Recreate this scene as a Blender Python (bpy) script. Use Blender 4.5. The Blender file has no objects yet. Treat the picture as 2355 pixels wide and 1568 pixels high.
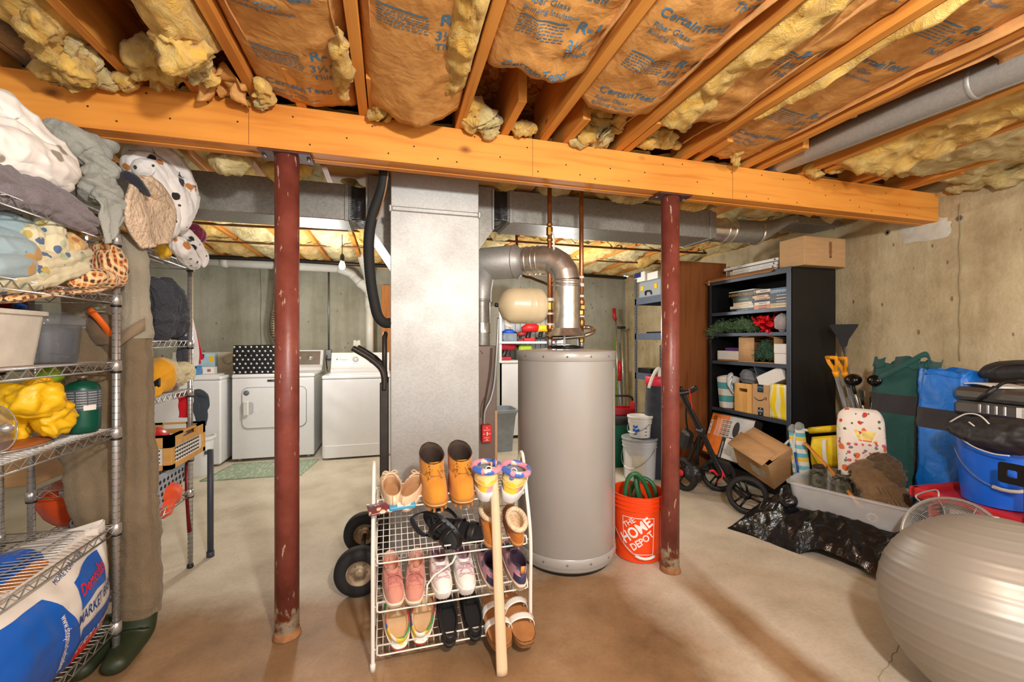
import bpy,bmesh,math,random
from mathutils import Vector,Matrix,noise
S=bpy.context.scene
COL=S.collection
PI=math.pi
# ---------------------------------------------------------------- camera, world, lights, exposure
FOC=981.25
YAW=math.radians(15.8)
HC=1.25
EYE=Vector((0,0,HC))
cam=bpy.data.cameras.new('camera'); cam.sensor_width=36; cam.sensor_fit='HORIZONTAL'
cam.lens=FOC/2355*36; cam.clip_start=.02
camo=bpy.data.objects.new('camera',cam); COL.objects.link(camo)
camo.location=EYE; camo.rotation_euler=(PI/2,0,-YAW); S.camera=camo
w=bpy.data.worlds.new('world'); S.world=w; w.use_nodes= True
w.node_tree.nodes['Background'].inputs[0].default_value=(.95,.98,1.0,1)
w.node_tree.nodes['Background'].inputs[1].default_value=1.5
S.view_settings.view_transform='Standard'; S.view_settings.look='None'
S.view_settings.gamma=1; S.view_settings.use_curve_mapping= False
S.view_settings.exposure=.34
def lamp(name,loc,power,radius,col=(1,.93,.82)):
 l=bpy.data.lights.new(name, 'POINT'); l.energy=power; l.shadow_soft_size=radius; l.color=col
 o=bpy.data.objects.new(name,l); COL.objects.link(o); o.location=loc; return o
lamp('bulb_light_by_camera',(.42,-.25,1.93),135,.07,(1,.98,.95))
lamp('bulb_light_near_right_wall',(2.5,-.9,1.95),48,.1,(1,.98,.95))
lamp('bulb_light_back_room',(-.62,4.2,1.66),38,.08,(1,.99,.97))
lamp('fill_light_back_corner',(1.75,4.3,1.7),38,.1,(1,.99,.97))  # lamp added as fill for the back right, no bulb hangs there
# ---------------------------------------------------------------- helpers
SA,CA=math.sin(YAW),math.cos(YAW)
def ray(u,v):
 t=(u-1177.5)/FOC
 return Vector((SA+CA*t,CA-SA*t,-(v-784)/FOC))
def py(u,v,Y):r=ray(u,v); return EYE+r*(Y/r.y)
def px(u,v,X):r=ray(u,v); return EYE+r*(X/r.x)
def pz(u,v,Z=0.):r=ray(u,v); return EYE+r*((Z-HC)/r.z)
def c(r,g,b):
 f= lambda x:(x/255/12.92) if x<=10 else ((x/255+.055)/1.055)**2.4
 return (f(r),f(g),f(b),1)
def V(*a): return Vector(a)
def lerp(a,b,t): return a+(b-a)*t
def nz(p,s=1.,seed=0.): return noise.noise(Vector((p[0]*s+seed*7.3,p[1]*s-seed*3.1,p[2]*s+seed*1.7)))
def fbm(p,s=1.,seed=0.,o=4): return noise.fractal(Vector((p[0]*s+seed*7.3,p[1]*s-seed*3.1,p[2]*s+seed*1.7)),.9,2.,o)
class MB:
 def __init__(s):s.v=[]; s.f=[]; s.m=[]; s.sm=[]; s.mi=0; s.M= None
 def add(s,vs,fs,smooth= False):
  b=len(s.v)
  s.v+=[(s.M@Vector(v)) for v in vs] if s.M is not None else [Vector(v) for v in vs]
  s.f+=[tuple(b+i for i in f) for f in fs]; s.m+=[s.mi]*len(fs); s.sm+=[smooth]*len(fs)
  return s
 def box(s,ctr,size,R= None,bev=0.):
  hx,hy,hz=size[0]/2,size[1]/2,size[2]/2
  ctr=Vector(ctr)
  if bev<=0:
   vs=[Vector((x*hx,y*hy,z*hz)) for z in (-1,1) for y in (-1,1) for x in (-1,1)]
   fs=[(0,2,3,1),(4,5,7,6),(0,1,5,4),(2,6,7,3),(0,4,6,2),(1,3,7,5)]
  else:
   b=min(bev,hx*.9,hy*.9,hz*.9); vs=[]; ix={}
   for z in (-1,1):
    for y in (-1,1):
     for x in (-1,1):
      for a in range(3):
       p=[x*(hx-b),y*(hy-b),z*(hz-b)]
       p[a]=(x*hx,y*hy,z*hz)[a]
       ix[(x,y,z,a)]=len(vs); vs.append(Vector(p))
   fs=[]
   for a in range(3):
    o=[i for i in range(3) if i!=a]
    for sg in (-1,1):
     q=[]
     for (p1,p2) in ((-1,-1),(1,-1),(1,1),(-1,1)):
      k=[0,0,0]; k[a]=sg; k[o[0]]=p1; k[o[1]]=p2; q.append(ix[(*k,a)])
     fs.append(tuple(q))
   for a in range(3):
    o=[i for i in range(3) if i!=a]
    for p1 in (-1,1):
     for p2 in (-1,1):
      k0=[0,0,0]; k0[o[0]]=p1; k0[o[1]]=p2; k0[a]=-1; k1=list(k0); k1[a]=1
      fs.append((ix[(*k0,o[0])],ix[(*k1,o[0])],ix[(*k1,o[1])],ix[(*k0,o[1])]))
   for z in (-1,1):
    for y in (-1,1):
     for x in (-1,1):fs.append(tuple(ix[(x,y,z,a)] for a in range(3)))
  if R is not None:vs=[R@v for v in vs]
  return s.add([v+ctr for v in vs],fs)
 def bb(s,x0,x1,y0,y1,z0,z1,bev=0.):
  return s.box(((x0+x1)/2,(y0+y1)/2,(z0+z1)/2),(abs(x1-x0),abs(y1-y0),abs(z1-z0)),None,bev)
 def tube(s,pts,r,n=8,closed= False,caps= True,smooth= True,flat= None):
  pts=[Vector(p) for p in pts]; N=len(pts)
  rs=r if isinstance(r,(list,tuple)) else [r]*N
  T=[]
  for i in range(N):
   if closed:t=pts[(i+1)%N]-pts[i-1]
   else:t=pts[min(i+1,N-1)]-pts[max(i-1,0)]
   T.append(t.normalized() if t.length>1e-9 else Vector((0,0,1)))
  up=Vector((0,0,1)) if abs(T[0].z)<.9 else Vector((1,0,0))
  a=T[0].cross(up).normalized(); vs=[]; fs=[]
  fl=flat or (1,1)
  for i in range(N):
   a=(a-T[i]*a.dot(T[i]))
   a=a.normalized() if a.length>1e-6 else T[i].orthogonal().normalized()
   b=T[i].cross(a)
   for k in range(n):
    th=2*PI*k/n
    vs.append(pts[i]+(a*math.cos(th)*fl[0]+b*math.sin(th)*fl[1])*rs[i])
  for i in range(N if closed else N-1):
   j=(i+1)%N
   for k in range(n):fs.append((i*n+k,i*n+(k+1)%n,j*n+(k+1)%n,j*n+k))
  if caps and not closed:
   fs.append(tuple(range(n-1,-1,-1))); fs.append(tuple((N-1)*n+k for k in range(n)))
  return s.add(vs,fs,smooth)
 def cyl(s,p0,p1,r0,r1= None,n=16,caps= True,smooth= True):
  return s.tube([p0,p1],[r0,r0 if r1 is None else r1],n,False,caps,smooth)
 def lathe(s,prof,n=24,ctr=(0,0,0),axis=(0,0,1),smooth= True,caps= True,a0=0.,a1=2*PI):
  ctr=Vector(ctr); ax=Vector(axis).normalized(); a=ax.orthogonal().normalized()
  if abs(ax.z)>.99:a=Vector((1,0,0))
  b=ax.cross(a); vs=[]; fs=[]; full=abs(a1-a0-2*PI)<1e-4; nn=n if full else n+1
  for (r,z) in prof:
   for k in range(nn):
    th=a0+(a1-a0)*k/n
    vs.append(ctr+ax*z+(a*math.cos(th)+b*math.sin(th))*max(r,1e-4))
  for i in range(len(prof)-1):
   for k in range(n):
    k2=(k+1)%nn
    fs.append((i*nn+k,i*nn+k2,(i+1)*nn+k2,(i+1)*nn+k))
  if caps and full:
   if prof[0][0]>1e-3:fs.append(tuple(range(n-1,-1,-1)))
   if prof[-1][0]>1e-3:fs.append(tuple((len(prof)-1)*n+k for k in range(n)))
  return s.add(vs,fs,smooth)
 def grid(s,fn,nu,nv,cu= False,cv= False,smooth= True):
  vs=[]; fs=[]
  mu=nu if cu else nu+1; mv=nv if cv else nv+1
  for j in range(mv):
   for i in range(mu):vs.append(fn(i/nu,j/nv))
  for j in range(nv):
   for i in range(nu):
    i2=(i+1)%mu; j2=(j+1)%mv
    fs.append((j*mu+i,j*mu+i2,j2*mu+i2,j2*mu+i))
  return s.add(vs,fs,smooth)
 def sheet(s,fn,nu,nv,th,smooth= True):
  P=[[Vector(fn(i/nu,j/nv)) for i in range(nu+1)] for j in range(nv+1)]
  top=[]; bot=[]
  for j in range(nv+1):
   for i in range(nu+1):
    du=P[j][min(i+1,nu)]-P[j][max(i-1,0)]; dv=P[min(j+1,nv)][i]-P[max(j-1,0)][i]
    n=du.cross(dv); n=n.normalized() if n.length>1e-12 else Vector((0,0,1))
    top.append(P[j][i]+n*th/2); bot.append(P[j][i]-n*th/2)
  W=nu+1; N=len(top); fs=[]
  for j in range(nv):
   for i in range(nu):
    a=j*W+i; fs.append((a,a+1,a+W+1,a+W)); fs.append((N+a,N+a+W,N+a+W+1,N+a+1))
  ed=[(i,i+1) for i in range(nu)]+[(nv*W+i+1,nv*W+i) for i in range(nu)]
  ed+=[((j+1)*W,j*W) for j in range(nv)]+[(j*W+nu,(j+1)*W+nu) for j in range(nv)]
  for a,b in ed:fs.append((b,a,N+a,N+b))
  return s.add(top+bot,fs,smooth)
 def prism(s,poly,h,M= None,smooth= False):
  n=len(poly); vs=[Vector((p[0],p[1],0)) for p in poly]+[Vector((p[0],p[1],h)) for p in poly]
  if M is not None:vs=[M@v for v in vs]
  fs=[tuple(range(n-1,-1,-1)),tuple(range(n,2*n))]+[(i,(i+1)%n,n+(i+1)%n,n+i) for i in range(n)]
  return s.add(vs,fs,smooth)
 def ell(s,ctr,rad,nu=16,nv=10,fn= None,e=1.,R= None,zmin= None,smooth= True):
  ctr=Vector(ctr)
  def sp(x): return math.copysign(abs(x)**e,x)
  def f(a,b):
   th=2*PI*a; ph=PI*(b-.5)
   d=Vector((math.cos(ph)*math.cos(th),math.cos(ph)*math.sin(th),math.sin(ph)))
   q=Vector((sp(math.cos(ph))*sp(math.cos(th))*rad[0],sp(math.cos(ph))*sp(math.sin(th))*rad[1],sp(math.sin(ph))*rad[2]))
   if fn:q=fn(d,q)
   if R is not None:q=R@q
   q=q+ctr
   if zmin is not None and q.z<zmin:q.z=zmin
   return q
  return s.grid(f,nu,nv,cu= True,smooth=smooth)
 def build(s,name,mat,parent= None,world= False,kind= None,label= None,origin= None):
  vs=s.v
  if parent is not None and world:
   Mi=ROOT[parent.name].inverted(); vs=[Mi@v for v in vs]
  org=Vector((0,0,0))
  if parent is None and vs:
   xs=[v.x for v in vs]; ys=[v.y for v in vs]; zs=[v.z for v in vs]
   org=Vector(origin) if origin is not None else Vector(((min(xs)+max(xs))/2,(min(ys)+max(ys))/2,min(zs)))
   vs=[v-org for v in vs]
  me=bpy.data.meshes.new(name); me.from_pydata([tuple(v) for v in vs],[],s.f)
  me.polygons.foreach_set('use_smooth',s.sm); me.polygons.foreach_set('material_index',s.m)
  for m in (mat if isinstance(mat,(list,tuple)) else [mat]):me.materials.append(m)
  bm=bmesh.new(); bm.from_mesh(me); bmesh.ops.recalc_face_normals(bm,faces=bm.faces); bm.to_mesh(me); bm.free()
  me.update()
  o=bpy.data.objects.new(name,me); COL.objects.link(o); o.location=org
  if parent is not None:o.parent=parent; ROOT[o.name]=ROOT[parent.name]
  else:ROOT[o.name]=Matrix.Translation(org)
  if kind:o['kind']=kind
  if label:o['label']=label
  return o
ROOT={}
def tag(o,label,cat,group= None):
 o['label']=label; o['category']=cat
 if group:o['group']=group
 return o
def thing(name,label,cat,loc=(0,0,0),rz=0.,group= None,kind= None):
 o=bpy.data.objects.new(name,None); COL.objects.link(o); o.empty_display_size=.05
 o.location=loc; o.rotation_euler=(0,0,rz); ROOT[o.name]=Matrix.Translation(Vector(loc))@Matrix.Rotation(rz,4, 'Z')
 if kind=='structure':o['kind']=kind
 else:tag(o,label,cat,group)
 return o
def sharp(o,ang=35):
 me=o.data; bm=bmesh.new(); bm.from_mesh(me)
 for f in bm.faces:f.smooth= True
 for e in bm.edges:
  if len(e.link_faces)==2 and e.calc_face_angle(0)>math.radians(ang):e.smooth= False
 bm.to_mesh(me); bm.free(); return o
def rot(ax,deg): return Matrix.Rotation(math.radians(deg),3,ax)
def rot4(ax,deg): return Matrix.Rotation(math.radians(deg),4,ax)
def TR(x,y,z): return Matrix.Translation(Vector((x,y,z)))
def basis(o,x,y):
 x=Vector(x).normalized(); y=Vector(y); z=x.cross(y).normalized(); y=z.cross(x)
 return Matrix(((x.x,y.x,z.x,o[0]),(x.y,y.y,z.y,o[1]),(x.z,y.z,z.z,o[2]),(0,0,0,1)))
def arc(ctr,r,a0,a1,n,ex=(1,0,0),ey=(0,0,1)):
 ctr=Vector(ctr); ex=Vector(ex); ey=Vector(ey)
 return [ctr+(ex*math.cos(lerp(a0,a1,i/n))+ey*math.sin(lerp(a0,a1,i/n)))*r for i in range(n+1)]
def smooth_path(pts,n=6,closed= False):
 pts=[Vector(p) for p in pts]; out=[]; N=len(pts)
 for i in range(N if closed else N-1):
  if closed:p0,p1,p2,p3=pts[i-1],pts[i],pts[(i+1)%N],pts[(i+2)%N]
  else:p0,p1,p2,p3=pts[max(i-1,0)],pts[i],pts[i+1],pts[min(i+2,N-1)]
  for k in range(n):
   t=k/n
   out.append(.5*((2*p1)+(p2-p0)*t+(2*p0-5*p1+4*p2-p3)*t*t+(3*p1-p0-3*p2+p3)*t**3))
 if not closed:out.append(pts[-1])
 return out
_TX={}
def text_geo(body,size=1.,bold=0.,shear=0.,spacing=1.):
 key=(body,bold,shear,spacing)
 if key not in _TX:
  cu=bpy.data.curves.new('lettering', 'FONT'); cu.body=body; cu.size=1; cu.offset=bold; cu.shear=shear; cu.space_character=spacing
  cu.resolution_u=3
  o=bpy.data.objects.new('lettering',cu); COL.objects.link(o)
  me=o.to_mesh(); _TX[key]=([tuple(v.co) for v in me.vertices],[tuple(p.vertices) for p in me.polygons])
  o.to_mesh_clear(); bpy.data.objects.remove(o); bpy.data.curves.remove(cu)
 vs,fs=_TX[key]
 return [(x*size,y*size) for x,y,z in vs],fs
def text(mb,body,size,fn,bold=0.,shear=0.,cut= None,center= False,sx=1.,spacing=1.):
 vs,fs=text_geo(body,size,bold,shear,spacing)
 vs=[(x*sx,y) for x,y in vs]
 if not vs: return
 if center:
  cx=(min(v[0] for v in vs)+max(v[0] for v in vs))/2; vs=[(x-cx,y) for x,y in vs]
 if cut:
  bm=bmesh.new(); bv=[bm.verts.new((x,y,0)) for x,y in vs]
  for f in fs:
   try:bm.faces.new([bv[i] for i in f])
   except ValueError: pass
  for ax in (0,1):
   lo=min(v[ax] for v in vs); hi=max(v[ax] for v in vs); k=lo+cut
   while k<hi:
    co=[0,0,0]; no=[0,0,0]; co[ax]=k; no[ax]=1
    bmesh.ops.bisect_plane(bm,geom=bm.verts[:]+bm.edges[:]+bm.faces[:],plane_co=co,plane_no=no); k+=cut
  bm.verts.index_update(); vs=[(v.co.x,v.co.y) for v in bm.verts]; fs=[tuple(v.index for v in f.verts) for f in bm.faces]; bm.free()
 mb.add([fn(x,y) for x,y in vs],fs)
def flatfn(M,z=0.): return lambda x,y:M@Vector((x,y,z))
# ---------------------------------------------------------------- materials
_M={}
def nodes(name):
 m=bpy.data.materials.new(name); m.use_nodes= True
 nt=m.node_tree; b=nt.nodes['Principled BSDF']
 return m,nt,b
def N(nt,t,**k):
 n=nt.nodes.new(t)
 for a,v in k.items():
  if a.startswith('i_'):
   key=a[2:]; key=int(key) if key.isdigit() else key
   n.inputs[key].default_value=v
  else:setattr(n,a,v)
 return n
def ramp(nt,fac,stops,interp='LINEAR'):
 r=nt.nodes.new('ShaderNodeValToRGB'); r.color_ramp.interpolation=interp
 e=r.color_ramp.elements
 while len(e)<len(stops):e.new(.5)
 for i,(p,col) in enumerate(stops):e[i].position=p; e[i].color=col if len(col)==4 else (*col,1)
 nt.links.new(fac,r.inputs[0]); return r.outputs[0]
def texco(nt,kind='Object',scale=(1,1,1),rotz=(0,0,0)):
 t=N(nt, 'ShaderNodeTexCoord'); mp=N(nt, 'ShaderNodeMapping')
 mp.inputs['Scale'].default_value=scale; mp.inputs['Rotation'].default_value=rotz
 nt.links.new(t.outputs[kind],mp.inputs[0]); return mp.outputs[0]
def bump(nt,b,h,dist=.01,strength=1.):
 bp=N(nt, 'ShaderNodeBump'); bp.inputs['Distance'].default_value=dist; bp.inputs['Strength'].default_value=strength
 nt.links.new(h,bp.inputs['Height']); nt.links.new(bp.outputs[0],b.inputs['Normal'])
def mul(col,k): return (min(1,col[0]*k),min(1,col[1]*k),min(1,col[2]*k),1)
def M_(name,col,rough=.55,metal=0.,var=.12,scale=18.,bmp=0.,bscale= None,spec=.5,alpha=1.,trans=0.,stretch=(1,1,1),coat=0.):
 """plain material with a little procedural variation and relief"""
 if name in _M: return _M[name]
 m,nt,b=nodes(name)
 co=texco(nt, 'Object',stretch)
 n=N(nt, 'ShaderNodeTexNoise',i_Scale=scale,i_Detail=3.); nt.links.new(co,n.inputs['Vector'])
 nt.links.new(ramp(nt,n.outputs[0],[(.25,mul(col,1-var)),(.75,mul(col,1+var))]),b.inputs['Base Color'])
 b.inputs['Roughness'].default_value=rough; b.inputs['Metallic'].default_value=metal; b.inputs['Specular IOR Level'].default_value=spec
 if alpha<1:b.inputs['Alpha'].default_value=alpha
 if trans:b.inputs['Transmission Weight'].default_value=trans
 if coat:b.inputs['Coat Weight'].default_value=coat
 if bmp:
  n2=N(nt, 'ShaderNodeTexNoise',i_Scale=bscale or scale*2,i_Detail=4.); nt.links.new(co,n2.inputs['Vector']); bump(nt,b,n2.outputs[0],bmp)
 _M[name]=m; return m
def mat_wood(name,col,dark,axis=0,scale=1.,knots= True,rough=.6,kr=.085):
 m,nt,b=nodes(name)
 st=[9.,9.,9.]; st[axis]=.55
 co=texco(nt, 'Object',tuple(s*scale for s in st))
 n=N(nt, 'ShaderNodeTexNoise',i_Scale=3.,i_Detail=5.,i_Distortion=.6); nt.links.new(co,n.inputs[0])
 c1=ramp(nt,n.outputs[0],[(.25,dark),(.5,col),(.78,mul(col,1.12))])
 co2=texco(nt, 'Object',(1,1,1)); n2=N(nt, 'ShaderNodeTexNoise',i_Scale=1.7,i_Detail=2.); nt.links.new(co2,n2.inputs[0])
 mx=N(nt, 'ShaderNodeMixRGB',blend_type='MULTIPLY'); mx.inputs[0].default_value=1
 nt.links.new(c1,mx.inputs[1]); nt.links.new(ramp(nt,n2.outputs[0],[(.3,(.86,.76,.64,1)),(.55,(1,.97,.93,1)),(.75,(1.0,1.0,1.0,1))]),mx.inputs[2])
 out=mx.outputs[0]
 if knots:
  vo=N(nt, 'ShaderNodeTexVoronoi',i_Scale=3.2); co3=texco(nt, 'Object',(1,1.6,1.6) if axis==0 else (1.6,1,1.6)); nt.links.new(co3,vo.inputs['Vector'])
  k=ramp(nt,vo.outputs['Distance'],[(.03,(1,1,1,1)),(kr,(0,0,0,1))])
  mk=N(nt, 'ShaderNodeMixRGB'); nt.links.new(k,mk.inputs[0]); nt.links.new(out,mk.inputs[1]); mk.inputs[2].default_value=mul(dark,.38); out=mk.outputs[0]
 nt.links.new(out,b.inputs['Base Color']); b.inputs['Roughness'].default_value=rough; b.inputs['Specular IOR Level'].default_value=.3
 bump(nt,b,n.outputs[0],.0015); return m
JOIST=mat_wood('joist_wood',c(212,146,66),c(178,106,40),axis=1)
BEAMW=mat_wood('beam_wood',c(226,152,64),c(202,122,44),axis=0,kr=.125)
PANELW=mat_wood('walnut_laminate',c(140,84,44),c(112,62,30),axis=2,knots= False,rough=.45)
CRATEW=mat_wood('birch_ply',c(232,184,110),c(204,150,80),axis=2,knots= False)
PINEW=mat_wood('raw_pine',c(196,132,70),c(160,100,48),axis=2,knots= False)
def mat_osb():
 m,nt,b=nodes('osb_board')
 co=texco(nt, 'Object',(1,1,1))
 vo=N(nt, 'ShaderNodeTexVoronoi',i_Scale=34.,i_Randomness=1.)
 d=N(nt, 'ShaderNodeTexNoise',i_Scale=9.,i_Detail=3.); nt.links.new(co,d.inputs[0])
 mx=N(nt, 'ShaderNodeMixRGB',blend_type='ADD'); mx.inputs[0].default_value=.22; nt.links.new(co,mx.inputs[1]); nt.links.new(d.outputs['Color'],mx.inputs[2])
 nt.links.new(mx.outputs[0],vo.inputs['Vector'])
 sp=N(nt, 'ShaderNodeSeparateXYZ'); nt.links.new(vo.outputs['Color'],sp.inputs[0])
 nt.links.new(ramp(nt,sp.outputs[0],[(0,c(120,66,22)),(.5,c(176,108,44)),(1,c(214,152,78))]),b.inputs['Base Color'])
 b.inputs['Roughness'].default_value=.8; bump(nt,b,sp.outputs[1],.004); return m
OSB=mat_osb()
def mat_concrete_wall(name,base,dark,light):
 m,nt,b=nodes(name)
 co=texco(nt, 'Object'); cv=texco(nt, 'Object',(3.2,3.2,.35))
 n1=N(nt, 'ShaderNodeTexNoise',i_Scale=1.5,i_Detail=8.,i_Roughness=.68); nt.links.new(co,n1.inputs[0])
 n2=N(nt, 'ShaderNodeTexNoise',i_Scale=2.2,i_Detail=6.,i_Roughness=.65); nt.links.new(cv,n2.inputs[0])
 c1=ramp(nt,n1.outputs[0],[(.3,dark),(.52,base),(.72,light)])
 mx=N(nt, 'ShaderNodeMixRGB',blend_type='MULTIPLY'); mx.inputs[0].default_value=.85
 nt.links.new(c1,mx.inputs[1]); nt.links.new(ramp(nt,n2.outputs[0],[(.28,(.74,.72,.68,1)),(.55,(1,1,1,1))]),mx.inputs[2])
 # bug holes and pits
 vo=N(nt, 'ShaderNodeTexVoronoi',i_Scale=9.); cs=texco(nt, 'Object',(1.5,1.5,.75)); nt.links.new(cs,vo.inputs['Vector'])
 pn=N(nt, 'ShaderNodeTexNoise',i_Scale=3.1,i_Detail=2.); nt.links.new(co,pn.inputs[0]); pa=N(nt, 'ShaderNodeMath',operation='MULTIPLY_ADD'); nt.links.new(pn.outputs[0],pa.inputs[0]); pa.inputs[1].default_value=-.55; nt.links.new(vo.outputs['Distance'],pa.inputs[2])
 pw=N(nt, 'ShaderNodeMath',operation='ADD'); nt.links.new(pa.outputs[0],pw.inputs[0]); pw.inputs[1].default_value=.30
 pit=ramp(nt,pw.outputs[0],[(.07,(.8,.8,.8,1)),(.13,(0,0,0,1))])
 mk=N(nt, 'ShaderNodeMixRGB'); nt.links.new(pit,mk.inputs[0]); nt.links.new(mx.outputs[0],mk.inputs[1]); mk.inputs[2].default_value=mul(dark,.55)
 nt.links.new(mk.outputs[0],b.inputs['Base Color']); b.inputs['Roughness'].default_value=.88
 n3=N(nt, 'ShaderNodeTexNoise',i_Scale=45.,i_Detail=5.); nt.links.new(co,n3.inputs[0])
 sb=N(nt, 'ShaderNodeMath',operation='SUBTRACT'); nt.links.new(n3.outputs[0],sb.inputs[0]); nt.links.new(pit,sb.inputs[1])
 bump(nt,b,sb.outputs[0],.004); return m
CONC_R=mat_concrete_wall('concrete_wall_tan',c(200,182,144),c(160,140,102),c(222,208,174))
CONC_B=mat_concrete_wall('concrete_wall_grey',c(172,170,152),c(146,143,124),c(190,188,172))
def mat_floor():
 m,nt,b=nodes('concrete_floor')
 co=texco(nt, 'Object')
 n1=N(nt, 'ShaderNodeTexNoise',i_Scale=2.3,i_Detail=7.,i_Roughness=.62); nt.links.new(co,n1.inputs[0])
 pale=ramp(nt,n1.outputs[0],[(.3,c(178,170,150)),(.5,c(204,196,177)),(.72,c(220,213,197))])
 # rust brown stain spreading over the slab near the appliances, heater shadow painted into its brown
 n2=N(nt, 'ShaderNodeTexNoise',i_Scale=1.9,i_Detail=6.,i_Roughness=.6); nt.links.new(co,n2.inputs[0])
 brown=ramp(nt,n1.outputs[0],[(.28,c(112,86,56)),(.5,c(148,116,80)),(.75,c(176,148,112))])
 sep=N(nt, 'ShaderNodeSeparateXYZ'); nt.links.new(co,sep.inputs[0])
 def lin(ax,k,a=0.):
  q=N(nt, 'ShaderNodeMath',operation='MULTIPLY_ADD'); nt.links.new(sep.outputs[ax],q.inputs[0]); q.inputs[1].default_value=k; q.inputs[2].default_value=a; return q.outputs[0]
 def op(o,a,b_):
  q=N(nt, 'ShaderNodeMath',operation=o);
  for i,x in enumerate((a,b_)):
   if isinstance(x,(int,float)):q.inputs[i].default_value=x
   else:nt.links.new(x,q.inputs[i])
  return q.outputs[0]
  # slab region y < 2.2 - .12 x and x < 1.35 + noise
 e1=op('SUBTRACT',2.30,op('ADD',lin(1,1.),lin(0,.10)))
 e2=op('SUBTRACT',1.30,lin(0,1.))
 e=op('MINIMUM',e1,e2)
 wob=op('MULTIPLY',op('SUBTRACT',n2.outputs[0],.5),1.3)
 e=op('ADD',op('MULTIPLY',e,2.2),wob)
 # streak running from the right post towards the viewer
 sk=op('SUBTRACT',.10,op('ABSOLUTE',op('SUBTRACT',lin(0,1.),op('ADD',lin(1,.05),1.42)),0))
 sk=op('MINIMUM',op('MULTIPLY',sk,7.),op('SUBTRACT',2.1,lin(1,1.)))
 sk=op('ADD',sk,op('MULTIPLY',wob,.6))
 f=op('MAXIMUM',e,sk)
 fac=ramp(nt,op('ADD',op('MULTIPLY',f,.5),.5),[(.38,(0,0,0,1)),(.70,(.95,.95,.95,1))])
 mx=N(nt, 'ShaderNodeMixRGB'); nt.links.new(fac,mx.inputs[0]); nt.links.new(pale,mx.inputs[1]); nt.links.new(brown,mx.inputs[2])
 vo=N(nt, 'ShaderNodeTexNoise',i_Scale=60.,i_Detail=4.,i_Roughness=.7); nt.links.new(co,vo.inputs[0])
 m2=N(nt, 'ShaderNodeMixRGB',blend_type='MULTIPLY'); m2.inputs[0].default_value=.6; nt.links.new(mx.outputs[0],m2.inputs[1])
 nt.links.new(ramp(nt,vo.outputs[0],[(.3,(.78,.76,.72,1)),(.55,(1,1,1,1))]),m2.inputs[2])
 nt.links.new(m2.outputs[0],b.inputs['Base Color']); b.inputs['Roughness'].default_value=.5; b.inputs['Specular IOR Level'].default_value=.35
 bump(nt,b,n1.outputs[0],.004); return m
FLOORM=mat_floor()
def mat_kraft():
 m,nt,b=nodes('kraft_paper')
 co=texco(nt, 'Object')
 n=N(nt, 'ShaderNodeTexNoise',i_Scale=14.,i_Detail=7.,i_Roughness=.7); nt.links.new(co,n.inputs[0])
 nt.links.new(ramp(nt,n.outputs[0],[(.25,c(166,112,56)),(.5,c(196,140,74)),(.78,c(214,162,98))]),b.inputs['Base Color'])
 b.inputs['Roughness'].default_value=.62; b.inputs['Specular IOR Level'].default_value=.35
 n2=N(nt, 'ShaderNodeTexVoronoi',i_Scale=16.,distance='MANHATTAN'); d=N(nt, 'ShaderNodeTexNoise',i_Scale=5.,i_Detail=4.); nt.links.new(co,d.inputs[0])
 mx=N(nt, 'ShaderNodeMixRGB',blend_type='ADD'); mx.inputs[0].default_value=.3; nt.links.new(co,mx.inputs[1]); nt.links.new(d.outputs['Color'],mx.inputs[2]); nt.links.new(mx.outputs[0],n2.inputs['Vector'])
 ad=N(nt, 'ShaderNodeMath',operation='ADD'); nt.links.new(n2.outputs[0],ad.inputs[0]); nt.links.new(n.outputs[0],ad.inputs[1])
 bump(nt,b,ad.outputs[0],.0022); return m
KRAFT=mat_kraft()
KRAFT_PALE=M_('kraft_flange',c(206,150,90),.7,var=.15,scale=20,bmp=.002)
FOILB=M_('asphalt_backing',c(38,36,34),.5)
INK=M_('blue_ink',c(66,118,150),.7,var=.2,scale=60)
def mat_fluff(name,a,b_,d):
 m,nt,b=nodes(name)
 co=texco(nt, 'Object',(1,.6,1))
 n=N(nt, 'ShaderNodeTexNoise',i_Scale=16.,i_Detail=8.,i_Roughness=.68,i_Distortion=.8); nt.links.new(co,n.inputs[0])
 n2=N(nt, 'ShaderNodeTexNoise',i_Scale=4.,i_Detail=3.); nt.links.new(co,n2.inputs[0])
 c1=ramp(nt,n.outputs[0],[(.22,d),(.45,a),(.72,b_)])
 mx=N(nt, 'ShaderNodeMixRGB',blend_type='MULTIPLY'); mx.inputs[0].default_value=.8; nt.links.new(c1,mx.inputs[1])
 nt.links.new(ramp(nt,n2.outputs[0],[(.3,(.72,.66,.5,1)),(.6,(1,1,1,1))]),mx.inputs[2])
 nt.links.new(mx.outputs[0],b.inputs['Base Color']); b.inputs['Roughness'].default_value=1.; b.inputs['Specular IOR Level'].default_value=.05
 b.inputs['Sheen Weight'].default_value=.25
 bump(nt,b,n.outputs[0],.03); return m
FLUFF=mat_fluff('yellow_fiberglass',c(232,184,84),c(250,222,140),c(170,118,40))
FLUFF2=mat_fluff('pale_fiberglass',c(226,202,134),c(246,230,178),c(160,130,70))
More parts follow.
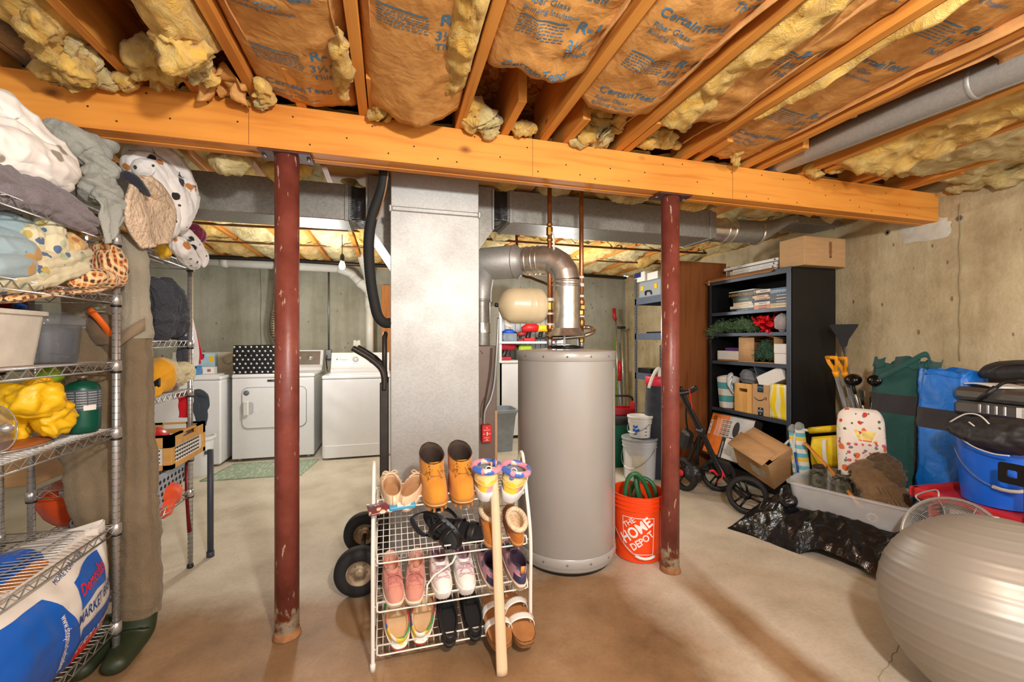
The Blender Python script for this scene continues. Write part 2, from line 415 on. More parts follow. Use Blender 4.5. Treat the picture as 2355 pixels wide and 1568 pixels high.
def mat_galv(name,base,rough=.38,sc=60.,metal=.85,var=.12):
 m,nt,b=nodes(name)
 co=texco(nt, 'Object')
 vo=N(nt, 'ShaderNodeTexVoronoi',i_Scale=sc); nt.links.new(co,vo.inputs['Vector'])
 sp=N(nt, 'ShaderNodeSeparateXYZ'); nt.links.new(vo.outputs['Color'],sp.inputs[0])
 nt.links.new(ramp(nt,sp.outputs[0],[(0,mul(base,1-var)),(1,mul(base,1+var))]),b.inputs['Base Color'])
 n=N(nt, 'ShaderNodeTexNoise',i_Scale=5.,i_Detail=3.); nt.links.new(co,n.inputs[0])
 nt.links.new(ramp(nt,n.outputs[0],[(.3,(rough-.04,)*3),(.7,(rough+.07,)*3)]),b.inputs['Roughness'])
 b.inputs['Metallic'].default_value=metal; bump(nt,b,n.outputs[0],.0015); return m
GALV=mat_galv('galvanised_steel',c(176,175,170),.52,120.,.6,.07)
GALVD=mat_galv('galvanised_trunk',c(150,147,138),.45,90.,.6)  # base darkened to carry the beam's shadow on the trunk ducts
SHINY=mat_galv('bright_sheet_metal',c(214,212,206),.26,30.,.9)
CHROME=M_('chrome_wire',c(202,202,200),.26,.72,var=.05)
COPPER=M_('copper_pipe',c(186,126,84),.36,.9,var=.25,scale=14)
BRASS=M_('brass_fitting',c(168,128,66),.35,.9,var=.2)
def mat_redpaint():
 m,nt,b=nodes('red_oxide_paint')
 co=texco(nt, 'Object')
 n=N(nt, 'ShaderNodeTexNoise',i_Scale=7.,i_Detail=6.,i_Roughness=.65); nt.links.new(co,n.inputs[0])
 c1=ramp(nt,n.outputs[0],[(.3,c(104,48,38)),(.55,c(132,66,54)),(.75,c(146,80,66))])
 cz=texco(nt, 'Object',(6,6,1.2)); n2=N(nt, 'ShaderNodeTexNoise',i_Scale=9.,i_Detail=4.,i_Roughness=.6); nt.links.new(cz,n2.inputs[0])
 scr=ramp(nt,n2.outputs[0],[(.655,(0,0,0,1)),(.69,(1,1,1,1))])
 mx=N(nt, 'ShaderNodeMixRGB'); nt.links.new(scr,mx.inputs[0]); nt.links.new(c1,mx.inputs[1]); mx.inputs[2].default_value=c(206,180,156)
 # paint gone near the floor
 sep=N(nt, 'ShaderNodeSeparateXYZ'); nt.links.new(co,sep.inputs[0])
 ad=N(nt, 'ShaderNodeMath',operation='MULTIPLY_ADD'); nt.links.new(n2.outputs[0],ad.inputs[0]); ad.inputs[1].default_value=-.22; nt.links.new(sep.outputs[2],ad.inputs[2])
 ft=ramp(nt,ad.outputs[0],[(0,(1,1,1,1)),(.012,(0,0,0,1))])
 m2=N(nt, 'ShaderNodeMixRGB'); nt.links.new(ft,m2.inputs[0]); nt.links.new(mx.outputs[0],m2.inputs[1])
 nt.links.new(ramp(nt,n.outputs[0],[(.42,c(130,62,30)),(.5,c(200,186,158))]),m2.inputs[2])
 nt.links.new(m2.outputs[0],b.inputs['Base Color']); b.inputs['Roughness'].default_value=.38; bump(nt,b,n.outputs[0],.003); return m
REDP=mat_redpaint()
def mat_cloth(name,col,rough=.9,weave=260.,var=.14,bmp=.0012,sheen=.2,wrinkle=0.,stretch=(1,1,1)):
 m,nt,b=nodes(name)
 co=texco(nt, 'Object',stretch)
 n=N(nt, 'ShaderNodeTexNoise',i_Scale=9.,i_Detail=5.); nt.links.new(co,n.inputs[0])
 nt.links.new(ramp(nt,n.outputs[0],[(.25,mul(col,1-var)),(.75,mul(col,1+var))]),b.inputs['Base Color'])
 b.inputs['Roughness'].default_value=rough; b.inputs['Sheen Weight'].default_value=sheen; b.inputs['Specular IOR Level'].default_value=.25
 w_=N(nt, 'ShaderNodeTexNoise',i_Scale=weave,i_Detail=1.); nt.links.new(co,w_.inputs[0])
 h=w_.outputs[0]
 if wrinkle:
  w2=N(nt, 'ShaderNodeTexNoise',i_Scale=22.,i_Detail=5.,i_Distortion=1.5); nt.links.new(co,w2.inputs[0])
  q=N(nt, 'ShaderNodeMath',operation='MULTIPLY_ADD'); nt.links.new(w2.outputs[0],q.inputs[0]); q.inputs[1].default_value=wrinkle; nt.links.new(h,q.inputs[2]); h=q.outputs[0]
 bump(nt,b,h,bmp if not wrinkle else .003); return m
def mat_blotch(name,base,spots,scale=14.,thr=.35,seed=0.,rough=.85,kind='VORONOI',stretch=(1,1,1),spread=.1):
 """a printed fabric: blotches of several colours on a base colour"""
 m,nt,b=nodes(name)
 out= None
 for i,(col,sc,th) in enumerate(spots):
  co=texco(nt, 'Object',stretch); ad=N(nt, 'ShaderNodeVectorMath',operation='ADD'); ad.inputs[1].default_value=(3.7*i+seed,1.9*i,.7*i+seed)
  nt.links.new(co,ad.inputs[0])
  d=N(nt, 'ShaderNodeTexNoise',i_Scale=sc*1.7,i_Detail=2.); nt.links.new(ad.outputs[0],d.inputs[0])
  vo=N(nt, 'ShaderNodeTexVoronoi',i_Scale=sc); nt.links.new(ad.outputs[0],vo.inputs['Vector'])
  sm=N(nt, 'ShaderNodeMath',operation='MULTIPLY_ADD'); nt.links.new(d.outputs[0],sm.inputs[0]); sm.inputs[1].default_value=.45; nt.links.new(vo.outputs['Distance'],sm.inputs[2])
  f=ramp(nt,sm.outputs[0],[(th+.1,(1,1,1,1)),(th+.13,(0,0,0,1))])
  mx=N(nt, 'ShaderNodeMixRGB'); nt.links.new(f,mx.inputs[0])
  if out is None:mx.inputs[1].default_value=base
  else:nt.links.new(out,mx.inputs[1])
  mx.inputs[2].default_value=col; out=mx.outputs[0]
 nt.links.new(out,b.inputs['Base Color']); b.inputs['Roughness'].default_value=rough; b.inputs['Sheen Weight'].default_value=.2
 co=texco(nt, 'Object'); n=N(nt, 'ShaderNodeTexNoise',i_Scale=30.,i_Detail=4.); nt.links.new(co,n.inputs[0]); bump(nt,b,n.outputs[0],.003); return m
def mat_plaid(name,base,cols,scale=26.):
 m,nt,b=nodes(name)
 co=texco(nt, 'Object',(1,1,1),(.4,.3,.6)); d=N(nt, 'ShaderNodeTexNoise',i_Scale=6.); nt.links.new(co,d.inputs[0])
 mxv=N(nt, 'ShaderNodeMixRGB',blend_type='ADD'); mxv.inputs[0].default_value=.05; nt.links.new(co,mxv.inputs[1]); nt.links.new(d.outputs['Color'],mxv.inputs[2])
 out= None
 for i,(ax,col,k,off) in enumerate(cols):
  wv=N(nt, 'ShaderNodeTexWave',bands_direction=ax,i_Scale=scale*k,i_Distortion=0.); wv.inputs['Phase Offset'].default_value=off
  nt.links.new(mxv.outputs[0],wv.inputs[0])
  f=ramp(nt,wv.outputs['Fac'],[(.62,(0,0,0,1)),(.72,(.75,.75,.75,1))])
  mx=N(nt, 'ShaderNodeMixRGB'); nt.links.new(f,mx.inputs[0])
  if out is None:mx.inputs[1].default_value=base
  else:nt.links.new(out,mx.inputs[1])
  mx.inputs[2].default_value=col; out=mx.outputs[0]
 nt.links.new(out,b.inputs['Base Color']); b.inputs['Roughness'].default_value=.9; b.inputs['Sheen Weight'].default_value=.2; return m
def mat_stripe(name,cols,scale,axis='Z',kind='Object',rough=.8,dist=0.):
 """hard stripes of the given colours in equal widths, repeating every 1/scale m"""
 m,nt,b=nodes(name)
 co=texco(nt,kind); sep=N(nt, 'ShaderNodeSeparateXYZ'); nt.links.new(co,sep.inputs[0])
 x=sep.outputs['XYZ'.index(axis)]
 if dist:
  d=N(nt, 'ShaderNodeTexNoise',i_Scale=7.); nt.links.new(co,d.inputs[0]); q=N(nt, 'ShaderNodeMath',operation='MULTIPLY_ADD'); nt.links.new(d.outputs[0],q.inputs[0]); q.inputs[1].default_value=dist; nt.links.new(x,q.inputs[2]); x=q.outputs[0]
 a=N(nt, 'ShaderNodeMath',operation='MULTIPLY'); nt.links.new(x,a.inputs[0]); a.inputs[1].default_value=scale
 f=N(nt, 'ShaderNodeMath',operation='FRACT'); nt.links.new(a.outputs[0],f.inputs[0])
 k=len(cols); nt.links.new(ramp(nt,f.outputs[0],[(i/k,cc) for i,cc in enumerate(cols)], 'CONSTANT'),b.inputs['Base Color'])
 b.inputs['Roughness'].default_value=rough; return m
 # everyday materials
WHITEE=M_('white_enamel',c(232,233,234),.28,var=.02)
WHITEP=M_('white_plastic',c(226,226,222),.45,var=.03)
GREYP=M_('grey_plastic',c(150,156,160),.5,var=.05)
LGREY=M_('light_grey_plastic',c(190,194,198),.5,var=.05)
BLACKP=M_('black_plastic',c(28,28,30),.42,var=.15)
BLACKM=M_('black_metal',c(22,23,26),.35,.2,var=.12)
CABBLK=M_('black_cabinet_steel',c(24,24,25),.42,.1,var=.12,scale=6)
SHELFBL=M_('shelf_edge_steel',c(62,70,82),.42,.3,var=.1)
DARK=M_('dark_gap',c(14,14,14),.8)
RUBBER=M_('black_rubber',c(30,30,31),.7,var=.15,bmp=.001)
REDPL=M_('red_plastic',c(200,30,34),.4,var=.08)
REDCL=mat_cloth('red_cloth',c(206,26,40))
CARD=M_('corrugated_cardboard',c(196,154,106),.85,var=.08,scale=9,bmp=.001,stretch=(1,1,5))
CARDD=M_('cardboard_inside',c(170,122,74),.9,var=.1,scale=9)
PAPER=M_('white_paper',c(232,230,222),.8,var=.03)
BLUEP=M_('blue_plastic',c(18,98,212),.35,var=.06)
YEL=M_('yellow_plastic',c(242,196,30),.45,var=.05)
ORANGE=M_('orange_bucket_plastic',c(244,74,16),.4,var=.04)
CLEAR=M_('clear_plastic',c(235,238,240),.12,var=.01,alpha=.34)
FROST=M_('frosted_plastic',c(228,232,234),.3,var=.05,alpha=.33)
STEELG=M_('steel_grey',c(140,140,138),.4,.7,var=.1)
PVC=M_('white_pvc',c(226,224,214),.4,var=.03)
INKD=M_('dark_ink',c(34,34,38),.7)
INKW=M_('white_ink',c(238,232,228),.6)
# ================================================================ the room
XL,XR,YB,YF=-3.3,3.5,5.9,-2.6
ZJ,ZT=2.225,2.46
mb=MB(); mb.bb(XL-.2,XR+.2,YF-.2,YB+.2,-.15,0)
fl=mb.build('floor',FLOORM,kind='structure',origin=(0,0,0))
# crack in the slab by the ball
def ribbon(mb,pts,wd,z):
 for a,b in zip(pts[:-1],pts[1:]):
  a=Vector(a); b=Vector(b); n=Vector((-(b-a).y,(b-a).x,0)).normalized()*wd/2
  mb.add([V(a.x-n.x,a.y-n.y,z),V(b.x-n.x,b.y-n.y,z),V(b.x+n.x,b.y+n.y,z),V(a.x+n.x,a.y+n.y,z)],[(0,1,2,3)])
random.seed(3)
mb=MB(); pp=[pz(2077,1455),pz(2062,1492),pz(2040,1530),pz(2020,1568),pz(2000,1610)]; pp=smooth_path(pp,6)
pp=[p+V(random.uniform(-.006,.006),random.uniform(-.006,.006),0) for p in pp]
ribbon(mb,pp,.0022,.0012); mb.build('crack',M_('crack_dark',c(150,138,112),.9),fl,world= True)
# walls
mb=MB(); mb.bb(XR,XR+.2,YF,YB,0,2.2); wr=mb.build('wall_right',CONC_R,kind='structure',origin=(XR,0,0))
mb=MB(); mb.bb(XL,XR,YB,YB+.2,0,2.2); wb=mb.build('wall_back',CONC_B,kind='structure',origin=(0,YB,0))
mb=MB(); mb.bb(XL-.2,XL,YF,YB,0,2.46); mb.build('wall_left',CONC_B,kind='structure',origin=(XL,0,0))
# form seam, tie holes and mortar patch of the right wall
mb=MB(); pp=[px(2207,v,XR) for v in range(470,850,24)]
pp=[p+V(-.001,.004*math.sin(i*1.9),0) for i,p in enumerate(pp)]
mb.tube(pp,.0035,5); mb.build('form_seam',M_('seam_dark',c(150,136,104),.95),wr,world= True)
for (u,v) in ((2206,502),(2041,535)):
 p=px(u,v,XR); mb=MB(); mb.lathe([(.0,-.002),(.008,0),(.009,.004),(.016,.003),(.019,0)],14,p,(-1,0,0)); mb.build('tie_hole',M_('tie_hole_grey',c(112,102,88),.9),wr,world= True)
mb=MB(); pc=px(2128,528,XR)
def fpatch(a,b):
 th=2*PI*a; r=b*(1+.3*nz((math.cos(th),math.sin(th),0),1.6,4)+.16*nz((math.cos(th),math.sin(th),0),5,2))
 return V(XR-.012*(1-b**3)-.001,pc.y-math.cos(th)*r*.17,pc.z+math.sin(th)*r*.085)
mb.grid(fpatch,28,5,cu= True); mb.build('mortar_patch',M_('mortar_patch',c(206,200,184),.95,var=.08,bmp=.004),wr,world= True)
# seams of the back wall
mb=MB()
for u in (600,1010):mb.tube([py(u,v,YB)+V(.004*math.sin(v),-.001,0) for v in range(600,1020,20)],.0045,5)
mb.build('form_seam',M_('seam_grey',c(130,126,108),.95),wb,world= True)
# sill plates on the walls, rim boards
mb=MB(); mb.bb(XR+.01,XR+.16,YF,YB,2.2,2.24); mb.bb(XR+.05,XR+.09,YF,YB,2.24,2.47); mb.build('trim_1',M_('sill_lumber',c(220,180,120),.7,var=.1,scale=6),kind='structure')
mb=MB(); mb.bb(XL,XR,YB+.01,YB+.16,2.2,2.24); mb.bb(XL,XR,YB+.05,YB+.09,2.24,2.47); mb.build('trim_2',M_('sill_lumber',c(0,0,0)),kind='structure')
# subfloor
ce=thing('ceiling', '', '',(0,0,ZT),kind='structure')
mb=MB(); mb.bb(XL-.2,XR+.2,YF,YB+.2,ZT,ZT+.02); mb.build('subfloor',OSB,ce,world= True)
JX=[-2.17,-1.76,-1.35,-.935,-.525,-.115,.30,.712,1.12,1.51,1.92,2.33,2.74,3.15]
BX=[-2.27,-1.86,-1.45,-1.03,-.735,-.36,-.072,.515,.83,1.165,1.60,2.02,2.42,2.83,3.2]
for x in JX:
 mb=MB(); mb.bb(x-.019,x+.019,YF+.02,2.04,ZJ,ZT,.002); mb.build('joist',JOIST,ce,world= True)
for x in BX:
 mb=MB(); mb.bb(x-.019,x+.019,1.69+.03*math.sin(x*9),YB+.04,ZJ,ZT,.002); mb.build('joist',JOIST,ce,world= True)
 # girder of three plies
BY0,BY1,BZ0=1.95,2.064,2.041
gb=thing('support_beam', '', '',(0,2.0,BZ0),kind='structure')
for i in range(3):
 y=BY0+.038*i
 mb=MB(); mb.bb(XL+.02,XR-.01,y+.0006,y+.0374,BZ0+(0,.002,-.001)[i],ZJ-.0005,.0015); mb.build('ply',BEAMW,gb,world= True)
random.seed(11)
mb=MB()
for i in range(46):
 x=-1.2+i*.1+random.uniform(-.03,.03); z=random.choice((2.07,2.12,2.19))+random.uniform(-.012,.012)
 mb.lathe([(.004,0),(.003,.001),(0,.0012)],7,(x,BY0+.0003,z),(0,-1,0))
mb.build('nail',M_('nail_rust',c(70,46,30),.7,.3),gb,world= True)
for u in (572,1685,1225):
 p=py(u,300,BY0); mb=MB(); mb.bb(p.x-.0008,p.x+.0008,BY0-.0004,BY0+.002,BZ0+.004,ZJ-.003); mb.build('butt_joint',M_('joint_line',c(120,66,24),.8),gb,world= True)
 # red steel posts
def post(x,y,label):
 t=thing('steel_post',label, 'post',(x,y,0),group='steel posts under the beam')
 mb=MB(); mb.cyl((0,0,.008),(0,0,2.03),.0475,n=40); mb.build('tube',REDP,t)
 mb=MB(); mb.box((0,0,2.0345),(.20,.112,.009),bev=.002); mb.build('top_plate',M_('plate_rust',c(92,54,44),.6,.3,var=.25),t)
 mb=MB(); mb.lathe([(.056,0),(.055,.008),(.05,.012),(.049,.03)],32); mb.build('base_ring',M_('base_rust',c(150,104,66),.9,var=.35,scale=30),t)
 for sx in (-.085,.085):
  mb=MB(); mb.lathe([(.008,0),(.008,.005),(0,.006)],6,(sx,0,2.03),(0,0,-1)); mb.build('lag_bolt',STEELG,t)
 return t
post(-.4265,2.007, 'scuffed red steel post standing between the wire shelving and the shoe rack')
post(1.466,2.007, 'red steel post with worn paint at its foot beside the orange bucket')
# ================================================================ insulation between the joists
def tuft(mb,pts,r,seed,n=30,k=9,amp=.75):
 pts=smooth_path(pts,k); N_=len(pts)
 def f(a,b):
  i=b*(N_-1); j=int(min(i,N_-2)); p=pts[j].lerp(pts[j+1],i-j)
  t=(pts[min(j+1,N_-1)]-pts[j]).normalized(); ax=t.orthogonal().normalized(); bx=t.cross(ax)
  th=2*PI*a; prof=max(0.,math.sin(PI*b))**.55
  d=ax*math.cos(th)+bx*math.sin(th)
  q=p+d*r*prof
  s=1+amp*fbm(q,10,seed)+.6*amp*fbm(q,34,seed+3)
  return p+d*r*prof*max(.25,s)+V(fbm(q,14,seed+9)*.012,fbm(q,14,seed+5)*.012,0)
 mb.grid(f,n,N_*2,cu= True)
def lump_sheet(mb,x0,x1,y0,y1,z,sag,seed,nu=16,nv=60,rough=.03,freq=5.):
 def f(a,b):
  x=lerp(x0,x1,a); y=lerp(y0,y1,b)
  q=(x,y,0)
  e=min(1,6*a,6*(1-a)); g=min(1,14*b,14*(1-b))
  zz=z-sag*(math.sin(PI*a)**.6)*(.75+.5*fbm((0,y,0),1.8,seed))-rough*(fbm(q,freq,seed)+.5*fbm(q,freq*3.5,seed+2))*e
  zz=lerp(z+.04,zz,g)
  return V(x+(.012*fbm(q,12,seed+7))*e,y+.03*fbm((x,0,0),16,seed)*(1-g),zz)
 mb.grid(f,nu,nv)
def kraft_fn(x0,x1,y0,y1,sag,seed,zed=2.275,endlift=.0,enddrop=.0,wr=.009):
 def f(a,b):
  x=lerp(x0,x1,a); y=lerp(y0,y1,b)
  s=math.sin(PI*a)
  z=zed-sag*(s**.55)*(.8+.45*nz((0,y,0),2.3,seed))
  r=1-abs(nz((x*.9,y*.55,0),7.,seed))*2.2
  z-=wr*(max(0,r)**3)*s**.3
  z-=.35*wr*(1-abs(nz((x*.7+y*.5,y-.4*x,0),9.,seed+4))*2.)
  z-=enddrop*max(0,(b-.72)/.28)**1.6*(.35+.65*s)
  if endlift:z+=endlift*max(0,(b-.8)/.2)**2
  yy=y+.05*fbm((x,.3,0),7,seed)*max(0,(b-.85)/.15)
  return V(x,yy,z)
 return f
def on_sheet(f,x0,x1,y0,y1,lift=.0016):
 return lambda X,Y:f(min(1,max(0,(X-x0)/(x1-x0))),min(1,max(0,(Y-y0)/(y1-y0))))-V(0,0,lift)
def prints(t,F,x0,x1,ys,seed,cert= True):
 rnd=random.Random(seed)
 def tx(body,size,ox,oy,bold=0.):
  mb=MB(); text(mb,body,size,lambda x,y:F(ox+x,oy-y),bold=bold,cut=.02); mb.build('printed_words',INK,t,world= True)
 for k,yc in enumerate(ys):
  xr=x1-.135
  tx('R-11',.062,xr,yc,.02); tx('3\u00bd"',.05,xr-.01,yc+.06,.01); tx('Thick',.04,xr-.005,yc+.105,.006)
  xb,yb=x0+.05,yc+.05
  mb=MB(); mb.grid( lambda a,b:F(xb+a*.15,yb-.075+b*.006),12,1); mb.build('printed_rule',INK,t,world= True)
  mb=MB()
  for r_ in range(6):
   x=xb
   while x<xb+.15:
    l=rnd.uniform(.006,.02); y=yb-.06+r_*.011
    mb.grid( lambda a,b:F(x+a*l,y+b*.0035),2,1); x+=l+.004
  mb.build('fine_print',INK,t,world= True,kind='stuff')
  if cert:tx('CertainTeed',.046,x0+.045,yc+.20,.012); tx('Fiber Glass',.03,x0+.05,yc+.243); tx('Building Insulation',.024,x0+.05,yc+.272)
 for q in range(3):
  xs=x0+.013+q*.011; y0_,y1_=ys[0]-.02,ys[0]+.13
  mb=MB(); mb.grid( lambda a,b:F(xs+b*.006,lerp(y0_,y1_,a)),14,1); mb.build('printed_rule',INK,t,world= True)
def flange(mb,x,y0,y1,seed,drop=.055,side=1,z=2.262):
 def f(a,b):
  y=lerp(y0,y1,a)
  d=drop*(.55+.7*abs(nz((0,y,0),3.,seed)))*(.4+.6*math.sin(PI*min(1,a*1.15))**.5)
  return V(x+side*(.010*b+.014*b*fbm((0,y,0),4,seed)),y,z-b*d)
 mb.sheet(f,40,3,.0035)
def batt(bay,label,kraft= None,fluff=(),tufts=(),flanges=(),pr= None,cert= True,group='front insulation batts',fm= None):
 x0,x1=bay
 t=thing('insulation_batt',label, 'insulation',((x0+x1)/2,1.3,2.3),group=group)
 seed=int(abs(x0)*100)%37
 if kraft:
  y0,y1,sag,kw=kraft
  f=kraft_fn(x0,x1,y0,y1,sag,seed,**kw)
  mb=MB(); mb.sheet(f,26,90,.0025); mb.build('paper_facing',KRAFT,t,world= True)
  if pr:
   prints(t,on_sheet(f,x0,x1,y0,y1,.0028),x0,x1,pr,seed,cert)
 if fluff:
  for (a,b,y0,y1,z,sag,rg) in fluff:
   mb=MB(); lump_sheet(mb,a,b,y0,y1,z,sag,seed+a,18,int((y1-y0)*44),rg); mb.build('fiberglass',fm or FLUFF,t,world= True)
 for i,(pts,r) in enumerate(tufts):
  mb=MB(); tuft(mb,pts,r*1.3,seed+i*3); mb.build('torn_tuft',fm or (FLUFF if i%2==0 else FLUFF2),t,world= True)
 for i,(x,y0,y1,dr,sd) in enumerate(flanges):
  mb=MB(); flange(mb,x,y0,y1,seed+i,dr,sd); mb.build('stapling_flange',KRAFT_PALE,t,world= True)
 return t
def bay(i): return (JX[i]+.022,JX[i+1]-.022)
def U(u,v,Y): return py(u,v,Y)
# JX index: 2:-1.35 3:-.935 4:-.525 5:-.115 6:.30 7:.712 8:1.12 9:1.51 10:1.92 11:2.33 12:2.74 13:3.15
YN=-.4
b=bay(2)
batt(b, 'torn bright yellow fiberglass batt hanging beside the round duct, upper left corner',None,[(-1.16,b[1],YN,1.9,2.27,.07,.035)],[([U(70,30,1.55),U(120,110,1.75),U(175,170,1.88),U(180,205,1.90)],.045),([U(200,150,1.85),U(230,185,1.9),U(232,205,1.91)],.03),([U(265,165,1.86),U(290,190,1.9),U(305,212,1.92)],.022),([U(150,90,1.7),U(180,130,1.8),U(215,165,1.86)],.035),([U(120,130,1.72),U(205,180,1.86)],.04)])
b=bay(3)
batt(b, 'brown paper batt torn open with long pale yellow fluff, left of centre ceiling',(YN,1.42,.05,dict(enddrop=.03)),[(-.72,b[1],YN,1.78,2.262,.085,.045)],[([U(345,115,1.72),U(365,160,1.86),U(395,190,1.93)],.055),([U(425,100,1.62),U(448,150,1.72),U(470,190,1.8)],.035),([U(452,150,1.75),U(478,185,1.82),U(486,198,1.84)],.022),([U(405,90,1.6),U(440,130,1.66)],.05),([U(385,60,1.5),U(420,110,1.58),U(460,150,1.68)],.045)],[(b[0]+.02,.3,1.5,.06,1)],None)
b=bay(4)
batt(b, 'sagging brown paper batt printed in blue above the left red post',(YN,1.93,.055,dict(wr=0.0124)),[],[([U(600,190,1.8),U(606,220,1.88),U(612,250,1.93)],.026),([U(585,235,1.9),U(620,248,1.93)],.022),([U(776,60,1.4),U(783,150,1.62),U(790,240,1.9)],.02)],[(b[0]+.035,.2,1.93,.05,1),(b[1]-.03,.2,1.7,.05,-1)],(.62,1.15,1.62))
b=bay(5)
batt(b, 'large brown paper batt drooping to a loose crumpled end above the galvanised duct',(YN,1.80,.05,dict(enddrop=.085,wr=0.0112)),[(b[1]-.11,b[1],.6,1.74,2.245,.035,.03)],[([U(880,215,1.84),U(890,245,1.88),U(905,255,1.9)],.04),([U(930,225,1.86),U(955,260,1.89),U(975,282,1.90)],.05),([U(985,240,1.85),U(1030,225,1.75),U(1045,200,1.68)],.02)],[(b[0]+.03,.2,1.72,.06,1),(b[1]-.045,.2,1.76,.085,-1)],(.9,1.32),cert= False)
b=bay(6)
batt(b, 'brown paper batt cut short in front of the bare board and stub joist',(YN,1.46,.035,dict(enddrop=.055,wr=0.0149)),[],[([U(1085,220,1.82),U(1100,260,1.88),U(1085,285,1.91),U(1075,305,1.93)],.035),([U(1110,240,1.84),U(1125,290,1.9),U(1128,322,1.91)],.034),([U(1182,285,1.9),U(1200,298,1.92),U(1235,296,1.92)],.026)],[(b[1]-.03,.3,1.5,.06,-1)],(.92,1.24),cert= True)
b=bay(7)
batt(b, 'brown paper batt with a thick yellow clump hanging over the beam by the copper pipes',(YN,1.60,.05,dict(enddrop=.03,wr=0.0136)),[],[([U(1352,185,1.76),U(1365,235,1.84),U(1350,290,1.91),U(1335,330,1.90)],.056),([U(1345,270,1.88),U(1385,310,1.91),U(1395,332,1.90)],.048),([U(1440,225,1.76),U(1425,270,1.84),U(1405,310,1.9)],.028),([U(1310,320,1.92),U(1352,328,1.925)],.026),([U(1380,150,1.66),U(1390,200,1.76),U(1400,240,1.82)],.025)],[(b[1]-.05,.4,1.8,.08,-1)],(.92,1.3),cert= True)
b=bay(8)
batt(b, 'bright yellow strip of bare fiberglass beside folded paper above the right red post',(YN,1.57,.03,dict(enddrop=.035,wr=0.0136)),[(b[0],b[0]+.17,YN,1.78,2.262,.085,.03)],[([U(1500,285,1.84),U(1490,315,1.88),U(1480,340,1.89)],.044),([U(1560,190,1.5),U(1535,225,1.62),U(1490,255,1.75)],.028),([U(1530,290,1.85),U(1520,345,1.90)],.04),([U(1600,225,1.6),U(1585,265,1.7),U(1570,300,1.8)],.025),([U(1555,320,1.9),U(1545,345,1.925)],.022)],[(b[0]+.19,.4,1.6,.05,1),(b[1]-.06,1.1,1.85,.05,-1)],(.8,1.16),cert= False)
b=bay(9)
batt(b, 'smooth brown paper batt printed R-11 between two pale joists right of centre',(YN,1.90,.05,dict(wr=0.0081)),[(b[0],b[0]+.05,.5,1.6,2.246,.04,.02)],[([U(1690,300,1.72),U(1686,340,1.82),U(1692,388,1.90)],.03),([U(1625,325,1.8),U(1650,300,1.72)],.025),([U(1740,310,1.75),U(1735,345,1.85)],.02)],[(b[1]-.03,.3,1.9,.05,-1)],(.55,.93,1.46),cert= True)
b=bay(10)
batt(b, 'torn brown paper and yellow shreds around the round duct near the beam end',(YN,.98,.03,dict(wr=0.0124)),[(b[0],b[0]+.09,.7,1.8,2.30,.03,.03)],[([U(1900,355,1.86),U(1880,385,1.91),U(1855,388,1.90)],.045),([U(1985,245,1.5),U(1985,275,1.52),U(1990,302,1.54)],.022),([U(1925,355,1.84),U(1905,402,1.90)],.036),([U(1960,340,1.74),U(1930,375,1.88)],.03)],[(b[0]+.02,.6,1.6,.055,1)],None)
b=bay(11)
batt(b, 'yellow fiberglass batt with a dark burnt looking fold, second bay from the right wall',None,[(b[0],b[1],YN,1.9,2.245,.075,.05)],[([U(1975,352,1.8),U(1960,375,1.9)],.03),([U(1990,335,1.72),U(2060,320,1.7)],.03)],[(b[0]+.12,.5,1.7,.06,1)])
b=bay(12)
batt(b, 'pale yellow fiberglass batt lying flat next to the right wall bay',None,[(b[0],b[1],YN,1.9,2.25,.06,.03)],[([U(2050,395,1.88),U(2030,412,1.92)],.02),([U(2110,380,1.8),U(2060,400,1.9)],.025)],fm=FLUFF2)
b=(JX[13]+.022,3.53)
batt(b, 'pale dusty fiberglass batt tucked above the top of the tan concrete wall',None,[(b[0],b[1],YN,1.93,2.262,.05,.035)],[([V(3.44,.9,2.235),V(3.45,1.4,2.23),V(3.45,1.9,2.225)],.045)],fm=FLUFF2)
# left of the picture edge, one more bay
b=bay(1); batt(b, 'yellow fiberglass batt in the dark bay left of the round duct',None,[(b[0],b[1],YN,1.9,2.28,.05,.03)])
# crumpled brown paper scrap over the beam near (500,210)
mb=MB()
def fs(a,b):
 p=U(480,150,1.80).lerp(U(520,215,1.9),b); x=(a-.5)*.16
 return p+V(x+.04*nz((a,b,0),4,3),.05*nz((a,b,0),5,8),.06*nz((a,b,1),4,2)-.05*abs(a-.5))
mb.sheet(fs,20,16,.003); sc_=mb.build('paper_scrap',KRAFT)
tag(sc_, 'crumpled dark brown paper scrap poking out over the beam above the left wire shelving', 'paper')
# back room batts, one per bay
BB=[]; ORD='first second third fourth fifth sixth seventh eighth ninth tenth eleventh twelfth thirteenth fourteenth'.split()
for i in range(len(BX)-1):
 x0,x1=BX[i]+.021,BX[i+1]-.021
 nm=(FLUFF2,FLUFF)[i%2]
 mb=MB(); lump_sheet(mb,x0,x1,2.08,YB-.02,2.262,.07,i*3.3,10,110,.045,4.)
 o=mb.build('insulation_batt',nm); BB.append((x0,x1,o)); tag(o, 'lumpy yellow fiberglass batt of the back room ceiling, '+ORD[i]+' bay from the left', 'insulation', 'back room insulation batts')
mb=MB(); lump_sheet(mb,BX[-1]+.021,XR+.02,2.08,YB,2.25,.06,77,8,90,.04); o=mb.build('insulation_batt',FLUFF2)
tag(o, 'lumpy yellow fiberglass batt of the back room ceiling against the right wall', 'insulation', 'back room insulation batts')
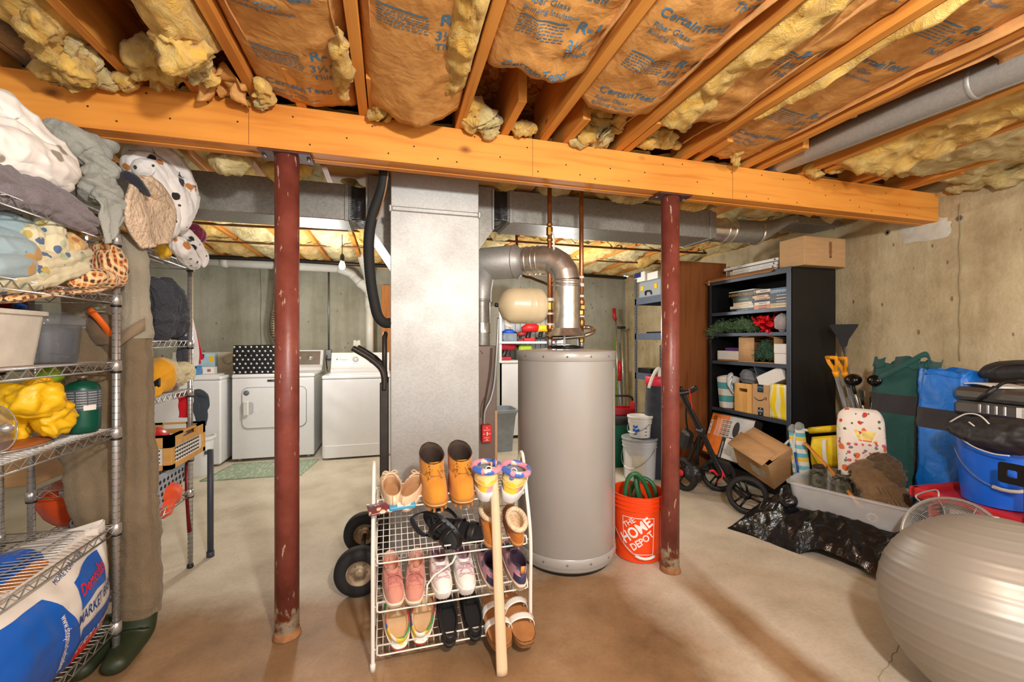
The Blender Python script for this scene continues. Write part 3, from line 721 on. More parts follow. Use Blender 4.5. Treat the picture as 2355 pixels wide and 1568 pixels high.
# puffs sagging just behind the beam
for i,(u0,u1,v,Y,r) in enumerate(((478,580,372,2.18,.05),(600,720,395,2.3,.045),(1395,1500,452,2.35,.05),(1560,1630,470,2.25,.045),(1480,1560,440,2.2,.04))):
 a=U(u0,v-8,Y); b2=U(u1,v-8,Y); m_=(a+b2)/2-V(0,0,.02)
 mb=MB(); tuft(mb,[a,m_,b2],r,40+i*5,30,9,.4); xm=(a.x+b2.x)/2; ho=[q for q in BB if q[0]-.03<=xm<=q[1]+.03][0][2]; mb.build('sagging_puff',(FLUFF2,FLUFF)[i%2],ho,world= True)
 # round ducts in the front bays
def round_duct(name,label,a,b,r,joints=(),n=28,mat=GALV):
 a=Vector(a); b=Vector(b); t=thing(name,label, 'duct',(a+b)/2)
 mb=MB(); mb.cyl(a,b,r,n=n,caps= False); mb.build('pipe',mat,t,world= True)
 ax=(b-a).normalized()
 for j in joints:
  p=a.lerp(b,j); mb=MB(); mb.lathe([(r*.99,-.012),(r*1.03,-.01),(r*1.045,0),(r*1.03,.004),(r*.99,.006)],n,p,ax,caps= False); mb.build('crimped_joint',mat,t,world= True)
 mb=MB(); o=ax.orthogonal().normalized(); sd=ax.cross(o); mb.box((a+b)/2-V(0,0,r),((b-a).length*.9,.008,.003),R=basis((0,0,0),ax,V(0,0,1).cross(ax)).to_3x3()); mb.build('lock_seam',mat,t,world= True)
 return t
round_duct('round_duct', 'round galvanised duct running in the bay above the right end of the beam',(2.14,YN,2.16),(2.16,2.0,2.288),.062,(.38,.62))
round_duct('round_duct', 'dull round galvanised duct in the top left corner of the ceiling',(-1.262,YN,2.31),(-1.262,2.06,2.315),.065,(.5,),mat=GALVD)
# tan board under the joists behind the beam
mb=MB(); a=U(695,380,2.12); mb.bb(-.34,.86,2.09,3.05,2.205,2.222)
tag(mb.build('panning_board',M_('tan_board',c(206,160,98),.75,var=.06,scale=5)), 'flat tan board fixed under the joists above the furnace plenum', 'board')
# ================================================================ furnace, ducts, water heater, plumbing
t=thing('return_duct', 'tall flat galvanised return duct standing in the centre under the beam', 'duct',(.23,2.37,0))
mb=MB(); mb.bb(-.004,.464,2.30,2.442,.0,1.936,.003); mb.build('lower_panel',GALV,t,world= True)
mb=MB(); mb.bb(-.002,.462,2.304,2.44,1.94,2.2,.003); mb.build('upper_panel',GALV,t,world= True)
mb=MB(); mb.box((.23,2.297,1.938),(.456,.012,.026),bev=.005); mb.build('drive_cleat',GALV,t,world= True)
for x in (-.004,.464):
 mb=MB(); mb.box((x,2.30,1.938),(.016,.02,.036),bev=.004); mb.build('cleat_tab',GALV,t,world= True)
FURN=M_('furnace_brown',c(112,94,82),.42,.2,var=.06)
t=thing('furnace', 'brown metal furnace cabinet mostly hidden behind the tall return duct', 'furnace',(.3,2.8,0))
mb=MB(); mb.bb(0,.60,2.452,3.15,.0,1.222,.004); mb.build('cabinet',FURN,t,world= True)
mb=MB(); mb.bb(.588,.604,2.448,2.456,.02,.84,.002); mb.build('edge_strip',M_('furnace_edge',c(186,146,110),.5),t,world= True)
for (u,v) in ((1106,808),(1109,812)):
 mb=MB(); mb.lathe([(.005,0),(.004,.003),(0,.004)],8,py(u,v,2.452),(0,-1,0)); mb.build('screw',STEELG,t,world= True)
t=thing('supply_plenum', 'galvanised sheet metal plenum flaring out behind the top of the return duct', 'duct',(.23,2.8,1.23))
M0=basis((0,3.1,0),(1,0,0),(0,0,1))
mb=MB(); mb.prism([(.02,1.225),(.44,1.225),(.44,1.70),(.60,1.93),(.60,2.19),(-.133,2.19),(-.133,1.93),(.02,1.70)],.55,M0); mb.build('body',GALVD,t,world= True)
for sx,xa in ((-1,-.133),(1,.60)):
 mb=MB(); mb.bb(xa-.006,xa+.006,2.54,2.56,1.93,2.18,.002); mb.build('corner_flange',GALV,t,world= True)
BAGB=M_('black_vinyl',c(30,30,32),.3,var=.2,bmp=.006,bscale=14)
def trunk(name,label,x0,x1,y0,y1,z0,z1,seams,flex):
 t=thing(name,label, 'duct',((x0+x1)/2,(y0+y1)/2,z0))
 mb=MB(); mb.bb(x0,x1,y0,y1,z0,z1,.004); mb.build('body',GALVD,t,world= True)
 for x in seams:
  mb=MB(); mb.bb(x-.012,x+.012,y0-.008,y1+.004,z0-.006,z1,.003); mb.build('slip_seam',GALVD,t,world= True)
 xa,xb=flex
 mb=MB()
 def f(a,b):
  th=a*4; k=int(th)%4; s=th-int(th); cr=[(y0+.006,z0+.006),(y1-.006,z0+.006),(y1-.006,z1-.004),(y0+.006,z1-.004)]
  p=cr[k]; q=cr[(k+1)%4]; y=lerp(p[0],q[0],s); z=lerp(p[1],q[1],s); x=lerp(xa,xb,b)
  d=.014*math.sin(PI*b)*(1+nz((x*3,y,z),16,2)); cy=(y0+y1)/2; cz=(z0+z1)/2
  return V(x,y+(cy-y)*d*3,z+(cz-z)*d*3+.008*nz((x,y,z),22,5)*math.sin(PI*b))
 mb.grid(f,80,10,cu= True); mb.build('vinyl_connector',BAGB,t,world= True)
 mb=MB()
 for x in (xa,xb):
  z=z0+.005
  while z<z1:mb.box((x,y0-.001,z),(.012,.008,.005)); z+=.0105
 mb.build('crimp_teeth',STEELG,t,world= True); return t
trunk('trunk_duct', 'long galvanised trunk duct crossing behind the left red post above the laundry',-3.2,-.225,2.60,2.84,1.94,2.145,(-1.5,-.245),(-.225,-.133))
trunk('trunk_duct', 'long galvanised trunk duct running right behind the copper pipes',.695,2.22,2.55,2.84,1.985,2.185,(.715,2.2),(.695,.60))
mb=MB(); mb.bb(2.222,2.26,2.56,2.83,1.99,2.18,.003)
def rd(p,q,r):mb.cyl(p,q,r,n=28,caps= False)
t=thing('branch_duct', 'round galvanised duct ending in a flattened boot above the black cabinet', 'duct',(2.5,2.68,2.0))
mb.build('collar_box',GALVD,t,world= True)
mb=MB(); mb.cyl((2.262,2.68,2.088),(2.48,2.68,2.09),.088,n=32,caps= False); mb.build('pipe',SHINY,t,world= True)
for x in (2.27,2.42,2.48,2.74):
 mb=MB(); mb.lathe([(.088,-.01),(.092,-.006),(.093,0),(.092,.006),(.088,.01)],32,(x,2.68,2.09),(1,0,0),caps= False); mb.build('crimped_joint',SHINY,t,world= True)
mb=MB(); mb.cyl((2.48,2.68,2.09),(2.74,2.68,2.098),.086,n=32,caps= False); mb.build('pipe',GALVD,t,world= True)
mb=MB()
def f(a,b):
 th=2*PI*a; y=2.68+.086*math.cos(th); z=2.098+.086*math.sin(th)
 k=max(abs(math.cos(th)),abs(math.sin(th))); yb=2.68+.14*math.cos(th)/k; zb=2.19+.025*math.sin(th)/k
 s=b*b*(3-2*b); return V(lerp(2.74,3.0,b),lerp(y,yb,s),lerp(z,zb,s))
mb.grid(f,40,10,cu= True); mb.build('boot',GALVD,t,world= True)
mb=MB(); mb.bb(3.0,3.44,2.56,2.80,2.16,2.215,.004); mb.build('flat_run',GALVD,t,world= True)
# ---------------- water heater
HX,HY,HR,HZ=.991,2.335,.283,1.195
WH=M_('grey_heater_enamel',c(176,174,168),.3,.15,var=.03,scale=4)
t=thing('water_heater', 'large grey cylindrical water heater tank standing right of centre', 'water heater',(HX,HY,0))
mb=MB(); mb.lathe([(HR-.012,.025),(HR,.04),(HR,HZ-.05)],72,caps= False); mb.build('jacket',WH,t)
mb=MB(); mb.lathe([(HR+.001,.05),(HR+.004,.054),(HR+.004,.098),(HR+.001,.102)],72,caps= False); mb.build('lower_band',WH,t)
mb=MB(); mb.lathe([(HR+.001,HZ-.055),(HR+.005,HZ-.05),(HR+.005,HZ-.004),(HR,HZ),(.09,HZ+.012),(.0,HZ+.012)],72,caps= False); mb.build('top_pan',WH,t)
mb=MB(); mb.lathe([(HR-.03,.0),(HR-.02,.02),(HR-.02,.045)],60); mb.build('base_ring',BLACKP,t)
for zz,k in ((HZ-.028,14),(.075,14)):
 for i in range(k):
  th=2*PI*i/k+.3; mb=MB(); mb.lathe([(.006,0),(.005,.003),(0,.004)],8,(math.cos(th)*(HR+.004),math.sin(th)*(HR+.004),zz),(math.cos(th),math.sin(th),0)); mb.build('screw',STEELG,t)
th=-PI/2+.86; mb=MB(); mb.box((math.cos(th)*HR,math.sin(th)*HR,.6),(.004,.012,1.0),R=Matrix.Rotation(th,3, 'Z')); mb.build('jacket_seam',WH,t)
mb=MB(); mb.lathe([(.085,0),(.088,.012),(.05,.02),(.0,.022)],30,(.0,.0,HZ+.012)); mb.build('draft_base',BLACKM,t)
for i in range(3):
 a=i*2.1; mb=MB(); mb.box((.075*math.cos(a),.075*math.sin(a),HZ+.055),(.012,.004,.075)); mb.build('hood_leg',STEELG,t)
mb=MB(); mb.lathe([(.118,HZ+.085),(.105,HZ+.10),(.088,HZ+.125),(.086,HZ+.13)],40,caps= False); mb.build('draft_hood',SHINY,t)
# flue from heater to furnace
FX,FY=HX,HY
t=thing('flue_pipe', 'bright metal flue rising from the water heater and turning left', 'flue pipe',(FX,FY,HZ+.12))
r=.083
mb=MB(); mb.cyl((FX,FY,HZ+.125),(FX,FY,1.60),r,n=40,caps= False); mb.build('riser',SHINY,t,world= True)
for z in (1.60,1.575):
 mb=MB(); mb.lathe([(r,-.008),(r+.004,-.004),(r+.004,.004),(r,.008)],40,(FX,FY,z),caps= False); mb.build('joint',SHINY,t,world= True)
dirn=(V(.50,2.72,0)-V(FX,FY,0)).normalized()
ctr=V(FX,FY,1.60)+dirn*.14
pts=[ctr-dirn*.14*math.cos(a)+V(0,0,.14)*math.sin(a) for a in [i*PI/2/4 for i in range(5)]]
for i in range(4):
 mb=MB(); mb.cyl(pts[i],pts[i+1],r*1.0,n=36,caps= False); mb.build('elbow_gore',SHINY,t,world= True)
 mb=MB(); mb.ell(pts[i+1],(r*1.005,)*3,24,12); mb.build('elbow_ring',SHINY,t,world= True)
e0=pts[-1]; e1=e0+dirn*.12; e2=e0+dirn*.66
mb=MB(); mb.cyl(e0,e1,r,n=36,caps= False); mb.build('horizontal_run',SHINY,t,world= True)
for k in (.03,.06,.10):
 mb=MB(); mb.lathe([(r,-.006),(r+.005,0),(r,.006)],36,e0+dirn*k,dirn,caps= False); mb.build('joint',SHINY,t,world= True)
mb=MB(); mb.tube([e1,e1+dirn*.03,e1+dirn*.05,e2],[r,r,.102,.102],36,caps= False); mb.build('wide_run',GALV,t,world= True)
mb=MB(); mb.lathe([(.102,-.006),(.107,0),(.102,.006)],36,e1+dirn*.055,dirn,caps= False); mb.build('joint',GALV,t,world= True)
vp=V(.54,2.60,0)
t=thing('furnace_vent', 'dull dented metal vent rising from the furnace top to the wide flue', 'flue pipe',(vp.x,vp.y,1.23))
tp=e1+dirn*.36
mb=MB(); mb.tube([(vp.x,vp.y,1.225),(vp.x,vp.y,1.50)],.052,24,caps= False); mb.build('lower_pipe',GALVD,t,world= True)
mb=MB(); mb.tube([(vp.x,vp.y,1.49),(vp.x,vp.y,1.56),(vp.x+.01,vp.y+.02,1.63),(tp.x,tp.y,tp.z-.06)],[.057,.06,.075,.098],24,caps= False); mb.build('reducer',GALV,t,world= True)
mb=MB(); mb.lathe([(.057,-.008),(.061,0),(.057,.008)],24,(vp.x,vp.y,1.5),caps= False); mb.build('joint',GALVD,t,world= True)
mb=MB(); mb.tube([(vp.x,vp.y-.001,1.30+.0),(vp.x,vp.y,1.36)],[.056,.056],20,caps= False); mb.build('foil_tape',SHINY,t,world= True)
# copper pipes
def pipe_with(name,label,x,y,z0,z1,fits):
 t=thing(name,label, 'water pipe',(x,y,z0))
 mb=MB(); mb.cyl((x,y,z0),(x,y,z1),.0135,n=18); mb.build('pipe',COPPER,t,world= True)
 for (z,h,rr,m,n) in fits:
  mb=MB(); mb.lathe([(rr*.9,-h/2),(rr,-h/2+.004),(rr,h/2-.004),(rr*.9,h/2)],n,(x,y,z),smooth=n>8); mb.build('fitting',m,t,world= True)
 return t
p1=py(1264,700,2.36); p2=py(1337,700,2.36)
zf= lambda v,u=1300:py(u,v,2.36).z
t1=pipe_with('copper_pipe', 'copper hot water pipe with a valve, nearer the cream tank',p1.x,p1.y,HZ+.004,2.30,[(zf(690),.02,.017,PVC,14),(zf(705),.05,.021,BRASS,8),(zf(722),.012,.017,PVC,14),(zf(752),.03,.018,COPPER,16),(zf(770),.035,.022,BRASS,14),(zf(787),.04,.017,STEELG,14),(zf(535),.05,.021,BRASS,8),(zf(520),.015,.019,BRASS,8),(zf(555),.015,.019,BRASS,8),(zf(747),.015,.018,PVC,14)])
mb=MB(); mb.tube([(p1.x+.005,p1.y-.02,zf(538)),(p1.x+.012,p1.y-.032,zf(545)),(p1.x+.014,p1.y-.034,zf(578))],.006,8,flat=(1.6,.6)); mb.build('valve_lever',WHITEP,t1,world= True)
t2=pipe_with('copper_pipe', 'copper cold water pipe with brass fittings, further from the cream tank',p2.x,p2.y,HZ+.004,2.30,[(zf(636),.014,.0165,PVC,14),(zf(654),.02,.017,PVC,14),(zf(680),.014,.0165,PVC,14),(zf(694),.03,.019,COPPER,14),(zf(706),.03,.024,BRASS,6),(zf(718),.03,.02,BRASS,8),(zf(727),.01,.019,PVC,14),(zf(742),.04,.02,BRASS,12),(zf(780),.04,.02,BRASS,8),(zf(792),.03,.016,STEELG,14)])
mb=MB(); mb.tube([(p2.x,p2.y,zf(708)),(p2.x-.03,p2.y-.005,zf(708))],.011,12); mb.build('drain_cap',STEELG,t2,world= True)
mb=MB(); mb.tube([(p2.x-.005,p2.y-.01,zf(740)),(p2.x-.032,p2.y-.02,zf(735)),(p2.x-.036,p2.y-.02,zf(765))],.006,8,flat=(1,1.5)); mb.build('valve_lever',BLACKM,t2,world= True)
mb=MB(); z_=zf(777)
lp=smooth_path([V(p1.x+.015,p1.y-.005,z_),V(p1.x+.10,p1.y-.045,z_+.004),V(p2.x-.01,p2.y-.06,z_+.015),V(p2.x+.05,p2.y-.05,z_+.035),V(p2.x+.072,p2.y-.005,z_+.055),V(p2.x+.05,p2.y+.02,z_+.066),V(p2.x+.012,p2.y+.005,z_+.065)],8)
mb.tube(lp,.0135,14); o=mb.build('flexible_connector',M_('braided_steel',c(190,170,150),.3,.9,var=.2,scale=90)); tag(o, 'curved braided steel hose linking the two copper pipes', 'hose')
# expansion tank
TK=M_('cream_tank_paint',c(214,198,160),.3,var=.02)
a=py(1150,702,2.36); b=py(1254,700,2.36); L=b.x-a.x; R_=.103
t=thing('expansion_tank', 'cream coloured expansion tank lying sideways beside the copper pipes', 'tank',(a.x,a.y,a.z))
ax=(1,0,0)
mb=MB(); mb.lathe([(.012,-.012),(.04,.0),(.075,.018),(.095,.045),(R_,.075),(R_,L*.55),(R_+.0015,L*.56),(R_,L*.57),(R_,L*.68),(R_+.0015,L*.69),(R_,L*.70),(R_,L-.055),(.096,L-.028),(.075,L-.008),(.02,L)],44,(0,0,0),ax); mb.build('vessel',TK,t)
mb=MB(); mb.cyl((-.012,0,0),(-.03,0,.002),.012,n=14); mb.build('air_valve',BLACKP,t)
mb=MB(); mb.cyl((L-.005,0,0),(p1.x-a.x-.01,0,0),.014,n=14); mb.build('nipple',BRASS,t)
mb=MB(); mb.tube([(.02,-.03,-.085),(.03,-.06,-.115),(.05,-.065,-.12)],[.005,.012,.008],8,flat=(1.8,.5)); mb.build('tag',PAPER,t)
# emergency switch and conduit on furnace front
p=py(1116,994,2.452)
t=thing('emergency_switch', 'red metal emergency switch box fixed on the brown furnace', 'switch',(p.x,2.452,p.z))
mb=MB(); mb.box((0,-.018,0),(.056,.036,.10),bev=.004); mb.build('box',M_('dark_red_box',c(150,24,22),.4),t)
mb=MB(); mb.box((.001,-.038,0),(.054,.004,.10),bev=.0015); mb.build('cover_plate',M_('red_cover',c(206,30,24),.35),t)
mb=MB(); mb.box((.001,-.044,0),(.009,.012,.02),R=rot('X',20),bev=.002); mb.build('toggle',WHITEP,t)
mb=MB()
F_=flatfn(basis((.001,-.0404,0),(1,0,0),(0,0,1)))
text(mb, 'EMERGENCY',.0065,lambda x,y:F_(x,y+.019),center= True); text(mb, 'SWITCH',.0075,lambda x,y:F_(x,y-.026),center= True); text(mb, 'BURNER',.0065,lambda x,y:F_(x,y-.041),center= True)
text(mb, 'ON',.008,lambda x,y:F_(x-.016,y-.004),center= True); text(mb, 'OFF',.008,lambda x,y:F_(x+.016,y-.004),center= True)
for zz in (.034,-.034):mb.lathe([(.004,0),(.003,.002),(0,.002)],8,(.001,-.0402,zz),(0,-1,0))
mb.build('lettering',INKW,t)
mb=MB(); q=[p+V(-.008,-.012,.05),p+V(-.008,-.014,.10),p+V(0,-.016,.14),p+V(.03,-.016,.20),py(1137,880,2.43),py(1141,830,2.42),py(1144,780,2.42),py(1146,730,2.42)]
mb.tube(smooth_path(q,6),.0075,10); o=mb.build('conduit',M_('grey_conduit',c(170,172,170),.4,.5)); tag(o, 'grey flexible conduit bending up from the red switch', 'conduit')
mb=MB()
for k,(du,dv) in enumerate(((-8,4),(-5,0))):
 q=[p+V(-.016,-.004,.08),p+V(-.012+k*.006,-.004,.15),py(1126+du,900+dv,2.444),py(1134+du,850,2.444),py(1137+du,800,2.444)]; mb.tube(smooth_path(q,5),.0022,6)
q=[p+V(-.03,-.003,.09),py(1108,930,2.446),py(1116,912,2.446)]; mb.tube(smooth_path(q,5),.0015,6)
o=mb.build('thermostat_wire',M_('brown_wire',c(70,52,40),.6)); tag(o, 'thin brown control wires trailing down the furnace side', 'wire')
# insulated line set left of the return duct
mb=MB(); q=[py(884,392,2.16),py(880,430,2.18),py(856,500,2.22),py(848,560,2.24),py(852,640,2.26),py(862,700,2.27),py(870,728,2.28),py(884,742,2.30),py(899,742,2.34)]
mb.tube(smooth_path(q,8),.026,16); o=mb.build('refrigerant_line',M_('black_foam',c(24,25,24),.75,var=.2,bmp=.002)); tag(o, 'thick black foam covered hose curving down left of the return duct', 'hose')
mb=MB(); q=[py(893,393,2.14),py(886,440,2.16),py(872,490,2.2),py(864,505,2.21)]; mb.tube(smooth_path(q,6),.004,6); o=mb.build('cable',M_('tan_cable',c(150,104,60),.6)); tag(o, 'thin tan cable beside the black foam hose', 'cable')
# ---------------- hand truck
HT=M_('worn_black_steel',c(52,47,42),.5,.4,var=.3,scale=14,bmp=.001)
t=thing('hand_truck', 'worn dark steel hand truck with two rubber wheels left of the shoe rack', 'hand truck',(-.06,2.42,0))
for (y,nm) in ((2.262, 'upright'),(2.60, 'upright')):
 mb=MB(); mb.box((-.035,y,.58),(.042,.022,.92),bev=.004); mb.build(nm,HT,t,world= True)
 q=[V(-.035,y,1.0),V(-.035,y,1.06),V(-.05,y,1.11),V(-.10,y-.005,1.16),V(-.16,y-.01,1.20),V(-.185,y-.01,1.215)]
 mb=MB(); mb.tube(smooth_path(q,5),.018,12,flat=(1.1,.8)); mb.build('handle',HT,t,world= True)
for z in (.2,.5,.85,1.02):
 mb=MB(); mb.box((-.035,2.43,z),(.02,.32,.028),bev=.003); mb.build('crossbar',HT,t,world= True)
mb=MB(); mb.tube([(-.035,2.30,1.05),(-.035,2.33,1.27),(-.03,2.36,1.29),(-.03,2.50,1.29),(-.035,2.56,1.26),(-.035,2.59,1.04)],.012,10); mb.build('top_loop',HT,t,world= True)
mb=MB(); mb.bb(-.03,-.012,2.27,2.295,.02,.9); mb.bb(-.06,-.012,2.25,2.62,.02,.03); mb.build('toe_plate',HT,t,world= True)
mb=MB(); mb.cyl((-.15,2.20,.118),(-.15,2.70,.118),.011,n=12); mb.build('axle',HT,t,world= True)
for y in (2.225,2.665):
 mb=MB(); mb.lathe([(.062,-.034),(.085,-.04),(.108,-.034),(.118,-.018),(.119,0),(.118,.018),(.108,.034),(.085,.04),(.062,.034)],40,(-.15,y,.119),(0,1,0),caps= False); w_=mb.build('wheel',RUBBER,t,world= True)
 mb=MB(); mb.lathe([(.0,-.03),(.02,-.036),(.022,-.022),(.05,-.018),(.056,-.028),(.064,-.03),(.064,.03),(.056,.028),(.05,.018),(.022,.022),(.02,.036),(.0,.03)],32,(-.15,y,.119),(0,1,0)); mb.build('hub',M_('rusty_hub',c(176,156,128),.5,.5,var=.3,scale=30),w_,world= True)
 for i in range(6):
  th=i*PI/3; mb=MB(); mb.lathe([(.005,0),(.004,.004)],6,(-.15+.037*math.cos(th),y-.02,.119+.037*math.sin(th)),(0,-1,0)); mb.build('lug',STEELG,w_,world= True)
 mb=MB(); mb.cyl((-.15,y,.119),(-.05,y*.8+2.43*.2,.2),.01,n=8); mb.build('axle_strut',HT,t,world= True)
# ================================================================ laundry corner
def rrect(w,h,r,n=5):
 out=[]
 for (cx,cy,a0) in ((w/2-r,h/2-r,0),(-w/2+r,h/2-r,PI/2),(-w/2+r,-h/2+r,PI),(w/2-r,-h/2+r,1.5*PI)):
  for i in range(n+1):
   a=a0+PI/2*i/n; out.append((cx+r*math.cos(a),cy+r*math.sin(a)))
 return out
FR= lambda x,y,z:basis((x,y,z),(1,0,0),(0,0,1))
# dryer
X0,X1,Y0,Y1,H=-1.575,-.80,5.0,5.70,.905
t=thing('clothes_dryer', 'white front loading dryer with the polka dot bag on top', 'dryer',((X0+X1)/2,(Y0+Y1)/2,0))
mb=MB(); mb.bb(X0,X1,Y0,Y1,.03,H-.045,.006); mb.build('body',WHITEE,t,world= True)
mb=MB(); mb.bb(X0-.004,X1+.004,Y0-.008,Y1,H-.043,H,.012); mb.build('top',WHITEE,t,world= True)
cx,cz,dw,dh=(X0+X1)/2+.01,.555,.60,.415
mb=MB(); mb.prism(rrect(dw+.014,dh+.014,.06),.004,FR(cx,Y0,cz)); mb.build('door_gasket',GREYP,t,world= True)
mb=MB(); mb.prism(rrect(dw,dh,.055),.014,FR(cx,Y0,cz)); d_=mb.build('door',WHITEE,t,world= True)
hx=X0+.145
mb=MB(); mb.prism(rrect(.115,.13,.03),.003,FR(hx,Y0-.014,cz+.0)); mb.build('handle_recess',LGREY,d_,world= True)
mb=MB(); mb.box((hx-.01,Y0-.03,cz),(.05,.028,.15),bev=.008); mb.build('handle',WHITEP,d_,world= True)
mb=MB(); mb.lathe([(.028,0),(.027,.002),(0,.002)],24,(X0+.135,Y0-.014,cz+.158),(0,-1,0)); mb.build('round_sticker',M_('sticker_grey',c(112,118,130),.4,var=.3,scale=80),d_,world= True)
mb=MB(); mb.box(((X0+X1)/2+.01,Y0-.004,.835),(.14,.006,.02),bev=.001); bd=mb.build('name_badge',BLACKP,t,world= True)
mb=MB(); text(mb, 'MAYTAG',.014,flatfn(FR((X0+X1)/2+.01,Y0-.0075,.830)),center= True,spacing=1.2); mb.build('badge_lettering',M_('badge_silver',c(180,180,184),.4),bd,world= True)
mb=MB(); mb.prism([(0,0),(.16,0),(.16,.235),(.115,.235),(.05,.06),(0,.03)],X1-X0,basis((X0,Y1-.16,H),(0,1,0),(0,0,1))); co_=mb.build('console',WHITEE,t,world= True)
mb=MB(); mb.add([V(X0+.03,Y1-.112,H+.062),V(X1-.03,Y1-.112,H+.062),V(X1-.03,Y1-.05,H+.222),V(X0+.03,Y1-.05,H+.222)],[(0,1,2,3)])
mb.build('control_panel',M_('brown_panel',c(126,114,106),.35,.3),co_,world= True)
for x in (X1-.27,X1-.14,X0+.2):
 mb=MB(); mb.lathe([(.034,0),(.034,.004),(.028,.006),(.024,.022),(.0,.023)],24,(x,Y1-.083,H+.145),(0,-.93,.36)); mb.build('knob',CHROME,co_,world= True)
for x in (X0+.06,X1-.06):
 mb=MB(); mb.cyl((x,Y0+.05,0),(x,Y0+.05,.032),.018,n=12); mb.build('foot',GREYP,t,world= True)
 # flexible dryer vent
mb=MB(); q=smooth_path([V(-1.18,5.78,H),py(630,770,5.72),py(634,700,5.7),py(640,640,5.68),py(642,590,5.66),py(643,560,5.6)],26)
mb.tube(q,[(.052 if i%2 else .046) for i in range(len(q))],18,smooth= False); o=mb.build('vent_hose',M_('foil',c(196,196,194),.22,.95,var=.2,scale=40)); tag(o, 'crinkled silver foil vent hose rising behind the dryer', 'vent hose')
# washer
X0,X1,Y0,Y1,H=-.695,-.01,4.83,5.50,.885
t=thing('washing_machine', 'white top loading washing machine beside the tall return duct', 'washing machine',((X0+X1)/2,(Y0+Y1)/2,0))
mb=MB(); mb.bb(X0,X1,Y0,Y1,.02,H-.04,.008); mb.build('body',WHITEE,t,world= True)
mb=MB(); mb.box(((X0+X1)/2,Y0-.003,.085),(X1-X0-.04,.008,.13),bev=.003); mb.build('kick_panel',WHITEE,t,world= True)
mb=MB(); mb.bb(X0-.004,X1+.004,Y0-.006,Y1,H-.038,H,.01); mb.build('top',WHITEE,t,world= True)
mb=MB(); mb.bb(X0+.06,X1-.06,Y0+.04,Y1-.2,H,H+.014,.005); mb.build('lid',WHITEE,t,world= True)
mb=MB(); mb.prism([(0,0),(.15,0),(.15,.225),(.10,.225),(.045,.08),(.03,.05),(0,.035)],X1-X0-.03,basis((X0+.015,Y1-.15,H),(0,1,0),(0,0,1))); co_=mb.build('console',WHITEE,t,world= True)
for x,r in ((X0+.49,.04),(X0+.285,.022)):
 mb=MB(); mb.lathe([(r*1.3,0),(r*1.3,.004),(r,.005),(r*.9,.026),(0,.027)],26,(x,Y1-.082,H+.145),(0,-.93,.36)); mb.build('knob',WHITEP,co_,world= True)
 mb=MB(); mb.lathe([(r*1.5,0),(r*1.5,.001),(r*1.36,.0015)],26,(x,Y1-.0815,H+.145),(0,-.93,.36),caps= False); mb.build('dial_ring',M_('dial_grey',c(120,122,126),.5),co_,world= True)
mb=MB(); Fp=flatfn(basis((X0+.10,Y1-.083,H+.14),(1,0,0),(0,.36,.93)),.001)
mb.lathe([(.009,0),(.007,.001)],12,Fp(-.022,.008),(0,-.93,.36)); text(mb, 'Centennial',.02,Fp,shear=.2); text(mb, 'Commercial Technology',.008,lambda x,y:Fp(x,y-.014)); text(mb, 'ENERGY SAVER',.009,lambda x,y:Fp(x+.155,y-.05)); mb.build('printing',M_('dial_grey',c(0,0,0)),co_,world= True)
# second washer at the left
X0,X1,Y0,Y1,H=-2.31,-1.632,4.875,5.56,.90
t=thing('washing_machine', 'older white washing machine behind the white waste bin, boxes on its lid', 'washing machine',((X0+X1)/2,(Y0+Y1)/2,0))
mb=MB(); mb.bb(X0,X1,Y0,Y1,.02,H-.04,.014); mb.build('body',WHITEE,t,world= True)
mb=MB(); mb.bb(X0-.004,X1+.004,Y0-.006,Y1,H-.038,H,.01); mb.build('top',WHITEE,t,world= True)
mb=MB(); mb.prism([(0,0),(.15,0),(.15,.225),(.10,.225),(.045,.05),(0,.03)],X1-X0-.02,basis((X0+.01,Y1-.15,H),(0,1,0),(0,0,1))); co_=mb.build('console',M_('bisque_panel',c(204,198,184),.4),t,world= True)
mb=MB(); mb.lathe([(.05,0),(.048,.006),(.04,.014),(.0,.016)],26,(X1-.13,Y1-.08,H+.14),(0,-.93,.36)); mb.build('dial',M_('bisque_panel',c(0,0,0)),co_,world= True)
mb=MB(); mb.bb(X0+.05,X1-.05,Y0+.03,Y1-.2,H,H+.012,.004); mb.build('lid',WHITEE,t,world= True)
# boxes on it
def carton(name,label,cat,lo,hi,mat,marks=(),group= None):
 t=thing(name,label,cat,((lo[0]+hi[0])/2,(lo[1]+hi[1])/2,lo[2]),group=group)
 mb=MB(); mb.bb(lo[0],hi[0],lo[1],hi[1],lo[2],hi[2],.003); mb.build('carton',mat,t,world= True)
 for (nm,x0,x1,z0,z1,m) in marks:
  mb=MB(); mb.bb(lerp(lo[0],hi[0],x0),lerp(lo[0],hi[0],x1),lo[1]-.0015,lo[1]+.001,lerp(lo[2],hi[2],z0),lerp(lo[2],hi[2],z1)); mb.build(nm,m,t,world= True)
 return t
BLUEBX=M_('blue_carton',c(58,128,190),.5,var=.1); PALEBX=M_('pale_blue_carton',c(178,206,222),.5,var=.15)
zt=H+.013
carton('tissue_box', 'blue and white carton at the front of the older washer lid', 'box',(-2.03,4.93,zt),(-1.86,5.05,zt+.085),BLUEBX,[('panel',.55,.9,.15,.75,PAPER),('stripe',0,1,.75,1,M_('dark_blue',c(24,60,120),.5))])
carton('detergent_box', 'pale blue carton with a yellow disc on the older washer', 'box',(-1.955,5.20,zt),(-1.80,5.30,zt+.21),PALEBX,[('yellow_disc',.68,.95,.55,.85,YEL),('dark_mark',.1,.4,.75,.95,M_('dark_blue',c(0,0,0))),('white_band',0,1,0,.3,PAPER)])
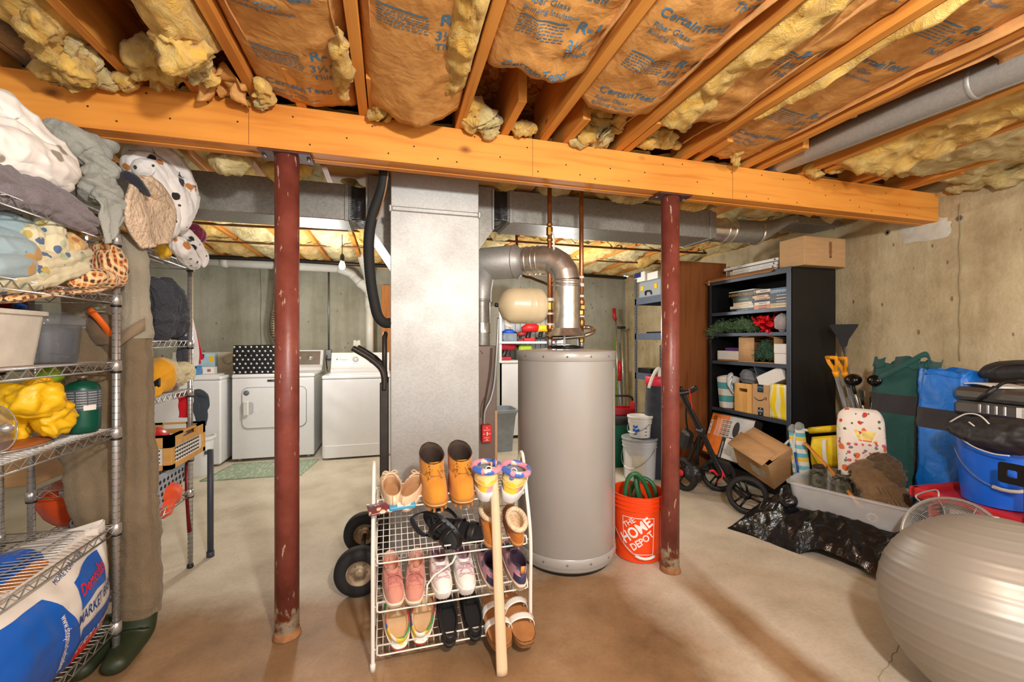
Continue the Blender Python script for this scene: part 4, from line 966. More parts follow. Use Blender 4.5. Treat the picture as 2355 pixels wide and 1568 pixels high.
carton('detergent_box', 'greenish pale carton behind the blue and white carton', 'box',(-2.08,5.2,zt),(-1.965,5.3,zt+.20),M_('mint_carton',c(196,214,196),.5,var=.2),[('green_mark',.2,.7,.6,.9,M_('leaf_green',c(90,150,60),.5))])
carton('soap_box', 'small white box with red print beside the pale blue carton', 'box',(-1.86,5.06,zt),(-1.76,5.16,zt+.07),PAPER,[('red_print',.45,.75,.3,.7,M_('red_print',c(180,90,80),.6))])
# waste bin
p=pz(474,1080)
t=thing('waste_bin', 'white plastic waste bin in front of the older washer', 'waste bin',(-1.735,4.64,0))
def binring(z,w,d): return [(x,y) for x,y in rrect(w,d,min(w,d)*.42)]
def loft(mb,rings):
 n=len(rings[0][0]); vs=[V(x,y,z) for o,z in rings for x,y in o]; fs=[(i*n+k,i*n+(k+1)%n,(i+1)*n+(k+1)%n,(i+1)*n+k) for i in range(len(rings)-1) for k in range(n)]
 fs.append(tuple(range(n-1,-1,-1))); mb.add(vs,fs,True)
mb=MB(); loft(mb,[(rrect(.17,.15,.06),0),(rrect(.19,.17,.06),.02),(rrect(.235,.20,.07),.335),(rrect(.262,.225,.08),.338),(rrect(.265,.23,.08),.36),(rrect(.235,.20,.07),.36),(rrect(.18,.16,.06),.03)]); sharp(mb.build('shell',WHITEE,t))
mb=MB(); mb.box((.09,-.087,.22),(.024,.003,.034),R=rot('Z',30)); mb.build('sticker',M_('sticker_dark',c(60,62,70),.5,var=.5,scale=120),t)
# polka dot bag
DOTB=mat_cloth('black_dot_fabric',c(30,31,36),var=.1)
X0,X1,Y0,Y1,z0,z1=-1.575,-1.17,5.02,5.34,.906,1.205
t=thing('storage_bag', 'black fabric tote with white polka dots standing on the dryer', 'bag',((X0+X1)/2,(Y0+Y1)/2,z0))
def bagw(a,b):
 o=rrect(X1-X0,Y1-Y0,.03,4); n=len(o); k=a*n; i=int(k)%n; s=k-int(k)
 x=lerp(o[i][0],o[(i+1)%n][0],s); y=lerp(o[i][1],o[(i+1)%n][1],s)
 bul=1+.03*math.sin(PI*b)+.02*nz((x,y,b*.3),9,3)*math.sin(PI*b)
 return V((X0+X1)/2+x*bul,(Y0+Y1)/2+y*bul,lerp(z0,z1,b)+(.006*nz((x,y,0),8) if b>.9 else 0))
mb=MB(); mb.grid(bagw,96,14,cu= True); mb.bb(X0+.02,X1-.02,Y0+.02,Y1-.02,z0,z0+.004); mb.build('shell',DOTB,t,world= True)
mb=MB(); mb.mi=0
rows=7
for r_ in range(rows):
 for k in range(9):
  x=X0+.015+k*.052+(.026 if r_%2 else 0); z=z0+.02+r_*.0435
  if x>X1-.012: continue
  mb.mi=0; mb.lathe([(.0115,0),(.0,.0002)],14,(x,Y0-.013+.006*abs((x-X0)/(X1-X0)-.5),z),(0,-1,0)); mb.mi=1; mb.lathe([(.004,.0006),(.0,.0008)],8,(x,Y0-.013+.006*abs((x-X0)/(X1-X0)-.5),z),(0,-1,0))
for r_ in range(rows):
 for k in range(5):
  y=Y0+.03+k*.055+(.027 if r_%2 else 0); z=z0+.02+r_*.0435
  if y>Y1-.02: continue
  mb.mi=0; mb.lathe([(.0115,0),(.0,.0002)],14,(X1+.011-.005*abs((y-Y0)/(Y1-Y0)-.5),y,z),(1,0,0))
mb.build('printed_dots',[M_('dot_white',c(232,230,224),.8),M_('dot_core',c(150,150,150),.8)],t,world= True)
mb=MB(); mb.tube(smooth_path([V(X0+.10,Y0-.012,z1-.075),V(X0+.13,Y0-.022,z1-.085),V(X0+.19,Y0-.024,z1-.088),V(X0+.235,Y0-.012,z1-.08)],5),.006,6,flat=(.4,1.6)); mb.build('handle',DOTB,t,world= True)
# rug
cs=[pz(459,1108),pz(692,1093),pz(733,1058),pz(540,1068)]
mb=MB()
def frug(a,b):p=cs[0].lerp(cs[1],a).lerp(cs[3].lerp(cs[2],a),b); return V(p.x,p.y,.006)
mb.sheet(frug,20,8,.011)
m,nt,b_=nodes('green_leaf_mat'); co=texco(nt, 'Object',(1,.35,1),(0,0,.7)); vo=N(nt, 'ShaderNodeTexVoronoi',i_Scale=34.); nt.links.new(co,vo.inputs['Vector'])
nt.links.new(ramp(nt,vo.outputs['Distance'],[(.2,c(186,198,178)),(.5,c(150,170,148))]),b_.inputs['Base Color']); b_.inputs['Roughness'].default_value=.8
tag(mb.build('floor_mat',m), 'pale green patterned mat on the floor before the dryer', 'mat')
# drain pipes on the back wall
t=thing('drain_pipe', 'white plastic drain pipe along the top of the back wall with a sloping branch', 'drain pipe',(-.9,5.75,0))
def ppipe(name,pts,r,mat=PVC):
 mb=MB(); mb.tube(pts,r,20); return mb.build(name,mat,t,world= True)
YP=5.74
a,b,c_,d=py(380,596,YP),py(778,617,YP),py(806,628,YP),py(846,668,YP)
ppipe('horizontal_run',[a,b],.052); ppipe('elbow',smooth_path([b,c_,c_+(d-c_)*.2],4),.054); ppipe('sloping_branch',[c_,d],.05)
for p,q in ((a.lerp(b,.30),a.lerp(b,.34)),(c_.lerp(d,.5),c_.lerp(d,.68))):ppipe('coupling',[p,q],.059)
vx=py(850,700,YP); ppipe('stack',[V(vx.x,YP,.9),V(vx.x,YP,vx.z+.12)],.047); ppipe('wye',[V(vx.x,YP,vx.z-.05),V(vx.x,YP,vx.z+.10)],.056)
e=py(846,640,YP); f_=py(820,545,5.0)
ppipe('upper_branch',smooth_path([V(vx.x,YP,vx.z+.1),e,e.lerp(f_,.5),f_],5),.05); ppipe('upper_coupling',[f_,f_+(f_-e)*.16],.062)
# conduit and outlet
t=thing('outlet_conduit', 'grey conduit with an outlet box on the wall between dryer and washer', 'conduit',(-.9,5.87,.9))
mb=MB(); x=py(756,700,5.87).x; mb.cyl((x,5.87,1.12),(x,5.87,2.18),.012,n=12); mb.build('tube',STEELG,t,world= True)
mb=MB(); mb.box((x,5.86,1.08),(.075,.05,.12),bev=.006); mb.build('outlet_box',STEELG,t,world= True)
mb=MB(); mb.tube(smooth_path([V(x-.015,5.83,1.07),V(x-.02,5.8,1.0),V(x-.01,5.82,.9)],5),.006,8); mb.build('plug_cord',BLACKP,t,world= True)
mb=MB(); q=smooth_path([V(-.44,5.6,.0),V(-.44,5.6,1.16),V(-.41,5.6,1.19),V(-.38,5.6,1.16),V(-.38,5.6,.0)],6); mb.tube(q,.017,12); o=mb.build('drain_hose',PVC); tag(o, 'white looped drain hose behind the washing machine', 'hose')
# bulb on a cord
p=py(787,612,4.2); t=thing('hanging_bulb', 'bare white light bulb hanging on a black cord near the drain pipe', 'light bulb',(p.x,p.y,p.z))
mb=MB(); mb.cyl((0,0,.09),(0,0,2.23-p.z),.0035,n=6); mb.build('cord',BLACKP,t)
mb=MB(); mb.lathe([(.008,.115),(.018,.10),(.021,.06),(.017,.045)],16); mb.build('socket',BLACKP,t)
m,nt,b_=nodes('bulb_glass'); b_.inputs['Base Color'].default_value=(.95,.94,.9,1); b_.inputs['Emission Color'].default_value=(1,.95,.86,1); b_.inputs['Emission Strength'].default_value=.5
mb=MB(); mb.lathe([(.0,-.03),(.018,-.026),(.029,-.01),(.03,.004),(.024,.026),(.016,.05)],22); mb.build('bulb',m,t)
# raw pine boards by the stack
mb=MB(); a=py(877,655,5.82); b=py(900,800,5.82); mb.bb(a.x,a.x+.17,5.80,5.86,.8,a.z,.003); tag(mb.build('wooden_board',PINEW), 'upright raw pine board on the back wall beside the drain stack', 'board')
# cables and pipe under the back room ceiling
mb=MB(); mb.tube(smooth_path([V(-3.2,5.55,2.20),V(-2.2,5.5,2.185),V(-1.2,5.55,2.20),V(-.4,5.5,2.18),V(.4,5.55,2.19),V(1.4,5.5,2.19),V(2.3,5.5,2.18),V(3.3,5.55,2.17)],8),.024,10); tag(mb.build('drain_line',M_('black_abs',c(28,27,26),.4)), 'black pipe running under the joists along the back wall', 'pipe')
for k,(y,z,r,lab) in enumerate(((3.9,2.205,.011, 'thin dark copper line across the middle of the back room ceiling'),(4.6,2.21,.009, 'thin dark line crossing the back room ceiling nearer the back wall'))):
 mb=MB(); mb.tube(smooth_path([V(-3.2,y,z),V(-1.4,y+.05,z-.015),V(.2,y,z),V(1.6,y-.04,z-.02),V(3.3,y,z)],6),r,8); tag(mb.build('copper_line',M_('old_copper',c(110,74,50),.5,.6)),lab, 'pipe')
mb=MB(); mb.tube(smooth_path([V(.98,3.35,2.23),py(1195,620,3.3),py(1225,640,3.25),py(1255,652,3.2),py(1280,668,3.2),py(1300,690,3.2)],6),.011,8); tag(mb.build('copper_line',M_('old_copper',c(0,0,0))), 'bent copper tube sloping down behind the flue pipe', 'pipe')
# ================================================================ shoe rack
RX0,RX1=-.0675,.5617
WW=M_('white_coated_wire',c(232,228,218),.35,var=.03)
rk=thing('shoe_rack', 'white wire shoe rack with four tilted shelves full of shoes', 'shoe rack',(.247,1.8,0))
for x,s in ((RX0,1),(RX1,-1)):
 q=smooth_path([V(x,1.70,0),V(x,1.70,.2),V(x,1.70,.43),V(x,1.755,.60),V(x,1.795,.715),V(x,1.82,.75),V(x,1.85,.74),V(x,1.89,.66),V(x,1.95,.40),V(x,1.975,0)],6)
 mb=MB(); mb.tube(q,.0075,12); mb.build('side_frame',WW,rk,world= True)
 for y in (1.70,1.975):
  mb=MB(); mb.lathe([(.011,0),(.011,.02),(.009,.028)],12,(x,y,0)); mb.build('foot_cap',WW,rk,world= True)
SH=[(1.752,.592,1.915,.63),(1.70,.403,1.94,.478),(1.69,.224,1.955,.288),(1.69,.060,1.965,.118)]
def sp(k,X,s):
 y0,z0,y1,z1=SH[k]; return V(X,lerp(y0,y1,s),lerp(z0,z1,s))
for k in range(4):
 a,b=RX0+.012,RX1-.012
 mb=MB(); r=.0032
 fr=[sp(k,a,0),sp(k,b,0),sp(k,b,1),sp(k,a,1)]
 up=V(0,0,.03)
 mb.tube([fr[0]+V(.012,0,0),fr[1]-V(.012,0,0),fr[1]+V(0,.012,0),fr[2],fr[3],fr[0]+V(0,.012,0)],r,8,closed= True)
 sh=mb.build('shelf',WW,rk,world= True)
 mb=MB(); mb.tube([fr[0]+up+V(.004,.012,0),fr[1]+up+V(-.004,.012,0)],r,8)
 for f0 in (fr[0]+V(.004,0,0),fr[1]-V(.004,0,0)):mb.tube([f0,f0+up+V(0,.012,0)],r,6)
 mb.build('front_lip',WW,sh,world= True)
 mb=MB(); n=25
 for i in range(1,n):
  X=lerp(a,b,i/n); mb.tube([sp(k,X,0)+up+V(0,.012,0),sp(k,X,0),sp(k,X,1),sp(k,X,1)+V(0,0,.02)],.0016,5)
 for i in range(1,7):mb.tube([sp(k,a,i/7),sp(k,b,i/7)],.0018,5)
 mb.build('wire_grid',WW,sh,world= True,kind='stuff')
 for x,sx in ((a,RX0),(b,RX1)):
  mb=MB(); mb.tube([sp(k,x,.1),V(sx,sp(k,x,.1).y,sp(k,x,.1).z)],.004,6); mb.tube([sp(k,x,.9),V(sx,sp(k,x,.9).y,sp(k,x,.9).z)],.004,6); mb.build('bracket',WW,sh,world= True)
mb=MB(); q=[sp(2,.03,.0)+V(.10,0,.0),V(.135,1.69,.30),V(.16,1.70,.325),V(.235,1.705,.365),V(.25,1.71,.39)]; mb.tube(q,.004,8); mb.build('bent_wire',WW,rk,world= True)
# ---------------- shoes: toe towards local +x, sole on z = 0
def outl(L,W,th,toe=.12):
 cs,sn=math.cos(th),math.sin(th)
 return (L/2*math.copysign(abs(cs)**.85,cs),W/2*math.copysign(abs(sn)**.72,sn)*(.88+toe*cs))
def shoe(name,label,cat,M,L,W,sole_h,rings,mats,laces=0,group= None,sole_lo=.95,sole_rib= False,extra= None,lining= None,lace_m= None,midband= None,b_lace=(.55,.97),toecap= None):
 org=M@V(0,0,0); t=thing(name,label,cat,org,group=group)
 n=36
 mb=MB(); mb.M=M
 zs=[0,.006,sole_h*.5,sole_h-.003,sole_h]; ks=[sole_lo-.03,sole_lo,.99,1.02,1.0]
 vs=[];
 for z,k in zip(zs,ks):
  for i in range(n):
   x,y=outl(L,W,2*PI*i/n); rib=(.985 if (sole_rib and i%2) else 1.); toe_spring=.010*max(0,x/(L/2))**3
   vs.append(V(x*k*rib,y*k*rib,z+toe_spring))
 fs=[(r*n+i,r*n+(i+1)%n,(r+1)*n+(i+1)%n,(r+1)*n+i) for r in range(4) for i in range(n)]+[tuple(range(n-1,-1,-1)),tuple(4*n+i for i in range(n))]
 mb.add(vs,fs,True); so=sharp(mb.build('sole',mats[0],t,world= True),50)
 if midband:
  mb=MB(); mb.M=M; vs=[]
  for z,k in ((sole_h*.55,1.015),(sole_h*.8,1.02)):
   for i in range(n):x,y=outl(L,W,2*PI*i/n); vs.append(V(x*k,y*k,z+.010*max(0,x/(L/2))**3))
  mb.add(vs,[(i,(i+1)%n,n+(i+1)%n,n+i) for i in range(n)],True); mb.build('sole_stripe',midband,so,world= True)
 def R(k,th):
  if k==0:
   x,y=outl(L*.965,W*.94,th); return V(x,y,sole_h-.002+.010*max(0,x/(L/2))**3)
  cx,rx,ry,zf,zb=rings[k-1]; cs=math.cos(th)
  return V(cx*L+rx*L*cs,ry*W*math.sin(th),lerp(zb,zf,(1+cs)/2))
 def P(a,b):
  th=2*PI*a; K=len(rings); s=b*K; k=min(int(s),K-1); u=s-k
  p,q=R(k,th),R(k+1,th)
  if k==0:
   f,g=1-math.cos(u*PI/2),math.sin(u*PI/2); o=V(lerp(p.x,q.x,f),lerp(p.y,q.y,f*.8),lerp(p.z,q.z,g))
   if K==1:o.y=lerp(p.y,q.y,f)
   else:o.y=lerp(p.y,q.y,f)
  else:o=p.lerp(q,u)
  o=o+V(.0015*nz(o,40,L*50),.002*nz(o,45,3),.0015*nz(o,40,7)); return o
 mb=MB(); mb.M=M; mb.grid(P,40,12*len(rings),cu= True); up=mb.build('upper',mats[1],t,world= True)
 mb=MB(); mb.M=M
 def Lf(a,b):
  th=2*PI*a; p=R(len(rings),th); cx,rx,ry,zf,zb=rings[-1]
  q=V(cx*L+(p.x-cx*L)*.8,p.y*.8,sole_h+.004); w_=V(cx*L+(p.x-cx*L)*.92,p.y*.9,p.z+.002)
  return p.lerp(w_,min(1,b*6)) if b<1/6 else w_.lerp(q,(b-1/6)*6/5)
 mb.grid(Lf,36,7,cu= True)
 cx,rx,ry,zf,zb=rings[-1]; mb.add([V(cx*L+rx*L*.8*math.cos(2*PI*i/20),ry*W*.82*math.sin(2*PI*i/20),sole_h+.006) for i in range(20)],[tuple(range(20))])
 mb.build('lining',lining or mats[2],t,world= True)
 if toecap:
  mb=MB(); mb.M=M; mb.grid( lambda a,b:P((a-.5)*.42%1,b*.42/len(rings))+V(.0015,0,.0015),16,6); mb.build('toe_cap',toecap,t,world= True)
 if laces:
  mb=MB(); mb.M=M
  for i in range(laces):
   b=lerp(b_lace[0],b_lace[1],i/max(1,laces-1)); w_=.095
   if b*len(rings)>1:w_=.115
   for sg in (1,-1):
    b2=min(1.,b+.05)
    p0,p1=P(w_*sg%1,b),P(-w_*sg%1,b2); mid=(p0+p1)/2; top=P(0,(b+b2)/2)
    mb.tube(smooth_path([p0+V(0,0,.002),V(mid.x,mid.y,max(mid.z,top.z)+.005),p1+V(0,0,.002)],4),.0026,6)
  top=P(0,b_lace[1])
  for sg in (1,-1):mb.tube(smooth_path([top+V(0,0,.004),top+V(.012,sg*.02,.012),top+V(.022,sg*.034,0),top+V(.012,sg*.022,-.004),top+V(0,0,.003)],5),.0022,6); mb.tube(smooth_path([top+V(0,0,.003),top+V(.03,sg*.016,-.004),top+V(.045,sg*.03,-.016)],5),.002,6)
  mb.build('laces',lace_m or mats[3],t,world= True)
 if extra:extra(t,M,P)
 return t
def place(k,X,s,yaw,lift=.003,pitch=0.,roll=0.):
 p=sp(k,X,s); y0,z0,y1,z1=SH[k]; tl=math.atan2(z1-z0,y1-y0)
 return TR(*(p+V(0,0,lift)))@Matrix.Rotation(tl,4, 'X')@rot4('Z',yaw)@rot4('Y',pitch)@rot4('X',roll)
BEI=mat_cloth('beige_canvas',c(222,196,160)); BEIS=M_('beige_rubber',c(232,208,172),.6);
pr='shoes on the wire rack'
def slip(t,M,P):
 mb=MB(); mb.M=M
 mb.tube(smooth_path([P(.14,.93)+V(0,0,.003),P(.07,.9)+V(0,0,.008),P(0,.9)+V(0,0,.01),P(.93,.9)+V(0,0,.008),P(.86,.93)+V(0,0,.003)],4),.0045,8)
 for sg in (1,-1):mb.tube(smooth_path([P(0,.9)+V(0,0,.012),P(0,.9)+V(.0,sg*.018,.024),P(0,.9)+V(0,sg*.03,.012),P(0,.9)+V(0,sg*.01,.01)],4),.0025,6)
 mb.build('bow',BEI,t,world= True)
 mb=MB(); mb.M=M; mb.tube([P(.5,.15)+V(-.002,0,0),P(.5,.6)+V(-.003,0,0),P(.5,.98)+V(-.002,0,.001)],.006,8,flat=(1.2,.4)); mb.build('heel_strap',BEIS,t,world= True)
sl=dict(rings=[(-.10,.32,.36,.052,.068)],mats=[BEIS,BEI,M_('tan_lining',c(180,140,100),.9)],extra=slip,sole_rib= False)
shoe('canvas_shoe', 'beige canvas slip-on shoe at the left end of the top rack shelf', 'shoe',place(0,.0,.50,96,.004,-6),.225,.098,.024,**sl,group=pr)
shoe('canvas_shoe', 'beige canvas slip-on shoe next to the tan work boots', 'shoe',place(0,.09,.42,66,.004,-8),.225,.098,.024,**sl,group=pr)
TANB=mat_cloth('tan_nubuck',c(212,142,48),weave=400,var=.1); TANS=M_('tan_lug_sole',c(178,118,54),.7); DKB=M_('dark_padding',c(64,50,42),.8)
def boot(t,M,P):
 mb=MB(); mb.M=M; mb.grid( lambda a,b:P(.5+(a-.5)*.62,.80+.2*b)*1.0+V(-.004*math.cos((a-.5)*2),(a-.5)*.008,.004),16,4); mb.build('padded_collar',DKB,t,world= True)
 mb=MB(); mb.M=M; mb.sheet( lambda a,b:P((a-.5)*.14%1,.62+.36*b)+V(.004+.012*b,0,.012*b),8,8,.005); mb.build('tongue',TANB,t,world= True)
 mb=MB(); mb.M=M
 for i in range(14):
  th=PI*(i/13-.5)*1.5; x,y=outl(.275,.104,th); mb.box((x*.975,y*.975,.006),(.009,.009,.012),R=Matrix.Rotation(th,3, 'Z'))
 mb.build('lug_tread',TANS,t,world= True,kind='stuff')
bt=dict(rings=[(-.14,.35,.42,.095,.085),(-.17,.27,.45,.145,.168)],mats=[TANS,TANB,DKB,M_('tan_lace',c(196,140,60),.8)],laces=6,b_lace=(.42,.90),extra=boot,midband=M_('welt_stitch',c(226,186,120),.7))
shoe('work_boot', 'tan lace-up work boot on the rack, beside the beige canvas shoe', 'boot',place(0,.168,.42,-86),.275,.116,.03,**bt,group=pr)
shoe('work_boot', 'tan lace-up work boot on the rack, beside the tie dye bootie', 'boot',place(0,.284,.44,-91),.275,.116,.03,**bt,group=pr)
TIE=mat_blotch('tie_dye_quilt',c(246,226,150),[(c(244,208,60),9.,.50),(c(232,160,178),8.,.46),(c(200,220,214),9.,.44),(c(72,118,204),10.,.40)],rough=.6)
TIEC=mat_blotch('tie_dye_collar',c(236,150,170),[(c(60,110,206),16.,.55),(c(240,220,200),14.,.4)],rough=.6)
def bootie(t,M,P):
 mb=MB(); mb.M=M; ring_=[P(i/28,.985) for i in range(28)]; mb.tube(ring_,.013,10,closed= True); mb.build('puffy_collar',TIEC,t,world= True)
 mb=MB(); mb.M=M; mb.tube(arc(P(.5,1.)+V(0,0,.012),.012,0,2*PI,12,(0,1,0),(0,0,1)),.0025,6); mb.build('pull_loop',WHITEP,t,world= True)
 mb=MB(); mb.M=M
 for b in (.55,.7,.85):mb.tube([P(i/28,b)*.995 for i in range(28)],.0016,5,closed= True)
 mb.build('quilt_seam',M_('seam_cream',c(230,214,170),.8),t,world= True,kind='stuff')
bo=dict(rings=[(-.14,.35,.42,.075,.07),(-.22,.27,.46,.122,.142)],mats=[M_('white_eva',c(226,228,230),.6),TIE,M_('grey_lining',c(150,156,158),.9)],extra=bootie,sole_rib= True)
shoe('puffy_bootie', 'puffy tie dye bootie standing upright beside the tan work boots', 'boot',place(0,.388,.40,84,.004),.225,.118,.045,**bo,group=pr)
shoe('puffy_bootie', 'puffy tie dye bootie tilted at the right end of the rack', 'boot',place(0,.508,.22,62,.004,0,8),.225,.118,.045,**bo,group=pr)
# small packet under the beige shoes
mb=MB(); p0=sp(0,-.02,.12)
mb.M=TR(*(p0+V(-.03,-.04,.004)))@rot4('Z',12)@rot4('X',15)
mb.sheet( lambda a,b:V((a-.25)*.15,(b-.5)*.07,.012*math.sin(PI*a)*math.sin(PI*b)),14,8,.006); o=mb.build('snack_packet',mat_blotch('packet_print',c(116,52,54),[(c(214,190,160),30.,.4),(c(60,60,70),22.,.4)],rough=.3)); tag(o, 'small crumpled red brown packet under the beige canvas shoes', 'packet')
mb=MB(); mb.M=TR(*(p0+V(.06,-.035,.004)))@rot4('Z',8)@rot4('X',20); mb.box((0,0,.008),(.10,.05,.016),bev=.003); t_=mb.build('flat_box',M_('sky_blue_card',c(70,160,200),.5)); tag(t_, 'flat sky blue packet with a white label under the beige canvas shoes', 'packet')
ROOT[t_.name]=TR(*t_.location)
mb=MB(); mb.M=TR(*(p0+V(.065,-.0375,.0145)))@rot4('Z',8)@rot4('X',20); mb.box((0,0,.006),(.05,.045,.003)); mb.build('white_label',PAPER,t_,world= True)
# ---- second shelf: black strappy sandals, tan slippers
BLK=M_('black_rubber_strap',c(20,20,21),.45,var=.2); NAP=mat_cloth('black_nubuck',c(26,26,28))
def sandal(label,M,L=.24,W=.092,bed=BLK,side=BLK,straps=(),strap_m=BLK,buckle= None,th=.028,group=pr,strap_w=.030):
 t=thing('sandal',label, 'sandal',M@V(0,0,0),group=group); n=40
 mb=MB(); mb.M=M; vs=[]
 for z,k in ((0,.97),(.004,1.),(th*.6,1.),(th*.62,1.01),(th,1.0)):
  for i in range(n):x,y=outl(L,W,2*PI*i/n); vs.append(V(x*k,y*k,z))
 mb.add(vs,[(r*n+i,r*n+(i+1)%n,(r+1)*n+(i+1)%n,(r+1)*n+i) for r in range(4) for i in range(n)]+[tuple(range(n-1,-1,-1))],True); mb.build('sole',side,t,world= True)
 mb=MB(); mb.M=M
 mb.grid( lambda a,b:V(*[q*b for q in outl(L*.985,W*.98,2*PI*a)],th+.001-.006*(1-b**4)),40,6,cu= True); mb.build('footbed',bed,t,world= True)
 for (x,h,tilt) in straps:
  hw=W/2*(.92 if x>0 else .86)
  mb=MB(); mb.M=M
  mb.sheet( lambda a,b:V(x+(b-.5)*strap_w+tilt*(a-.5),hw*1.04*math.cos(PI*(1-a)),th*.6+h*math.sin(PI*a)**.75),20,4,.0035); st=mb.build('strap',strap_m,t,world= True)
  if buckle:
   mb=MB(); mb.M=M; mb.box((x+tilt*.3,hw*.82,th*.6+h*.62),(strap_w*.75,.004,.022),R=rot('X',-38)); mb.build('buckle',buckle,st,world= True)
 return t
def sandal_b(lab,M):
 t=sandal(lab,M,.235,.09,NAP,BLK,((.06,.045,.0),(.0,.055,.012)),BLK)
 mb=MB(); mb.M=M; q=smooth_path([V(-.02,.045,.02),V(-.07,.05,.06),V(-.115,.0,.085),V(-.07,-.05,.06),V(-.02,-.045,.02)],7); mb.sheet( lambda a,b:q[int(a*(len(q)-1))]+V(0,0,(b-.5)*.024),len(q)-1,2,.005); mb.build('heel_strap',NAP,t,world= True); return t
sandal_b('black strappy sandal lying on its side on the second rack shelf',place(1,.215,.35,-60,.045,0,80))
sandal_b('black strappy sandal resting beside the tan fleece slippers',place(1,.275,.40,-30,.008,0,12))
SUE=mat_cloth('chestnut_suede',c(184,112,40),var=.12); FLE=M_('cream_fleece',c(232,208,174),1.,var=.1,scale=60,bmp=.008,bscale=90)
def slp(t,M,P):
 mb=MB(); mb.M=M; mb.tube([P(i/26,.97) for i in range(26)],.011,10,closed= True); mb.build('fleece_cuff',FLE,t,world= True)
sp_=dict(rings=[(-.13,.33,.40,.07,.06),(-.17,.28,.40,.085,.085)],mats=[M_('slipper_sole',c(196,140,84),.8),SUE,FLE],extra=slp)
shoe('slipper', 'chestnut suede slipper with fleece cuff, toe towards the viewer, on the second shelf', 'slipper',place(1,.405,.35,-92),.23,.094,.022,**sp_,group=pr)
shoe('slipper', 'chestnut suede slipper with fleece cuff, heel towards the viewer, right end of second shelf', 'slipper',place(1,.51,.35,86),.23,.09,.022,**sp_,group=pr)
# ---- third shelf
PNK=mat_cloth('dusty_pink_canvas',c(206,142,124)); PNKL=M_('pink_lace',c(190,120,112),.8)
pk=dict(rings=[(-.17,.30,.37,.078,.066),(-.2,.265,.35,.09,.085)],mats=[M_('cream_rubber',c(232,220,196),.6),PNK,M_('pink_lining',c(220,170,150),.9),PNKL],laces=5,b_lace=(.22,.55))
shoe('sneaker', 'dusty pink canvas sneaker at the left end of the third shelf', 'shoe',place(2,.005,.40,-84),.25,.09,.026,**pk,group=pr)
shoe('sneaker', 'dusty pink canvas sneaker beside the white platform sneakers', 'shoe',place(2,.095,.38,-96),.25,.09,.026,**pk,group=pr)
WHS=M_('white_leather',c(236,232,224),.5,var=.03); MAU=M_('mauve_lining',c(176,138,150),.8)
ws=dict(rings=[(-.17,.30,.38,.082,.066),(-.2,.265,.36,.095,.09)],mats=[M_('white_rubber',c(238,234,226),.55),WHS,MAU,M_('mauve_lace',c(196,160,170),.8)],laces=4,b_lace=(.24,.55),sole_rib= True)
shoe('sneaker', 'white platform sneaker beside the dusty pink pair', 'shoe',place(2,.195,.42,-88),.255,.094,.04,**ws,group=pr)
shoe('sneaker', 'white platform sneaker beside the navy and pink pair', 'shoe',place(2,.293,.42,-90),.255,.094,.04,**ws,group=pr)
NVY=M_('navy_rubber',c(54,58,88),.55); PKT=mat_blotch('pink_teal_knit',c(198,140,158),[(c(52,106,122),22.,.42),(c(84,60,92),18.,.38)],rough=.8)
def nav(t,M,P):
 mb=MB(); mb.M=M; mb.grid( lambda a,b:P(.5+(a-.5)*.28,.06+.36*b)+V(-.002,0,0),12,6); mb.build('heel_counter',NVY,t,world= True)
 mb=MB(); mb.M=M; mb.tube([P(.5,.7)+V(-.003,0,0),P(.5,1.)+V(-.004,0,.012)],.006,8,flat=(1.4,.4)); mb.build('pull_tab',M_('mango',c(232,150,70),.7),t,world= True)
nv_=dict(rings=[(-.15,.30,.38,.082,.07),(-.2,.24,.36,.095,.105)],mats=[M_('cream_foam',c(226,212,184),.7),PKT,M_('plum_lining',c(70,52,70),.9),M_('teal_lace',c(60,110,126),.8)],laces=4,b_lace=(.3,.6),extra=nav,midband=M_('tan_foam',c(170,150,122),.7))
shoe('running_shoe', 'navy heeled pink running shoe beside the white sneakers', 'shoe',place(2,.402,.42,90),.255,.092,.034,**nv_,group=pr)
shoe('running_shoe', 'navy heeled pink running shoe at the right end of the third shelf', 'shoe',place(2,.513,.38,90),.255,.092,.034,**nv_,group=pr)
# ---- bottom shelf
RBW=mat_blotch('rainbow_foam',c(244,236,222),[(c(240,208,40),13.,.52),(c(60,150,70),12.,.46),(c(50,90,180),13.,.44),(c(214,50,44),12.,.48)],rough=.55)
def croc(t,M,P):
 mb=MB(); mb.M=M; q=[P(i/30,.93) for i in range(6,25)]
 q2=[p+V(-.006,0,.010*math.sin(PI*i/18)) for i,p in enumerate(q)]
 mb.sheet( lambda a,b:q2[int(round(a*18))]+V(-.004,0,(b-.5)*.024),18,2,.004); mb.build('heel_strap',RBW,t,world= True)
 mb=MB(); mb.M=M
 for b in (.35,.5,.65):
  for a in (-.12,-.04,.04,.12):p=P(a%1,b*.6+.1); mb.ell(p,(.005,.005,.003),8,6)
 mb.build('vent_hole',DARK,t,world= True,kind='stuff')
cr=dict(rings=[(-.06,.36,.38,.066,.046)],mats=[M_('white_foam',c(244,238,226),.6),RBW,M_('beige_footbed',c(222,186,140),.8)],extra=croc,midband=M_('red_stripe_foam',c(206,60,50),.6))
shoe('clog', 'rainbow foam clog at the left end of the bottom shelf', 'clog',place(3,.02,.42,97,.004,-7),.235,.115,.03,**cr,group=pr)
shoe('clog', 'rainbow foam clog beside the black slip-on shoes', 'clog',place(3,.128,.44,80,.004,-7),.235,.112,.03,**cr,group=pr)
bk=dict(rings=[(-.12,.33,.38,.066,.062)],mats=[RUBBER,M_('black_leather',c(30,30,31),.42,var=.15),M_('black_lining',c(24,24,26),.8)])
shoe('slip_on_shoe', 'black slip-on shoe beside the rainbow clogs', 'shoe',place(3,.225,.36,88,.004,-10),.25,.094,.032,**bk,group=pr)
